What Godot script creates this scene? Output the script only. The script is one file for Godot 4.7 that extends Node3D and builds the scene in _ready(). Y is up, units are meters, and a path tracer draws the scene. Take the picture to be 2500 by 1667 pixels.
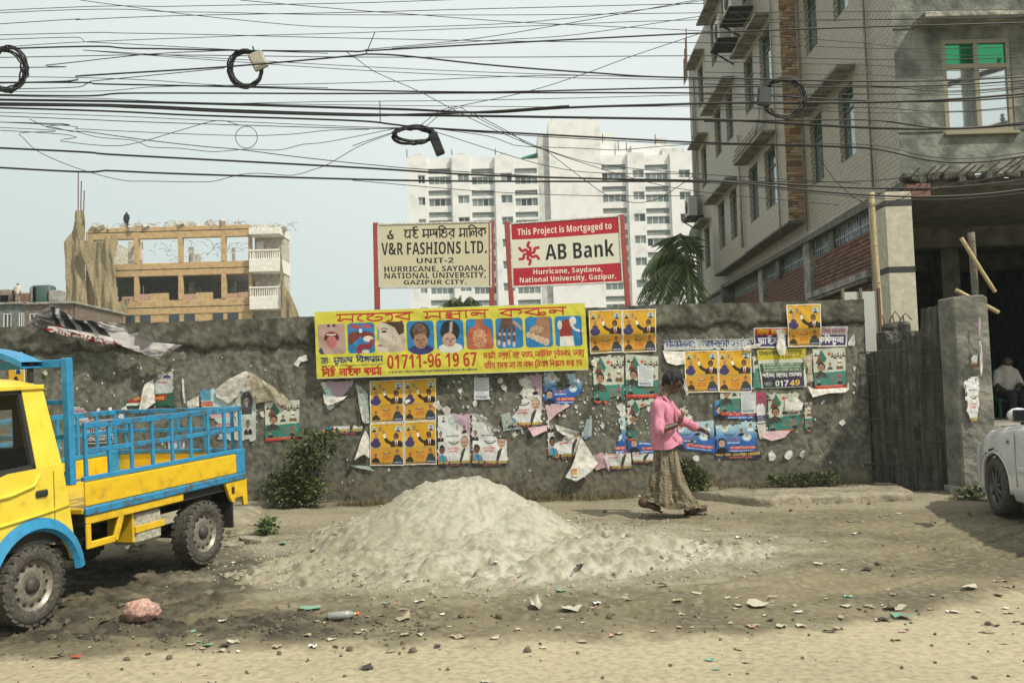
extends Node3D
# ---------------------------------------------------------------- camera numbers (photograph is 2500 x 1667, focal length 2300 of its pixels)
const FOCAL := 2300.0
const EYE := Vector3(0, 1.35, 0)
var view := Basis.from_euler(Vector3(atan(151.5 / 2300.0), 0.0, deg_to_rad(-1.6)))
var rng := RandomNumberGenerator.new()
var taken := {}
var MT := {}

func _ready() -> void:
	rng.seed = 11
	var cam := Camera3D.new()
	cam.name = "camera"
	add_child(cam)
	cam.position = EYE
	cam.basis = view
	cam.fov = rad_to_deg(2.0 * atan(833.5 / FOCAL))
	cam.near = 0.05
	cam.far = 2000.0
	cam.current = true
	var az := deg_to_rad(52.0)          # the sun: from behind the camera towards its right
	var el := deg_to_rad(50.0)
	var towards := Vector3(sin(az) * cos(el), sin(el), cos(az) * cos(el))
	var pano := Image.create_empty(256, 128, false, Image.FORMAT_RGBF)     # a white haze, brighter towards the sun
	for y in 128:
		for x in 256:
			var t := PI * (y + 0.5) / 128.0
			var u := TAU * (x + 0.5) / 256.0
			var c := Vector3(sin(u) * sin(t), cos(t), -cos(u) * sin(t)).dot(towards)
			var k := Color(0.585, 0.685, 0.655).lerp(Color(0.825, 0.885, 0.87), smoothstep(-0.62, -0.12, c)).lerp(Color(1.0, 1.02, 0.96), smoothstep(0.1, 1.0, c))
			pano.set_pixel(x, y, k if t < PI * 0.5 else k.lerp(Color(0.25, 0.23, 0.17), smoothstep(PI * 0.5, PI * 0.55, t)))
	var sky_mat := PanoramaSkyMaterial.new()
	sky_mat.panorama = ImageTexture.create_from_image(pano)
	var env := Environment.new()
	env.background_mode = Environment.BG_SKY
	env.sky = Sky.new()
	env.sky.sky_material = sky_mat
	env.tonemap_mode = Environment.TONE_MAPPER_LINEAR
	env.tonemap_exposure = 1.0
	env.fog_enabled = true
	env.fog_density = 0.0006
	env.fog_light_color = Color(0.84, 0.90, 0.91)
	env.sdfgi_enabled = true
	env.ssao_enabled = true
	env.ssil_enabled = true
	var we := WorldEnvironment.new()
	we.name = "world_environment"
	we.environment = env
	add_child(we)
	var sun := DirectionalLight3D.new()
	sun.name = "sun"
	sun.light_energy = 1.5
	sun.light_color = Color(1.0, 0.965, 0.89)
	sun.light_angular_distance = 1.5
	sun.shadow_enabled = true
	add_child(sun)
	sun.look_at_from_position(towards * 50.0, Vector3.ZERO)
	make_materials()
	build_all()

# ---------------------------------------------------------------- placing
func ray(px: float, py: float) -> Vector3:
	return view * Vector3((px - 1250.0) / FOCAL, -(py - 833.5) / FOCAL, -1.0)

func P(px: float, py: float, depth: float) -> Vector3:      # the point seen at a pixel of the photograph, at a distance along -z
	var r := ray(px, py)
	return EYE + r * (depth / -r.z)

func lerp_table(t: Array, v: float) -> float:
	if v <= t[0][0]:
		return t[0][1]
	for i in t.size() - 1:
		if v <= t[i + 1][0]:
			return lerpf(t[i][1], t[i + 1][1], (v - t[i][0]) / (t[i + 1][0] - t[i][0]))
	return t[-1][1]

# ---------------------------------------------------------------- naming and tagging
func numbered(called: String) -> String:
	var n: int = taken.get(called, 0)
	taken[called] = n + 1
	return called if n == 0 else "%s_%03d" % [called, n]

func tag(o: Node, label: String, category: String, group := "", kind := "") -> Node:
	o.set_meta("label", label)
	o.set_meta("category", category)
	if group != "":
		o.set_meta("group", group)
	if kind != "":
		o.set_meta("kind", kind)
	return o

func thing(called: String, label: String, category: String, at := Vector3.ZERO, group := "") -> Node3D:
	var o := Node3D.new()
	o.name = numbered(called)
	add_child(o)
	o.position = at
	tag(o, label, category, group)
	return o

func put(called: String, mesh: Mesh, m: Material, parent: Node = null, at := Vector3.ZERO) -> MeshInstance3D:
	var o := MeshInstance3D.new()
	o.mesh = mesh
	o.material_override = m
	o.cast_shadow = GeometryInstance3D.SHADOW_CASTING_SETTING_ON
	if parent == null:
		o.name = numbered(called)
		add_child(o)
	else:
		o.name = called
		parent.add_child(o, true)
	o.position = at
	return o

func struct(called: String, mesh: Mesh, m: Material) -> MeshInstance3D:
	var o := put(called, mesh, m)
	o.set_meta("kind", "structure")
	return o

# ---------------------------------------------------------------- mesh building
class MB:
	var v := PackedVector3Array()
	var uv := PackedVector2Array()
	var col := PackedColorArray()
	var has_col := false
	var c := Color.WHITE
	var smooth := false
	var T := Transform3D()
	func tri(a: Vector3, b: Vector3, d: Vector3, ua := Vector2.ZERO, ub := Vector2.ZERO, ud := Vector2.ZERO) -> void:
		v.append(T * a); v.append(T * b); v.append(T * d)
		uv.append(ua); uv.append(ub); uv.append(ud)
		col.append(c); col.append(c); col.append(c)
	func tri_out(a: Vector3, b: Vector3, d: Vector3, inside: Vector3) -> void:
		if (a - d).cross(a - b).dot((a + b + d) / 3.0 - inside) < 0.0:
			tri(a, d, b)
		else:
			tri(a, b, d)
	func quad(a: Vector3, b: Vector3, d: Vector3, e: Vector3) -> void:
		tri(a, b, d, Vector2(0, 0), Vector2(1, 0), Vector2(1, 1))
		tri(a, d, e, Vector2(0, 0), Vector2(1, 1), Vector2(0, 1))
	func quad_out(a: Vector3, b: Vector3, d: Vector3, e: Vector3, inside: Vector3) -> void:
		tri_out(a, b, d, inside)
		tri_out(a, d, e, inside)
	func box(at: Vector3, s: Vector3, bev := 0.0, turn := Basis()) -> void:
		var keep := T
		T = T * Transform3D(turn, at)
		var h := s * 0.5
		if bev <= 0.0:
			var p := []
			for i in 8:
				p.append(Vector3(h.x if i & 1 else -h.x, h.y if i & 2 else -h.y, h.z if i & 4 else -h.z))
			for f in [[0, 1, 3, 2], [4, 5, 7, 6], [0, 1, 5, 4], [2, 3, 7, 6], [0, 2, 6, 4], [1, 3, 7, 5]]:
				quad_out(p[f[0]], p[f[1]], p[f[2]], p[f[3]], Vector3.ZERO)
		else:
			var b: float = min(bev, min(h.x, min(h.y, h.z)) * 0.9)
			var q := []
			for i in 8:
				var sg := Vector3(1 if i & 1 else -1, 1 if i & 2 else -1, 1 if i & 4 else -1)
				q.append([Vector3(h.x, h.y - b, h.z - b) * sg, Vector3(h.x - b, h.y, h.z - b) * sg, Vector3(h.x - b, h.y - b, h.z) * sg])
				tri_out(q[i][0], q[i][1], q[i][2], Vector3.ZERO)
			for f in [[0, 1, 3, 2, 2], [4, 5, 7, 6, 2], [0, 1, 5, 4, 1], [2, 3, 7, 6, 1], [0, 2, 6, 4, 0], [1, 3, 7, 5, 0]]:
				quad_out(q[f[0]][f[4]], q[f[1]][f[4]], q[f[2]][f[4]], q[f[3]][f[4]], Vector3.ZERO)
			for e in [[0, 1, 1, 2], [2, 3, 1, 2], [4, 5, 1, 2], [6, 7, 1, 2], [0, 2, 0, 2], [1, 3, 0, 2], [4, 6, 0, 2], [5, 7, 0, 2], [0, 4, 0, 1], [1, 5, 0, 1], [2, 6, 0, 1], [3, 7, 0, 1]]:
				quad_out(q[e[0]][e[2]], q[e[1]][e[2]], q[e[1]][e[3]], q[e[0]][e[3]], Vector3.ZERO)
		T = keep
	func bar(a: Vector3, b: Vector3, w: float, d: float, bev := 0.0, up := Vector3.UP) -> void:
		var y := (b - a).normalized()
		var x := up.cross(y)
		if x.length() < 0.01:
			x = Vector3.RIGHT if absf(y.x) < 0.9 else Vector3.BACK
			x = (x - y * x.dot(y))
		x = x.normalized()
		box((a + b) * 0.5, Vector3(w, a.distance_to(b), d), bev, Basis(x, y, x.cross(y)))
	func tube(pts: Array, r, sides := 6, caps := true, close := false) -> void:
		var rings := []
		var n := pts.size()
		var prev := Vector3.ZERO
		for i in n:
			var t: Vector3
			if close:
				t = (pts[(i + 1) % n] - pts[(i - 1 + n) % n]).normalized()
			else:
				t = (pts[min(i + 1, n - 1)] - pts[max(i - 1, 0)]).normalized()
			var x := prev - t * prev.dot(t)
			if x.length() < 0.05:
				x = Vector3.UP.cross(t)
				if x.length() < 0.05:
					x = Vector3.RIGHT.cross(t)
			x = x.normalized()
			prev = x
			var y := t.cross(x)
			var rr: float = r[i] if r is Array else r
			var ring := []
			for k in sides:
				var a := TAU * k / sides
				ring.append(pts[i] + (x * cos(a) + y * sin(a)) * rr)
			rings.append(ring)
		for i in (n if close else n - 1):
			var j := (i + 1) % n
			var mid: Vector3 = (pts[i] + pts[j]) * 0.5
			for k in sides:
				var l := (k + 1) % sides
				quad_out(rings[i][k], rings[i][l], rings[j][l], rings[j][k], mid)
		if caps and not close:
			for k in range(1, sides - 1):
				tri_out(rings[0][0], rings[0][k], rings[0][k + 1], pts[1])
				tri_out(rings[n - 1][0], rings[n - 1][k], rings[n - 1][k + 1], pts[n - 2])
	func lathe(profile: Array, axis_at: Vector3, axis: Vector3, sides := 24, from := 0.0, to := TAU) -> void:
		# profile entries are Vector2(distance along the axis, radius)
		var z := axis.normalized()
		var x := Vector3.UP.cross(z)
		if x.length() < 0.05:
			x = Vector3.RIGHT
		x = x.normalized()
		var y := z.cross(x)
		for i in profile.size() - 1:
			var p: Vector2 = profile[i]
			var q: Vector2 = profile[i + 1]
			for k in sides:
				var a := lerpf(from, to, float(k) / sides)
				var b := lerpf(from, to, float(k + 1) / sides)
				var da := x * cos(a) + y * sin(a)
				var db := x * cos(b) + y * sin(b)
				var nrm := (da + db) * (q.x - p.x) - z * 2.0 * (q.y - p.y)
				var A := axis_at + z * p.x + da * p.y
				var B := axis_at + z * p.x + db * p.y
				var C := axis_at + z * q.x + db * q.y
				var D := axis_at + z * q.x + da * q.y
				if p.y > 1e-5:
					face(A, B, C, nrm)
				if q.y > 1e-5:
					face(A, C, D, nrm)
	func face(a: Vector3, b: Vector3, d: Vector3, nrm: Vector3) -> void:
		if (a - d).cross(a - b).dot(nrm) < 0.0:
			tri(a, d, b)
		else:
			tri(a, b, d)
	func prism(poly: PackedVector2Array, x: Vector3, y: Vector3, at: Vector3, depth: Vector3) -> void:
		# a flat outline, given thickness
		var idx := Geometry2D.triangulate_polygon(poly)
		var mid := at + depth * 0.5
		for i in range(0, idx.size(), 3):
			var a := at + x * poly[idx[i]].x + y * poly[idx[i]].y
			var b := at + x * poly[idx[i + 1]].x + y * poly[idx[i + 1]].y
			var d := at + x * poly[idx[i + 2]].x + y * poly[idx[i + 2]].y
			face(a, b, d, -depth)
			face(a + depth, b + depth, d + depth, depth)
		var cw := Geometry2D.is_polygon_clockwise(poly)
		var up := x.cross(y)
		for i in poly.size():
			var p := poly[i]
			var q := poly[(i + 1) % poly.size()]
			var a := at + x * p.x + y * p.y
			var b := at + x * q.x + y * q.y
			var out := (b - a).cross(up) * (-1.0 if cw else 1.0)
			face(a, b, b + depth, out)
			face(a, b + depth, a + depth, out)
	func blob(at: Vector3, r: Vector3, rough: float, seed_: int, rings := 5, sides := 8) -> void:
		var n := FastNoiseLite.new()
		n.seed = seed_
		n.frequency = 0.9
		var p := func(i: int, k: int) -> Vector3:
			var t := PI * i / rings
			var a := TAU * (k % sides) / sides
			var d := Vector3(sin(t) * cos(a), cos(t), sin(t) * sin(a))
			return at + d * r * (1.0 + rough * n.get_noise_3d(d.x * 2.0, d.y * 2.0, d.z * 2.0))
		for i in rings:
			for k in sides:
				if i > 0:
					tri_out(p.call(i, k), p.call(i, k + 1), p.call(i + 1, k + 1), at)
				if i < rings - 1:
					tri_out(p.call(i, k), p.call(i + 1, k + 1), p.call(i + 1, k), at)
	func mesh() -> ArrayMesh:
		var st := SurfaceTool.new()
		st.begin(Mesh.PRIMITIVE_TRIANGLES)
		st.set_smooth_group(0 if smooth else -1)
		for i in v.size():
			if has_col:
				st.set_color(col[i])
			st.set_uv(uv[i])
			st.add_vertex(v[i])
		st.generate_normals()
		return st.commit()

func mb(smooth := false) -> MB:
	var m := MB.new()
	m.smooth = smooth
	return m

# a smooth grid of points: rows x columns, with texture coordinates and, if wanted, vertex colours
func grid_mesh(pts: PackedVector3Array, cols: int, uvs := PackedVector2Array(), colors := PackedColorArray(), keep := PackedByteArray()) -> ArrayMesh:
	var rows := pts.size() / cols
	var nrm := PackedVector3Array()
	nrm.resize(pts.size())
	var idx := PackedInt32Array()
	for r in rows:
		for k in cols:
			var i := r * cols + k
			var dx := pts[i + (1 if k < cols - 1 else 0)] - pts[i - (1 if k > 0 else 0)]
			var dy := pts[i + (cols if r < rows - 1 else 0)] - pts[i - (cols if r > 0 else 0)]
			nrm[i] = dy.cross(dx).normalized()
			if r < rows - 1 and k < cols - 1 and (keep.is_empty() or (keep[i] and keep[i + 1] and keep[i + cols] and keep[i + cols + 1])):
				idx.append(i); idx.append(i + 1); idx.append(i + cols + 1)
				idx.append(i); idx.append(i + cols + 1); idx.append(i + cols)
	var a := []
	a.resize(Mesh.ARRAY_MAX)
	a[Mesh.ARRAY_VERTEX] = pts
	a[Mesh.ARRAY_NORMAL] = nrm
	if not uvs.is_empty():
		a[Mesh.ARRAY_TEX_UV] = uvs
	if not colors.is_empty():
		a[Mesh.ARRAY_COLOR] = colors
	a[Mesh.ARRAY_INDEX] = idx
	var m := ArrayMesh.new()
	m.add_surface_from_arrays(Mesh.PRIMITIVE_TRIANGLES, a)
	return m

# ---------------------------------------------------------------- materials
func noise(freq: float, seed_: int, oct := 4, type := FastNoiseLite.TYPE_SIMPLEX_SMOOTH) -> FastNoiseLite:
	var n := FastNoiseLite.new()
	n.noise_type = type
	n.frequency = freq
	n.seed = seed_
	n.fractal_type = FastNoiseLite.FRACTAL_FBM
	n.fractal_octaves = oct
	return n

func noise_tex(stops: Array, freq: float, seed_: int, size := 256, oct := 5) -> NoiseTexture2D:
	var t := NoiseTexture2D.new()
	t.width = size
	t.height = size
	t.seamless = true
	t.noise = noise(freq, seed_, oct)
	var g := Gradient.new()
	var offs := PackedFloat32Array()
	var cs := PackedColorArray()
	for s in stops:
		offs.append(s[0]); cs.append(s[1])
	g.offsets = offs
	g.colors = cs
	t.color_ramp = g
	return t

func normal_tex(freq: float, seed_: int, strength: float, size := 256) -> NoiseTexture2D:
	var t := NoiseTexture2D.new()
	t.width = size
	t.height = size
	t.seamless = true
	t.as_normal_map = true
	t.bump_strength = strength
	t.noise = noise(freq, seed_, 5)
	return t

func L(r: float, g: float, b: float) -> Color:        # linear reflectance to the sRGB that albedo_color wants
	return Color(r, g, b).linear_to_srgb()

func plain(c: Color, rough := 0.8, metal := 0.0) -> StandardMaterial3D:
	var m := StandardMaterial3D.new()
	m.albedo_color = c
	m.roughness = rough
	m.metallic = metal
	return m

# a surface with uneven colour: a noise of the given stops laid over the world
func mottled(stops: Array, per_metre: float, rough := 0.85, freq := 0.02, seed_ := 1, bump := 0.0, size := 256) -> StandardMaterial3D:
	var m := StandardMaterial3D.new()
	m.albedo_texture = noise_tex(stops, freq, seed_, size)
	m.uv1_triplanar = true
	m.uv1_world_triplanar = true
	m.uv1_scale = Vector3.ONE * per_metre
	m.roughness = rough
	if bump > 0.0:
		m.normal_enabled = true
		m.normal_texture = normal_tex(freq * 3.0, seed_ + 5, bump, size)
	return m

func shades(c: Color, amount: float, tint := Color(1, 1, 1)) -> Array:
	return [[0.0, (c * (1.0 - amount)).lerp(c * tint, 0.3)], [0.35, c * (1.0 - amount * 0.3)], [0.6, c], [1.0, Color(minf(1, c.r * (1.0 + amount)), minf(1, c.g * (1.0 + amount)), minf(1, c.b * (1.0 + amount)))]]

# ================================================================ materials used in several places
func make_materials() -> void:
	MT.dirt = StandardMaterial3D.new()
	MT.dirt.vertex_color_use_as_albedo = true
	MT.dirt.albedo_texture = noise_tex([[0.0, Color(0.80, 0.79, 0.77)], [0.4, Color(0.92, 0.915, 0.905)], [0.6, Color(0.97, 0.97, 0.96)], [1.0, Color(1, 1, 1)]], 0.06, 4, 1024, 6)
	MT.dirt.uv1_triplanar = true
	MT.dirt.uv1_world_triplanar = true
	MT.dirt.uv1_scale = Vector3.ONE * 0.23
	MT.dirt.roughness = 0.95
	MT.dirt.normal_enabled = true
	MT.dirt.normal_texture = normal_tex(0.11, 9, 3.0, 1024)
	MT.dirt.normal_scale = 0.22
	MT.concrete = mottled([[0.0, L(.10, .10, .085)], [0.4, L(.19, .19, .165)], [0.65, L(.26, .255, .22)], [1.0, L(.34, .33, .29)]], 0.35, 0.92, 0.02, 21, 3.0)
	MT.concrete_pillar = mottled([[0.0, L(.08, .08, .066)], [0.4, L(.15, .15, .125)], [0.7, L(.20, .197, .165)], [1.0, L(.27, .265, .225)]], 0.5, 0.92, 0.02, 29, 3.0)
	MT.concrete_shaded = mottled([[0.0, L(.06, .06, .052)], [0.5, L(.105, .103, .09)], [1.0, L(.16, .157, .138)]], 0.5, 0.95, 0.02, 30)  # concrete darkened, the shade inside the open ground floor put into its colour
	MT.concrete_light = mottled([[0.0, L(.22, .215, .18)], [0.5, L(.36, .35, .30)], [1.0, L(.46, .45, .39)]], 0.5, 0.9, 0.03, 22, 2.0)
	MT.concrete_dark = mottled([[0.0, L(.025, .026, .022)], [0.4, L(.055, .056, .048)], [0.7, L(.09, .09, .078)], [1.0, L(.15, .148, .13)]], 0.6, 0.95, 0.025, 23, 3.0)
	MT.steel_dark = mottled(shades(L(.05, .045, .04), 0.4), 2.0, 0.6, 0.05, 24)
	MT.rust = mottled([[0.0, L(.05, .03, .02)], [0.5, L(.12, .06, .035)], [1.0, L(.2, .11, .06)]], 2.0, 0.85, 0.05, 25)
	MT.black = plain(L(.018, .018, .018), 0.6)
	MT.cable = plain(L(.012, .0125, .013), 0.55)
	MT.rubber = mottled([[0.0, L(.022, .021, .019)], [0.45, L(.05, .047, .04)], [1.0, L(.17, .155, .12)]], 3.0, 0.9, 0.04, 26)
	MT.bamboo = mottled([[0.0, L(.22, .16, .08)], [0.5, L(.38, .30, .16)], [1.0, L(.50, .42, .25)]], 3.0, 0.6, 0.03, 27)
	MT.bamboo_old = mottled([[0.0, L(.07, .06, .045)], [0.5, L(.14, .125, .095)], [1.0, L(.22, .20, .15)]], 3.0, 0.8, 0.03, 28)
	MT.glass = plain(Color(0.08, 0.11, 0.11), 0.06, 0.0)
	MT.glass.metallic_specular = 0.9
	MT.leaf = StandardMaterial3D.new()
	MT.leaf.vertex_color_use_as_albedo = true
	MT.leaf.roughness = 0.55
	MT.leaf.backlight_enabled = true
	MT.leaf.backlight = L(.05, .08, .02)
	MT.vcol = StandardMaterial3D.new()
	MT.vcol.vertex_color_use_as_albedo = true
	MT.vcol.roughness = 0.9
	MT.paper = StandardMaterial3D.new()
	MT.paper.albedo_texture = noise_tex([[0.0, L(.30, .28, .23)], [0.35, L(.48, .46, .41)], [0.6, L(.60, .585, .54)], [1.0, L(.68, .67, .64)]], 0.03, 31)
	MT.paper.roughness = 0.8
	MT.paper.uv1_triplanar = true
	MT.paper.uv1_world_triplanar = true
	MT.paper.uv1_scale = Vector3.ONE * 1.5

# ================================================================ ground
var gn_a := FastNoiseLite.new()
var gn_b := FastNoiseLite.new()
var gn_c := FastNoiseLite.new()
var gn_d := FastNoiseLite.new()
const SLOPE := [[5.0, -0.165], [6.2, -0.15], [6.75, -0.135], [8.7, -0.055], [10.4, 0.06], [11.2, 0.085], [12.4, 0.10], [30.0, 0.12]]

func road_edge(x: float) -> float:
	return lerp_table([[-8.0, 6.05], [-1.0, 6.12], [1.2, 6.15], [1.9, 6.3], [2.8, 6.6], [3.6, 7.05], [5.5, 8.4], [9.0, 10.5]], x)

func mud_at(x: float, z: float) -> float:
	var d := -z
	var band := smoothstep(0.5, 0.16, absf(d - 6.66 - 0.1 * gn_a.get_noise_2d(x * 0.5, 3.0)) + 0.16 * gn_b.get_noise_2d(x, z)) * smoothstep(-0.9, -1.5, x + 0.3 * gn_a.get_noise_2d(x, z))
	var under := smoothstep(0.0, 0.3, -x - 2.15 - (d - 6.8) * -0.12) * smoothstep(9.4, 8.8, d) * smoothstep(6.4, 6.7, d) * 0.8
	return clampf(maxf(band, under), 0.0, 1.0)

func ground_y(x: float, z: float) -> float:
	var d := -z
	var y := lerp_table(SLOPE, d)
	if absf(x) > 9.0 or d < 3.0 or d > 13.0:
		return y
	var road := smoothstep(0.12, -0.12, d - road_edge(x))
	y -= 0.025 * road
	y += gn_a.get_noise_2d(x, z) * 0.030 * (1.0 - 0.8 * road)
	y += gn_b.get_noise_2d(x, z) * 0.012 * (1.0 - 0.75 * road)
	y += gn_c.get_noise_2d(x, z) * 0.007 * (1.0 - 0.8 * road)
	for k in 5:                          # ruts left by tyres, bending with the road
		var rut: float = d - road_edge(x) - [0.5, 0.66, 1.25, 1.4, 2.1][k] - 0.12 * sin(x * 0.5 + k * 1.7)
		if absf(rut) < 0.12:
			y -= 0.018 * smoothstep(0.055, 0.02, absf(rut)) - 0.009 * smoothstep(0.04, 0.0, absf(absf(rut) - 0.075)) - 0.004 * sin(x * 60.0) * smoothstep(0.05, 0.02, absf(rut))
	var mud := mud_at(x, z)
	y += mud * (absf(gn_d.get_noise_2d(x, z)) * 0.075 - 0.02)
	return y

func ground_color(x: float, z: float) -> Color:
	var d := -z
	var n := gn_a.get_noise_2d(x * 0.9, z * 1.3)
	var n2 := gn_b.get_noise_2d(x * 0.8, z * 1.3)
	var n3 := gn_c.get_noise_2d(x * 1.1, z * 1.5)
	var c := Color(0.190, 0.164, 0.102).lerp(Color(0.108, 0.093, 0.056), clampf(0.45 + n * 1.1 + n2 * 0.7, 0, 1))
	c = c.lerp(Color(0.25, 0.23, 0.172), clampf(n3 * 1.3 + n2 * 0.5 - 0.05, 0, 0.75))
	var e := d - road_edge(x) + 0.14 * n2 + 0.05 * n3
	var road := smoothstep(0.10, -0.16, e)
	c = c.lerp(Color(0.088, 0.077, 0.053), smoothstep(0.75, 0.15, absf(e - 0.25)) * (0.22 + 0.4 * smoothstep(-0.5, -1.6, x)) * clampf(0.6 + n * 1.4, 0, 1))
	var rc := Color(0.395, 0.352, 0.245).lerp(Color(0.325, 0.288, 0.198), clampf(0.5 + n * 0.8 + n3 * 0.8, 0, 1))
	c = c.lerp(rc, road)
	# sand trodden out around the heap
	var q := Vector2((x + 0.3) / 3.6, (d - 8.9) / 1.9).length()
	c = c.lerp(Color(0.30, 0.28, 0.222), smoothstep(1.0, 0.55, q + 0.3 * n2 + 0.2 * n3) * 0.75 * (1.0 - road))
	# the beaten path by the wall
	c = c.lerp(Color(0.27, 0.243, 0.175), smoothstep(10.2, 10.9, d + 0.4 * n2) * 0.75)
	var mud := mud_at(x, z)
	c = c.lerp(Color(0.034, 0.030, 0.022).lerp(Color(0.075, 0.066, 0.047), clampf(0.5 + gn_d.get_noise_2d(x, z) * 1.5, 0, 1)), clampf(mud * 1.1 * clampf(0.95 + n2 * 1.2, 0.3, 1.0), 0, 1))
	return c

func axis_steps(coarse_lo: Array, lo: float, hi: float, step: float, coarse_hi: Array) -> PackedFloat32Array:
	var a := PackedFloat32Array()
	for f in coarse_lo:
		a.append(f)
	var n := int((hi - lo) / step)
	for i in n + 1:
		a.append(lo + (hi - lo) * i / n)
	for f in coarse_hi:
		a.append(f)
	return a

func build_ground() -> void:
	gn_a = noise(0.55, 3, 3)
	gn_b = noise(2.2, 5, 3)
	gn_c = noise(9.0, 7, 3)
	gn_d = noise(5.0, 8, 3)
	var xs := axis_steps([-900.0, -400.0, -150.0, -60.0, -25.0, -12.0, -8.0], -6.4, 7.4, 0.024, [9.0, 14.0, 30.0, 70.0, 160.0, 400.0, 900.0])
	var zs := axis_steps([-1500.0, -600.0, -250.0, -120.0, -60.0, -30.0, -18.0, -14.0], -12.7, -4.6, 0.024, [-3.5, 0.0, 10.0, 50.0, 200.0, 600.0])
	var cols := xs.size()
	var pts := PackedVector3Array()
	var cs := PackedColorArray()
	for z in zs:
		for x in xs:
			pts.append(Vector3(x, ground_y(x, z), z))
			cs.append(ground_color(x, z))
	struct("ground", grid_mesh(pts, cols, PackedVector2Array(), cs), MT.dirt)
	build_sidewalk()

# the concrete walk in front of the wall: slabs with broken edges, a step above the dirt
func build_sidewalk() -> void:
	MT.walk = mottled([[0.0, L(.15, .135, .094)], [0.4, L(.225, .20, .143)], [0.7, L(.28, .25, .18)], [1.0, L(.32, .29, .215)]], 0.6, 0.95, 0.02, 41, 4.0)
	MT.walk_old = mottled([[0.0, L(.09, .08, .055)], [0.4, L(.22, .20, .145)], [0.7, L(.33, .30, .22)], [1.0, L(.42, .385, .29)]], 1.2, 0.95, 0.03, 42, 5.0)
	var spans := [
		# x range, front edge distance, top height, left and right raggedness
		{"a": -7.5, "b": -2.98, "f": 10.35, "y": 0.165}, {"a": 1.95, "b": 4.86, "f": 11.05, "y": 0.185}]
	for s in spans:
		var nx := int((s.b - s.a) / 0.05)
		var nzr := 14
		var pts := PackedVector3Array()
		var e := noise(1.3, 77, 4)
		for r in nzr + 3:
			for i in nx + 1:
				var x: float = lerpf(s.a, s.b, float(i) / nx)
				var f: float = s.f + 0.10 * e.get_noise_2d(x * 1.5, 0.0) + 0.05 * e.get_noise_2d(x * 6.0, 4.0)
				if s.a > 0.0:                       # its left end sinks under sand, its right end is broken off
					f += 1.15 * smoothstep(2.9, 1.95, x) + 0.9 * smoothstep(4.62, 4.86, x)
				else:
					f += 0.6 * smoothstep(-3.5, -2.98, x + 0.1 * e.get_noise_2d(x * 8.0, 0.0))
				var y: float = s.y + 0.016 * e.get_noise_2d(x * 2.0, r * 0.3) + 0.008 * e.get_noise_2d(x * 9.0, r * 2.0)
				y = lerpf(0.03, y, smoothstep(-2.98, -3.3, x) if s.a < 0.0 else 1.0)
				var z: float
				if r == 0:
					z = -f + 0.02; y = -0.05
				elif r == 1:
					z = -f + 0.012 * e.get_noise_2d(x * 12.0, 9.0); y -= 0.035 + 0.02 * e.get_noise_2d(x * 11.0, 2.0)
				else:
					z = -lerpf(f + 0.03, 12.62, float(r - 2) / nzr)
				pts.append(Vector3(x, y, z))
		var flip := PackedVector3Array()
		for r in range(nzr + 2, -1, -1):
			for i in nx + 1:
				flip.append(pts[r * (nx + 1) + i])
		var o := struct("pavement", grid_mesh(flip, nx + 1), MT.walk)
	# loose broken slabs where the left pavement ends
	var k := 0
	for b in [[560, 1272, 10.25, 0.62, 0.07, 0.42, 8.0, "flat broken concrete slab tilted at the pavement end behind the truck"], [620, 1296, 9.75, 0.40, 0.06, 0.28, -14.0, "small grey concrete slab lying below the broken pavement edge"], [556, 1322, 9.35, 0.34, 0.08, 0.25, 20.0, "rounded pale concrete lump beside the rear truck wheel"], [655, 1262, 10.6, 0.5, 0.05, 0.34, 30.0, "thin pale slab half sunk in dirt near the shrub"]]:
		var p := P(b[0], b[1], b[2])
		var m := mb()
		var poly := PackedVector2Array()
		for i in 9:
			var a := TAU * i / 9.0
			poly.append(Vector2(cos(a) * b[3] * 0.5 * rng.randf_range(0.8, 1.1), sin(a) * b[5] * 0.5 * rng.randf_range(0.8, 1.1)))
		m.prism(poly, Vector3.RIGHT, Vector3.BACK, Vector3.ZERO, Vector3(0, b[4], 0))
		var o := put("broken_slab", m.mesh(), MT.walk_old, null, Vector3(p.x, ground_y(p.x, p.z) - 0.02, p.z))
		o.rotation_degrees = Vector3(rng.randf_range(-6, 6), b[6], rng.randf_range(-6, 6))
		tag(o, b[7], "concrete slab", "broken slabs at the pavement end")
		k += 1

# ---------------------------------------------------------------- the heap of sand
const MOUNDS := [
	# x, distance, radius x, radius z, height, sharpness
	[-0.48, 9.75, 1.55, 1.30, 0.54, 1.0], [-0.30, 9.55, 0.7, 0.8, 0.09, 2.0], [-1.2, 9.45, 1.0, 0.9, 0.11, 2.0], [0.35, 9.0, 1.1, 0.9, 0.11, 2.0], [-0.95, 9.8, 0.5, 0.5, 0.06, 2.0],
	[-1.5, 8.35, 1.1, 0.75, 0.12, 2.0], [-0.5, 8.15, 1.3, 0.75, 0.15, 2.0], [0.6, 8.25, 1.1, 0.65, 0.15, 2.0], [1.35, 8.6, 0.9, 0.55, 0.15, 2.0], [2.05, 8.7, 0.75, 0.42, 0.10, 2.0], [1.2, 9.35, 0.8, 0.5, 0.08, 2.0], [-2.15, 8.3, 0.6, 0.5, 0.07, 2.0]]

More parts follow.
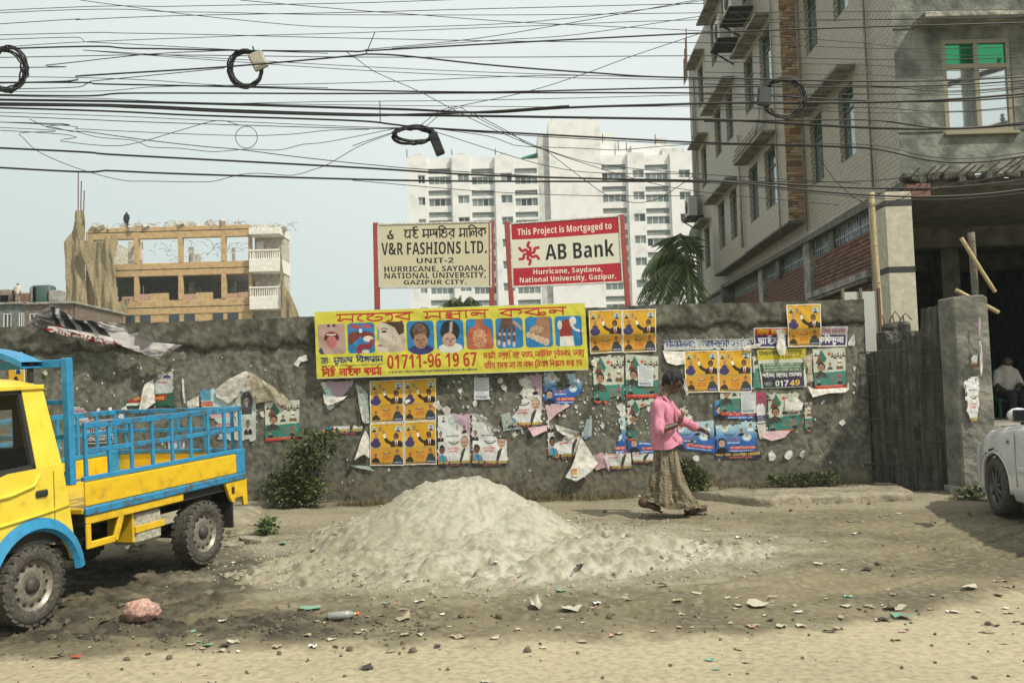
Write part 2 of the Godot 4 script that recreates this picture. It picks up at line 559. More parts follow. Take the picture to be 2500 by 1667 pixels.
func heap_h(x: float, z: float) -> float:
	var h := 0.0
	for m in MOUNDS:
		var q := Vector2((x - m[0]) / (m[2] if m[5] > 1.0 else (1.62 if x < m[0] else 1.12)), (-z - m[1]) / m[3]).length()
		if q < 1.6:
			if m[5] == 1.0:
				h += m[4] * (maxf(0.0, 1.05 - q) if q > 0.25 else 0.925 - q * q * 2.0) + m[4] * 0.05 * smoothstep(1.5, 0.9, q)
			else:
				h += m[4] * exp(-q * q * m[5])
	return h

func build_heap() -> void:
	MT.sand = StandardMaterial3D.new()
	MT.sand.vertex_color_use_as_albedo = true
	MT.sand.albedo_texture = noise_tex([[0.0, Color(0.70, 0.69, 0.66)], [0.4, Color(0.90, 0.895, 0.88)], [1.0, Color(1, 1, 1)]], 0.04, 14, 512)
	MT.sand.uv1_triplanar = true
	MT.sand.uv1_world_triplanar = true
	MT.sand.uv1_scale = Vector3.ONE * 0.6
	MT.sand.roughness = 0.98
	MT.sand.normal_enabled = true
	MT.sand.normal_texture = normal_tex(0.05, 15, 4.0, 512)
	MT.sand.normal_scale = 0.22
	var n1 := noise(1.6, 51, 4)
	var n2 := noise(6.0, 52, 3)
	var n3 := noise(14.0, 53, 3)
	var cell := noise(5.5, 54, 2, FastNoiseLite.TYPE_CELLULAR)
	var step := 0.02
	var x0 := -3.1
	var x1 := 3.0
	var z0 := -11.2
	var z1 := -7.2
	var cols := int((x1 - x0) / step) + 1
	var rows := int((z1 - z0) / step) + 1
	var pts := PackedVector3Array()
	var cs := PackedColorArray()
	var keep := PackedByteArray()
	for r in rows:
		for k in cols:
			var x := x0 + k * step
			var z := z0 + r * step
			var h := heap_h(x, z)
			var low := smoothstep(0.34, 0.12, h)       # the trodden foot is lumpier than the cone
			var a := n1.get_noise_2d(x, z)
			var b := n2.get_noise_2d(x, z)
			var d := n3.get_noise_2d(x, z)
			var pits := smoothstep(0.30, 0.62, n2.get_noise_2d(x * 0.4 + 40.0, z * 0.6))
			h += (a * lerpf(0.060, 0.07, low) + b * lerpf(0.016, 0.032, low) * (1.0 + 2.0 * a) + d * lerpf(0.006, 0.018, low)) * smoothstep(-0.01, 0.06, h) - pits * 0.11 * low * smoothstep(0.03, 0.1, h)
			# rills down the slopes and a few footprints
			h -= 0.020 * smoothstep(0.2, 0.5, n2.get_noise_2d(atan2(z + 9.75, x + 0.46) * 2.2, 0.3)) * smoothstep(0.2, 0.45, h)
			pts.append(Vector3(x, ground_y(x, z) + h - 0.055, z))
			keep.append(1 if h > -0.02 else 0)
			var c := Color(0.445, 0.435, 0.375).lerp(Color(0.365, 0.352, 0.292), clampf(0.5 + a * 1.2 + b * 0.5, 0, 1))
			c = c.lerp(Color(0.25, 0.226, 0.163), clampf(low * (0.25 + b * 1.6 + d * 0.8), 0, 0.8))
			c = c.lerp(Color(0.235, 0.212, 0.155), smoothstep(0.085, 0.035, h) * 0.7)
			c = c.lerp(Color(0.27, 0.245, 0.175), smoothstep(-0.5, -1.5, x + a) * 0.6)
			cs.append(c)
	var o := put("sand_heap", grid_mesh(pts, cols, PackedVector2Array(), cs, keep), MT.sand)
	tag(o, "large heap of pale sand spilled on the roadside dirt", "sand heap")

func surf_y(x: float, z: float) -> float:         # ground or sand, whichever is higher
	return maxf(ground_y(x, z), ground_y(x, z) + heap_h(x, z) - 0.055)

# ================================================================ the boundary wall, 12.5 m away, seen straight on
const WD := 12.5
var wn := FastNoiseLite.new()
var wn2 := FastNoiseLite.new()
func W(px: float, py: float, off := 0.0) -> Vector3:        # a point on the wall's face
	return P(px, py, WD - off)

func wall_top(x: float) -> float:
	return lerp_table([[-7.0, 2.545], [-6.4, 2.55], [-4.0, 2.56], [-2.6, 2.575], [0.9, 2.59], [1.0, 2.59], [2.9, 2.60], [4.75, 2.60]], x) + 0.012 * wn.get_noise_2d(x * 2.0, 7.0) + 0.006 * wn.get_noise_2d(x * 9.0, 1.0)

func wall_bump(x: float, y: float) -> float:
	return 0.014 * wn.get_noise_2d(x * 0.8, y * 0.8) + 0.005 * wn2.get_noise_2d(x, y)

func build_wall() -> void:
	wn = noise(1.1, 101, 4)
	wn2 = noise(5.0, 102, 3)
	var fine := noise(13.0, 103, 3)
	var st := noise(2.4, 104, 4)
	var ck := noise(1.1, 107, 4)
	MT.wall = StandardMaterial3D.new()
	MT.wall.vertex_color_use_as_albedo = true
	MT.wall.albedo_texture = noise_tex([[0.0, Color(0.66, 0.66, 0.64)], [0.4, Color(0.87, 0.87, 0.85)], [0.6, Color(0.97, 0.97, 0.96)], [1.0, Color(1, 1, 1)]], 0.025, 105, 1024, 7)
	MT.wall.uv1_triplanar = true
	MT.wall.uv1_world_triplanar = true
	MT.wall.uv1_scale = Vector3.ONE * 0.35
	MT.wall.roughness = 0.95
	MT.wall.normal_enabled = true
	MT.wall.normal_texture = normal_tex(0.03, 106, 5.0, 512)
	MT.wall.normal_scale = 0.3
	var t := thing("boundary_wall", "long grey mossy plastered boundary wall covered in torn posters", "wall", Vector3(-1.2, 0.1, -WD))
	var x0 := -7.4
	var x1 := 4.70
	var step := 0.026
	var nx := int((x1 - x0) / step)
	var ny := 96
	var pts := PackedVector3Array()
	var cs := PackedColorArray()
	for r in ny + 1:
		for i in nx + 1:
			var x := x0 + (x1 - x0) * i / nx
			var top := wall_top(x)
			var y := lerpf(0.02, top, 1.0 - float(r) / ny)
			var z := -WD - 0.01 + wall_bump(x, y) + 0.004 * fine.get_noise_2d(x, y)
			var crack := smoothstep(0.022, 0.006, absf(ck.get_noise_2d(x, y * 1.3))) * smoothstep(0.05, 0.25, wn.get_noise_2d(x * 0.7 + 31.0, y * 0.9))
			z -= 0.014 * crack
			pts.append(Vector3(x, y, z) - t.position)
			var a := wn.get_noise_2d(x * 0.8 + 9.0, y * 1.1)
			var b := st.get_noise_2d(x, y)
			var d := fine.get_noise_2d(x * 0.8, y * 0.8)
			var run := st.get_noise_2d(x * 3.2, y * 0.35 + 30.0)       # runs of dirt washed down from the top
			var c := Color(0.150, 0.150, 0.125).lerp(Color(0.105, 0.105, 0.086), clampf(0.5 + a * 1.3 + b * 0.9, 0, 1))
			c = c.lerp(Color(0.055, 0.055, 0.044), clampf((b * 0.6 + run * 1.4 + d * 0.6 - 0.22) * 1.6, 0, 0.7))
			c = c.lerp(Color(0.22, 0.213, 0.177), clampf((a * 0.5 + d * 1.5 - b * 0.7 - 0.15) * 1.3, 0, 0.7))
			c = c.lerp(Color(0.19, 0.185, 0.15), clampf((wn2.get_noise_2d(x * 0.4 + 5.0, y * 0.4) - 0.05) * 1.6, 0, 0.6))
			c = c.lerp(Color(0.20, 0.165, 0.105), clampf(smoothstep(0.55, 0.05, y + 0.25 * b - 0.1) * (0.4 + b + d), 0, 0.6))
			c = c.lerp(Color(0.035, 0.034, 0.027), crack * 0.75)
			cs.append(c)
	put("plaster_face", grid_mesh(pts, nx + 1, PackedVector2Array(), cs), MT.wall, t)
	# core behind the face, with its top and end
	var m := mb()
	m.has_col = true
	m.c = Color(0.12, 0.118, 0.095)
	for i in 120:
		var xa := lerpf(x0, x1, i / 120.0)
		var xb := lerpf(x0, x1, (i + 1) / 120.0)
		var A := Vector3(xa, wall_top(xa), -WD - 0.01 + wall_bump(xa, wall_top(xa)))
		var B := Vector3(xb, wall_top(xb), -WD - 0.01 + wall_bump(xb, wall_top(xb)))
		var back := Vector3(0, 0.01, -0.23)
		m.quad_out(A, B, B + back, A + back, A - Vector3(0, 1, 0))
		m.quad_out(A + back, B + back, Vector3(xb, 0, -WD - 0.24), Vector3(xa, 0, -WD - 0.24), Vector3(xa, 1, -WD))
	var e := 14
	for i in e:
		var ya := lerpf(0.0, wall_top(x1), float(i) / e)
		var yb := lerpf(0.0, wall_top(x1), float(i + 1) / e)
		m.c = Color(0.15, 0.147, 0.118).lerp(Color(0.08, 0.08, 0.06), rng.randf())
		m.quad_out(Vector3(x1, ya, -WD + 0.0 + wall_bump(x1, ya)), Vector3(x1, yb, -WD + wall_bump(x1, yb)), Vector3(x1, yb, -WD - 0.24), Vector3(x1, ya, -WD - 0.24), Vector3(0, 1, -WD))
	m.T = Transform3D(Basis(), -t.position) * m.T
	var mm := mb()
	mm.has_col = true
	mm.v = m.v; mm.uv = m.uv; mm.col = m.col
	for i in mm.v.size():
		mm.v[i] -= t.position
	put("wall_core", mm.mesh(), MT.wall, t)
	# the thicker band of render along the top, its lower edge ragged and sagging
	for span in [[-7.4, -2.62, 0.36], [0.97, 4.70, 0.30]]:
		var n := int((span[1] - span[0]) / 0.03)
		var p2 := PackedVector3Array()
		var c2 := PackedColorArray()
		var rr := 9
		for r in rr + 1:
			for i in n + 1:
				var x: float = lerpf(span[0], span[1], float(i) / n)
				var low: float = span[2] + 0.085 * wn.get_noise_2d(x * 1.6, 55.0) + 0.05 * st.get_noise_2d(x * 1.6, 44.0) + 0.02 * fine.get_noise_2d(x, 3.0)
				var f := float(r) / rr
				var y := wall_top(x) + 0.004 - low * f
				var thick := 0.030 + 0.010 * wn2.get_noise_2d(x * 1.4, y * 1.4) + 0.012 * sin(f * 3.0) * wn.get_noise_2d(x * 4.0, 2.0)
				if r == rr:
					thick = -0.03
					y += 0.012
				elif r == rr - 1:
					y = wall_top(x) + 0.004 - low
					thick += 0.004
				p2.append(Vector3(x, y, -WD - 0.01 + wall_bump(x, y) + thick) - t.position)
				var a := st.get_noise_2d(x * 1.2 + 60.0, y * 1.2)
				var d := fine.get_noise_2d(x * 0.7, y * 0.7 + 9.0)
				var c := Color(0.135, 0.132, 0.105).lerp(Color(0.062, 0.062, 0.048), clampf(0.5 + a * 1.6, 0, 1))
				c = c.lerp(Color(0.20, 0.195, 0.16), clampf(d * 1.2 - a * 0.5 - 0.1, 0, 0.6))
				c2.append(c)
		put("render_band", grid_mesh(p2, n + 1, PackedVector2Array(), c2), MT.wall, t)
	# small crumbs of old paper and lime stuck to the face
	var crumbs := [mb(), mb(), mb()]
	var tones := [Color(0.55, 0.54, 0.50), Color(0.42, 0.44, 0.44), Color(0.50, 0.45, 0.40)]
	for i in 420:
		var x := rng.randf_range(-6.6, 4.6)
		var y := rng.randf_range(0.35, 2.1)
		if rng.randf() < 0.5:
			x = rng.randf_range(-0.9, 1.9); y = rng.randf_range(0.9, 1.75)
		var w := rng.randf_range(0.006, 0.022) * (1.7 if rng.randf() < 0.12 else 1.0)
		var q: MB = crumbs[i % 3]
		var p := Vector3(x, y, -WD - 0.01 + wall_bump(x, y) + 0.008) - t.position
		var a := rng.randf() * TAU
		var poly := []
		for k in 5:
			var r := w * rng.randf_range(0.5, 1.2)
			poly.append(p + Vector3(cos(a + k * TAU / 5) * r, sin(a + k * TAU / 5) * r * 1.3, rng.randf_range(-0.002, 0.006)))
		for k in [1, 2, 3]:
			q.face(poly[0], poly[k], poly[k + 1], Vector3.BACK)
	for i in 3:
		var o := put("paper_crumbs", crumbs[i].mesh(), plain(L(tones[i].r, tones[i].g, tones[i].b), 0.9), t)
		o.set_meta("kind", "stuff")

# ================================================================ flat print: a canvas with polygons, ellipses, strokes and lettering
class Cv:
	var im: Image
	var w: int
	var h: int
	func _init(w_: int, h_: int, c: Color) -> void:
		w = w_; h = h_
		im = Image.create_empty(w, h, false, Image.FORMAT_RGB8)
		im.fill(c)
	func rect(x: float, y: float, a: float, b: float, c: Color) -> void:
		im.fill_rect(Rect2i(int(round(x)), int(round(y)), maxi(1, int(round(a))), maxi(1, int(round(b)))), c)
	func poly(p: PackedVector2Array, c: Color) -> void:
		var lo := 1e9
		var hi := -1e9
		for q in p:
			lo = minf(lo, q.y); hi = maxf(hi, q.y)
		var n := p.size()
		for y in range(maxi(0, int(floor(lo))), mini(h - 1, int(ceil(hi))) + 1):
			var yc := y + 0.5
			var xs := PackedFloat32Array()
			for i in n:
				var a := p[i]
				var b := p[(i + 1) % n]
				if (a.y <= yc) != (b.y <= yc):
					xs.append(a.x + (yc - a.y) / (b.y - a.y) * (b.x - a.x))
			xs.sort()
			for k in range(0, xs.size() - 1, 2):
				var x0 := maxi(0, int(round(xs[k])))
				var x1 := mini(w, int(round(xs[k + 1])))
				if x1 > x0:
					im.fill_rect(Rect2i(x0, y, x1 - x0, 1), c)
	func ell(cx: float, cy: float, rx: float, ry: float, c: Color, n := 22, from := 0.0, to := TAU) -> void:
		var p := PackedVector2Array()
		for i in n:
			var a := lerpf(from, to, float(i) / (n if to - from > 6.2 else n - 1))
			p.append(Vector2(cx + cos(a) * rx, cy + sin(a) * ry))
		poly(p, c)
	func rrect(x: float, y: float, a: float, b: float, r: float, c: Color) -> void:
		var p := PackedVector2Array()
		for q in [[x + a - r, y + r, -PI / 2], [x + a - r, y + b - r, 0.0], [x + r, y + b - r, PI / 2], [x + r, y + r, PI]]:
			for i in 5:
				var t: float = q[2] + PI / 2 * i / 4.0
				p.append(Vector2(q[0] + cos(t) * r, q[1] + sin(t) * r))
		poly(p, c)
	func stroke(p: PackedVector2Array, t: float, c: Color) -> void:
		for i in p.size() - 1:
			var d := p[i + 1] - p[i]
			if d.length() < 0.01:
				continue
			d = d.normalized()
			var s := Vector2(-d.y, d.x) * t * 0.5
			var e := d * t * 0.25
			poly(PackedVector2Array([p[i] + s - e, p[i + 1] + s + e, p[i + 1] - s + e, p[i] - s - e]), c)
	func curve(p: PackedVector2Array, t: float, c: Color) -> void:
		stroke(smooth(p), t, c)
	static func smooth(p: PackedVector2Array) -> PackedVector2Array:
		if p.size() < 3:
			return p
		var q := PackedVector2Array()
		for i in p.size() - 1:
			for k in 4:
				q.append(p[i].cubic_interpolate(p[i + 1], p[maxi(i - 1, 0)], p[mini(i + 2, p.size() - 1)], k / 4.0))
		q.append(p[-1])
		return q
	func speckle(r: RandomNumberGenerator, n: int, x: float, y: float, a: float, b: float, s: float, c: Color) -> void:
		for i in n:
			ell(x + r.randf() * a, y + r.randf() * b, s * r.randf_range(0.4, 1.2), s * r.randf_range(0.4, 1.2), c, 6)
	func tex() -> ImageTexture:
		return ImageTexture.create_from_image(im)

var fonts := {}
func lettering(cv: Cv, s: String, x: float, y: float, w: float, h: float, c: Color, bold := true, slant := 0.0) -> void:
	if not fonts.has(bold):
		var f := SystemFont.new()
		f.font_names = PackedStringArray(["Droid Sans"])
		f.font_weight = 700 if bold else 400
		fonts[bold] = f
	var t := TextMesh.new()
	t.font = fonts[bold]
	t.font_size = 48
	t.pixel_size = 1.0
	t.depth = 0.0
	t.curve_step = 4.0
	t.text = s
	var a := t.get_mesh_arrays()
	var v: PackedVector3Array = a[Mesh.ARRAY_VERTEX]
	var lo := Vector3(1e9, 1e9, 0)
	var hi := -lo
	for p in v:
		lo = lo.min(p); hi = hi.max(p)
	var q := PackedVector2Array()
	for p in v:
		var yy := (hi.y - p.y) / (hi.y - lo.y)
		q.append(Vector2(x + (p.x - lo.x) / (hi.x - lo.x) * w + slant * (1.0 - yy) * h, y + yy * h))
	var ix = a[Mesh.ARRAY_INDEX]
	if ix == null or ix.size() == 0:
		for i in range(0, q.size() - 2, 3):
			cv.poly(PackedVector2Array([q[i], q[i + 1], q[i + 2]]), c)
	else:
		for i in range(0, ix.size() - 2, 3):
			cv.poly(PackedVector2Array([q[ix[i]], q[ix[i + 1]], q[ix[i + 2]]]), c)

# Bengali letters as pen strokes: width | strokes, x to the right, y from the baseline 0 to the head line 1
const BN := {
	"o": ".95|.75,1 .75,0;.1,.85 .35,.8 .3,.55 .1,.5 .35,.45 .3,.15 .08,.15;.3,.5 .75,.55",
	"e_": ".85|.2,.9 .12,.4 .35,.1 .68,.35;.68,1 .68,0;.2,.9 .35,.72",
	"i_": ".8|.6,.95 .2,.75 .55,.58 .2,.4 .5,.05 .75,.2;.4,1 .2,1.3 .65,1.36",
	"u_": ".8|.15,.8 .6,.7 .2,.5 .55,.3 .3,.05 .1,.15;.3,1 .2,1.3 .65,1.32",
	"k": ".98|.48,1 .48,0;.48,.95 .05,.5;.05,.5 .48,.1;.48,.9 .78,.85 .92,.55 .78,.35",
	"g": ".78|.6,1 .6,0;.1,.62 .12,.9 .36,.9 .4,.6 .2,.1",
	"c": ".8|.1,.8 .65,.82;.15,.8 .65,.55 .58,.15 .15,.2 .1,.45",
	"j": "1.0|.1,.8 .42,.5 .1,.3;.42,.6 .7,.4 .6,.1 .3,.1;.7,.9 .9,.6 .8,.2",
	"T": ".75|.2,1 .2,.3 .4,.05 .65,.2;.2,.7 .6,.6;.4,1 .2,1.3 .6,1.3",
	"D": ".75|.15,.9 .62,.75 .58,.45 .15,.5;.58,.45 .62,.15 .28,.05 .1,.25",
	"t": ".8|.12,.72 .18,.95 .38,.88 .2,.6 .1,.35 .35,.05 .68,.2 .68,.52 .45,.55",
	"d": ".7|.2,.95 .2,.6 .45,.7 .6,.4 .3,.1",
	"n": ".78|.64,1 .64,0;.64,.45 .4,.62 .12,.64 .12,.36 .32,.4 .3,.62",
	"p": ".78|.64,1 .64,0;.1,1 .12,.5 .35,.4 .4,.76 .12,.7;.35,.4 .64,.3",
	"f": ".95|.5,1 .5,0;.08,1 .1,.5 .3,.4 .32,.72 .1,.7;.3,.4 .5,.3;.5,.9 .8,.8 .86,.5 .7,.4",
	"b": ".76|.62,1 .62,0;.62,.95 .05,.5;.05,.5 .62,.08",
	"v": ".8|.1,.6 .15,.9 .4,.85 .3,.5 .15,.25 .4,.05 .7,.25 .66,.6 .5,.5",
	"m": ".78|.64,1 .64,0;.14,1 .14,.3;.14,.3 .05,.15 .2,.12 .3,.3 .64,.36",
	"y": ".76|.62,1 .62,0;.1,.95 .36,.75 .1,.5;.1,.5 .62,.1",
	"Y.": ".76|.62,1 .62,0;.1,.95 .36,.75 .1,.5;.1,.5 .62,.1;.24,-.12 .33,-.12",
	"r": ".76|.62,1 .62,0;.62,.95 .05,.5;.05,.5 .62,.08;.24,-.12 .34,-.12",
	"l": ".8|.66,1 .66,0;.1,.2 .12,.6 .3,.7 .38,.35 .3,.2;.38,.6 .66,.7",
	"S": ".8|.66,1 .66,0;.1,.7 .25,.9 .3,.6 .1,.2;.3,.6 .45,.9 .5,.5 .35,.3",
	"X": ".76|.62,1 .62,0;.1,1 .1,.5;.1,.5 .62,.1;.1,.82 .62,.35",
	"s": ".8|.66,1 .66,0;.14,1 .15,.45 .05,.25 .2,.18 .3,.4 .66,.3",
	"h": ".75|.1,.9 .58,.75 .2,.5 .55,.3 .32,0 .2,-.1",
	"ndh": ".8|.66,1 .66,-.1;.12,.72 .3,.76 .32,.55 .12,.5 .66,.62;.1,.42 .35,.28 .1,.1;.1,.14 .66,-.1",
	"ru": ".98|.62,1 .62,0;.62,.95 .05,.5;.05,.5 .62,.08;.24,-.12 .34,-.12;.62,.35 .88,.42 .85,.1 .62,.15",
	"X_T": ".85|.66,1 .66,.45;.1,1 .1,.6;.1,.6 .66,.4;.1,.85 .66,.5;.3,.4 .2,.1 .45,-.1 .7,.05",
	"kt": ".98|.48,1 .48,.4;.48,.95 .05,.6;.05,.6 .48,.35;.48,.9 .8,.8 .85,.55;.2,.25 .2,-.05 .6,-.05 .6,.2",
	"sb": ".8|.66,1 .66,0;.14,1 .15,.6 .05,.45 .66,.5;.66,.4 .3,.18;.3,.18 .66,0",
	"lp": ".9|.76,1 .76,0;.1,.4 .12,.75 .3,.8 .38,.5;.38,.7 .76,.8;.3,.4 .3,.1 .55,.1 .5,.3;.5,.1 .76,.05",
	"mp": "1.0|.86,1 .86,0;.14,1 .14,.45 .05,.3 .3,.4 .5,.5;.5,1 .52,.5 .7,.45 .72,.75;.7,.4 .86,.3",
	"tt": ".9|.12,.82 .4,.9 .2,.6 .5,.6 .7,.75;.2,.55 .1,.25 .4,.02 .72,.2 .7,.5",
	"str": ".9|.66,1 .66,0;.14,1 .15,.6 .05,.45 .66,.5;.2,.3 .15,.05 .45,-.05 .66,.15;.1,-.1 .4,-.2",
	"A": ".26|.13,1 .13,0",
	"I": ".28|.2,1 .2,0;.2,1 .12,1.3 .5,1.4 .95,1.05",
	"Ii": ".28|.12,1 .12,0;.12,1 .1,1.3 -.3,1.38 -.6,1.05",
	"U": "0|-.55,-.02 -.3,-.1 -.35,-.3 -.6,-.25",
	"E": ".36|.3,1 .1,.6 .1,.25 .28,.1",
	"R": "0|-.1,1.35 -.4,1.05",
	"Y": ".4|.05,.75 .3,.8 .3,.1 .1,-.05",
	"H": "0|-.3,-.05 -.1,-.2",
	":": ".3|.15,.75 .16,.7;.15,.25 .16,.2",
	",": ".25|.12,.1 .05,-.15",
	"-": ".35|.03,.45 .32,.45"}
var bn_cache := {}

func bengali(cv: Cv, s: String, x: float, y: float, w: float, h: float, t: float, c: Color, skew := 0.0) -> void:
	var keys := s.split(" ", false)
	var total := 0.0
	for k in keys:
		if k == "_":
			total += 0.45
		elif BN.has(k):
			if not bn_cache.has(k):
				var halves: PackedStringArray = BN[k].split("|")
				var strokes := []
				for q in halves[1].split(";"):
					var pts := PackedVector2Array()
					for one in q.split(" ", false):
						var xy := one.split(",")
						pts.append(Vector2(float(xy[0]), float(xy[1])))
					strokes.append(Cv.smooth(pts))
				bn_cache[k] = [float(halves[0]), strokes]
			total += bn_cache[k][0]
	var sx := w / total
	var at := 0.0
	var head := 0.0
	for i in keys.size() + 1:
		var k: String = keys[i] if i < keys.size() else "_"
		if k == "_" or k == "," or k == ":":
			if at > head:
				cv.stroke(pv([x + head * sx, y + skew * head * sx, x + at * sx, y + skew * at * sx]), t, c)
		if k == "_":
			at += 0.45
			head = at
			continue
		if not bn_cache.has(k):
			continue
		for q in bn_cache[k][1]:
			var p := PackedVector2Array()
			for one in q:
				p.append(Vector2(x + (at + one.x) * sx, y + h * (1.0 - one.y) + skew * (at + one.x) * sx))
			cv.stroke(p, t, c)
		at += bn_cache[k][0]
		if k == "," or k == ":":
			head = at

func scribble(cv: Cv, r: RandomNumberGenerator, x: float, y: float, w: float, h: float, t: float, c: Color) -> void:   # a line of lettering too small to read
	var ks := ["k", "r", "n", "m", "A", "s", "b", "E", "l", "t", "p", "I", "h", "d"]
	var s := ""
	var n := int(w / (h * 0.85)) + 2
	for i in n:
		s += ks[r.randi() % ks.size()] + (" _ " if r.randf() < 0.2 else " ")
	bengali(cv, s, x, y, w, h, t, c)

# head and shoulders of a printed person
func bust(cv: Cv, cx: float, cy: float, s: float, skin: Color, hair: Color, cloth: Color, extra := "") -> void:
	cv.poly(pv([cx - s * 1.0, cy + s * 2.0, cx - s * 0.95, cy + s * 1.25, cx - s * 0.4, cy + s * 0.85, cx + s * 0.4, cy + s * 0.85, cx + s * 0.95, cy + s * 1.25, cx + s * 1.0, cy + s * 2.0]), cloth)
	cv.rect(cx - s * 0.22, cy + s * 0.45, s * 0.44, s * 0.55, skin.darkened(0.15))
	if extra == "suit":
		cv.poly(pv([cx - s * 0.28, cy + s * 0.85, cx + s * 0.28, cy + s * 0.85, cx, cy + s * 1.8]), Color(0.92, 0.92, 0.92))
		cv.poly(pv([cx - s * 0.08, cy + s * 0.9, cx + s * 0.08, cy + s * 0.9, cx + s * 0.1, cy + s * 1.7, cx - s * 0.1, cy + s * 1.7]), Color(0.62, 0.12, 0.12))
	cv.ell(cx, cy - s * 0.08, s * 0.52, s * 0.66, hair)
	cv.ell(cx, cy + s * 0.08, s * 0.44, s * 0.56, skin)
	cv.ell(cx - s * 0.45, cy + s * 0.08, s * 0.08, s * 0.15, skin.darkened(0.1), 8)
	cv.ell(cx + s * 0.45, cy + s * 0.08, s * 0.08, s * 0.15, skin.darkened(0.1), 8)
	cv.rect(cx - s * 0.3, cy - s * 0.02, s * 0.2, s * 0.07, hair.lightened(0.05))
	cv.rect(cx + s * 0.1, cy - s * 0.02, s * 0.2, s * 0.07, hair.lightened(0.05))
	cv.rect(cx - s * 0.05, cy + s * 0.08, s * 0.1, s * 0.18, skin.darkened(0.18))
	cv.rect(cx - s * 0.15, cy + s * 0.36, s * 0.3, s * 0.06, skin.darkened(0.4))
	if extra == "beard":
		cv.ell(cx, cy + s * 0.5, s * 0.34, s * 0.25, hair.lightened(0.5))
	if extra == "cap":
		cv.ell(cx, cy - s * 0.45, s * 0.48, s * 0.28, Color(0.9, 0.9, 0.88))
	if extra == "tash":
		cv.rect(cx - s * 0.22, cy + s * 0.28, s * 0.44, s * 0.09, hair)
	if extra == "glasses":
		cv.rect(cx - s * 0.36, cy - s * 0.02, s * 0.3, s * 0.18, Color(0.1, 0.1, 0.1))
		cv.rect(cx + s * 0.06, cy - s * 0.02, s * 0.3, s * 0.18, Color(0.1, 0.1, 0.1))

const SK1 := Color(0.62, 0.46, 0.36)
const SK2 := Color(0.42, 0.28, 0.21)
const SK3 := Color(0.74, 0.60, 0.52)
const HB := Color(0.09, 0.08, 0.08)

func boat(cv: Cv, cx: float, cy: float, s: float, c: Color, c2: Color) -> void:
	cv.ell(cx, cy, s * 0.8, s * 0.35, c2, 16, PI, TAU)
	var p := pv([cx - s * 1.3, cy - s * 0.3, cx - s * 0.7, cy + s * 0.15, cx, cy + s * 0.25, cx + s * 0.7, cy + s * 0.15, cx + s * 1.3, cy - s * 0.3])
	cv.curve(p, s * 0.22, c)

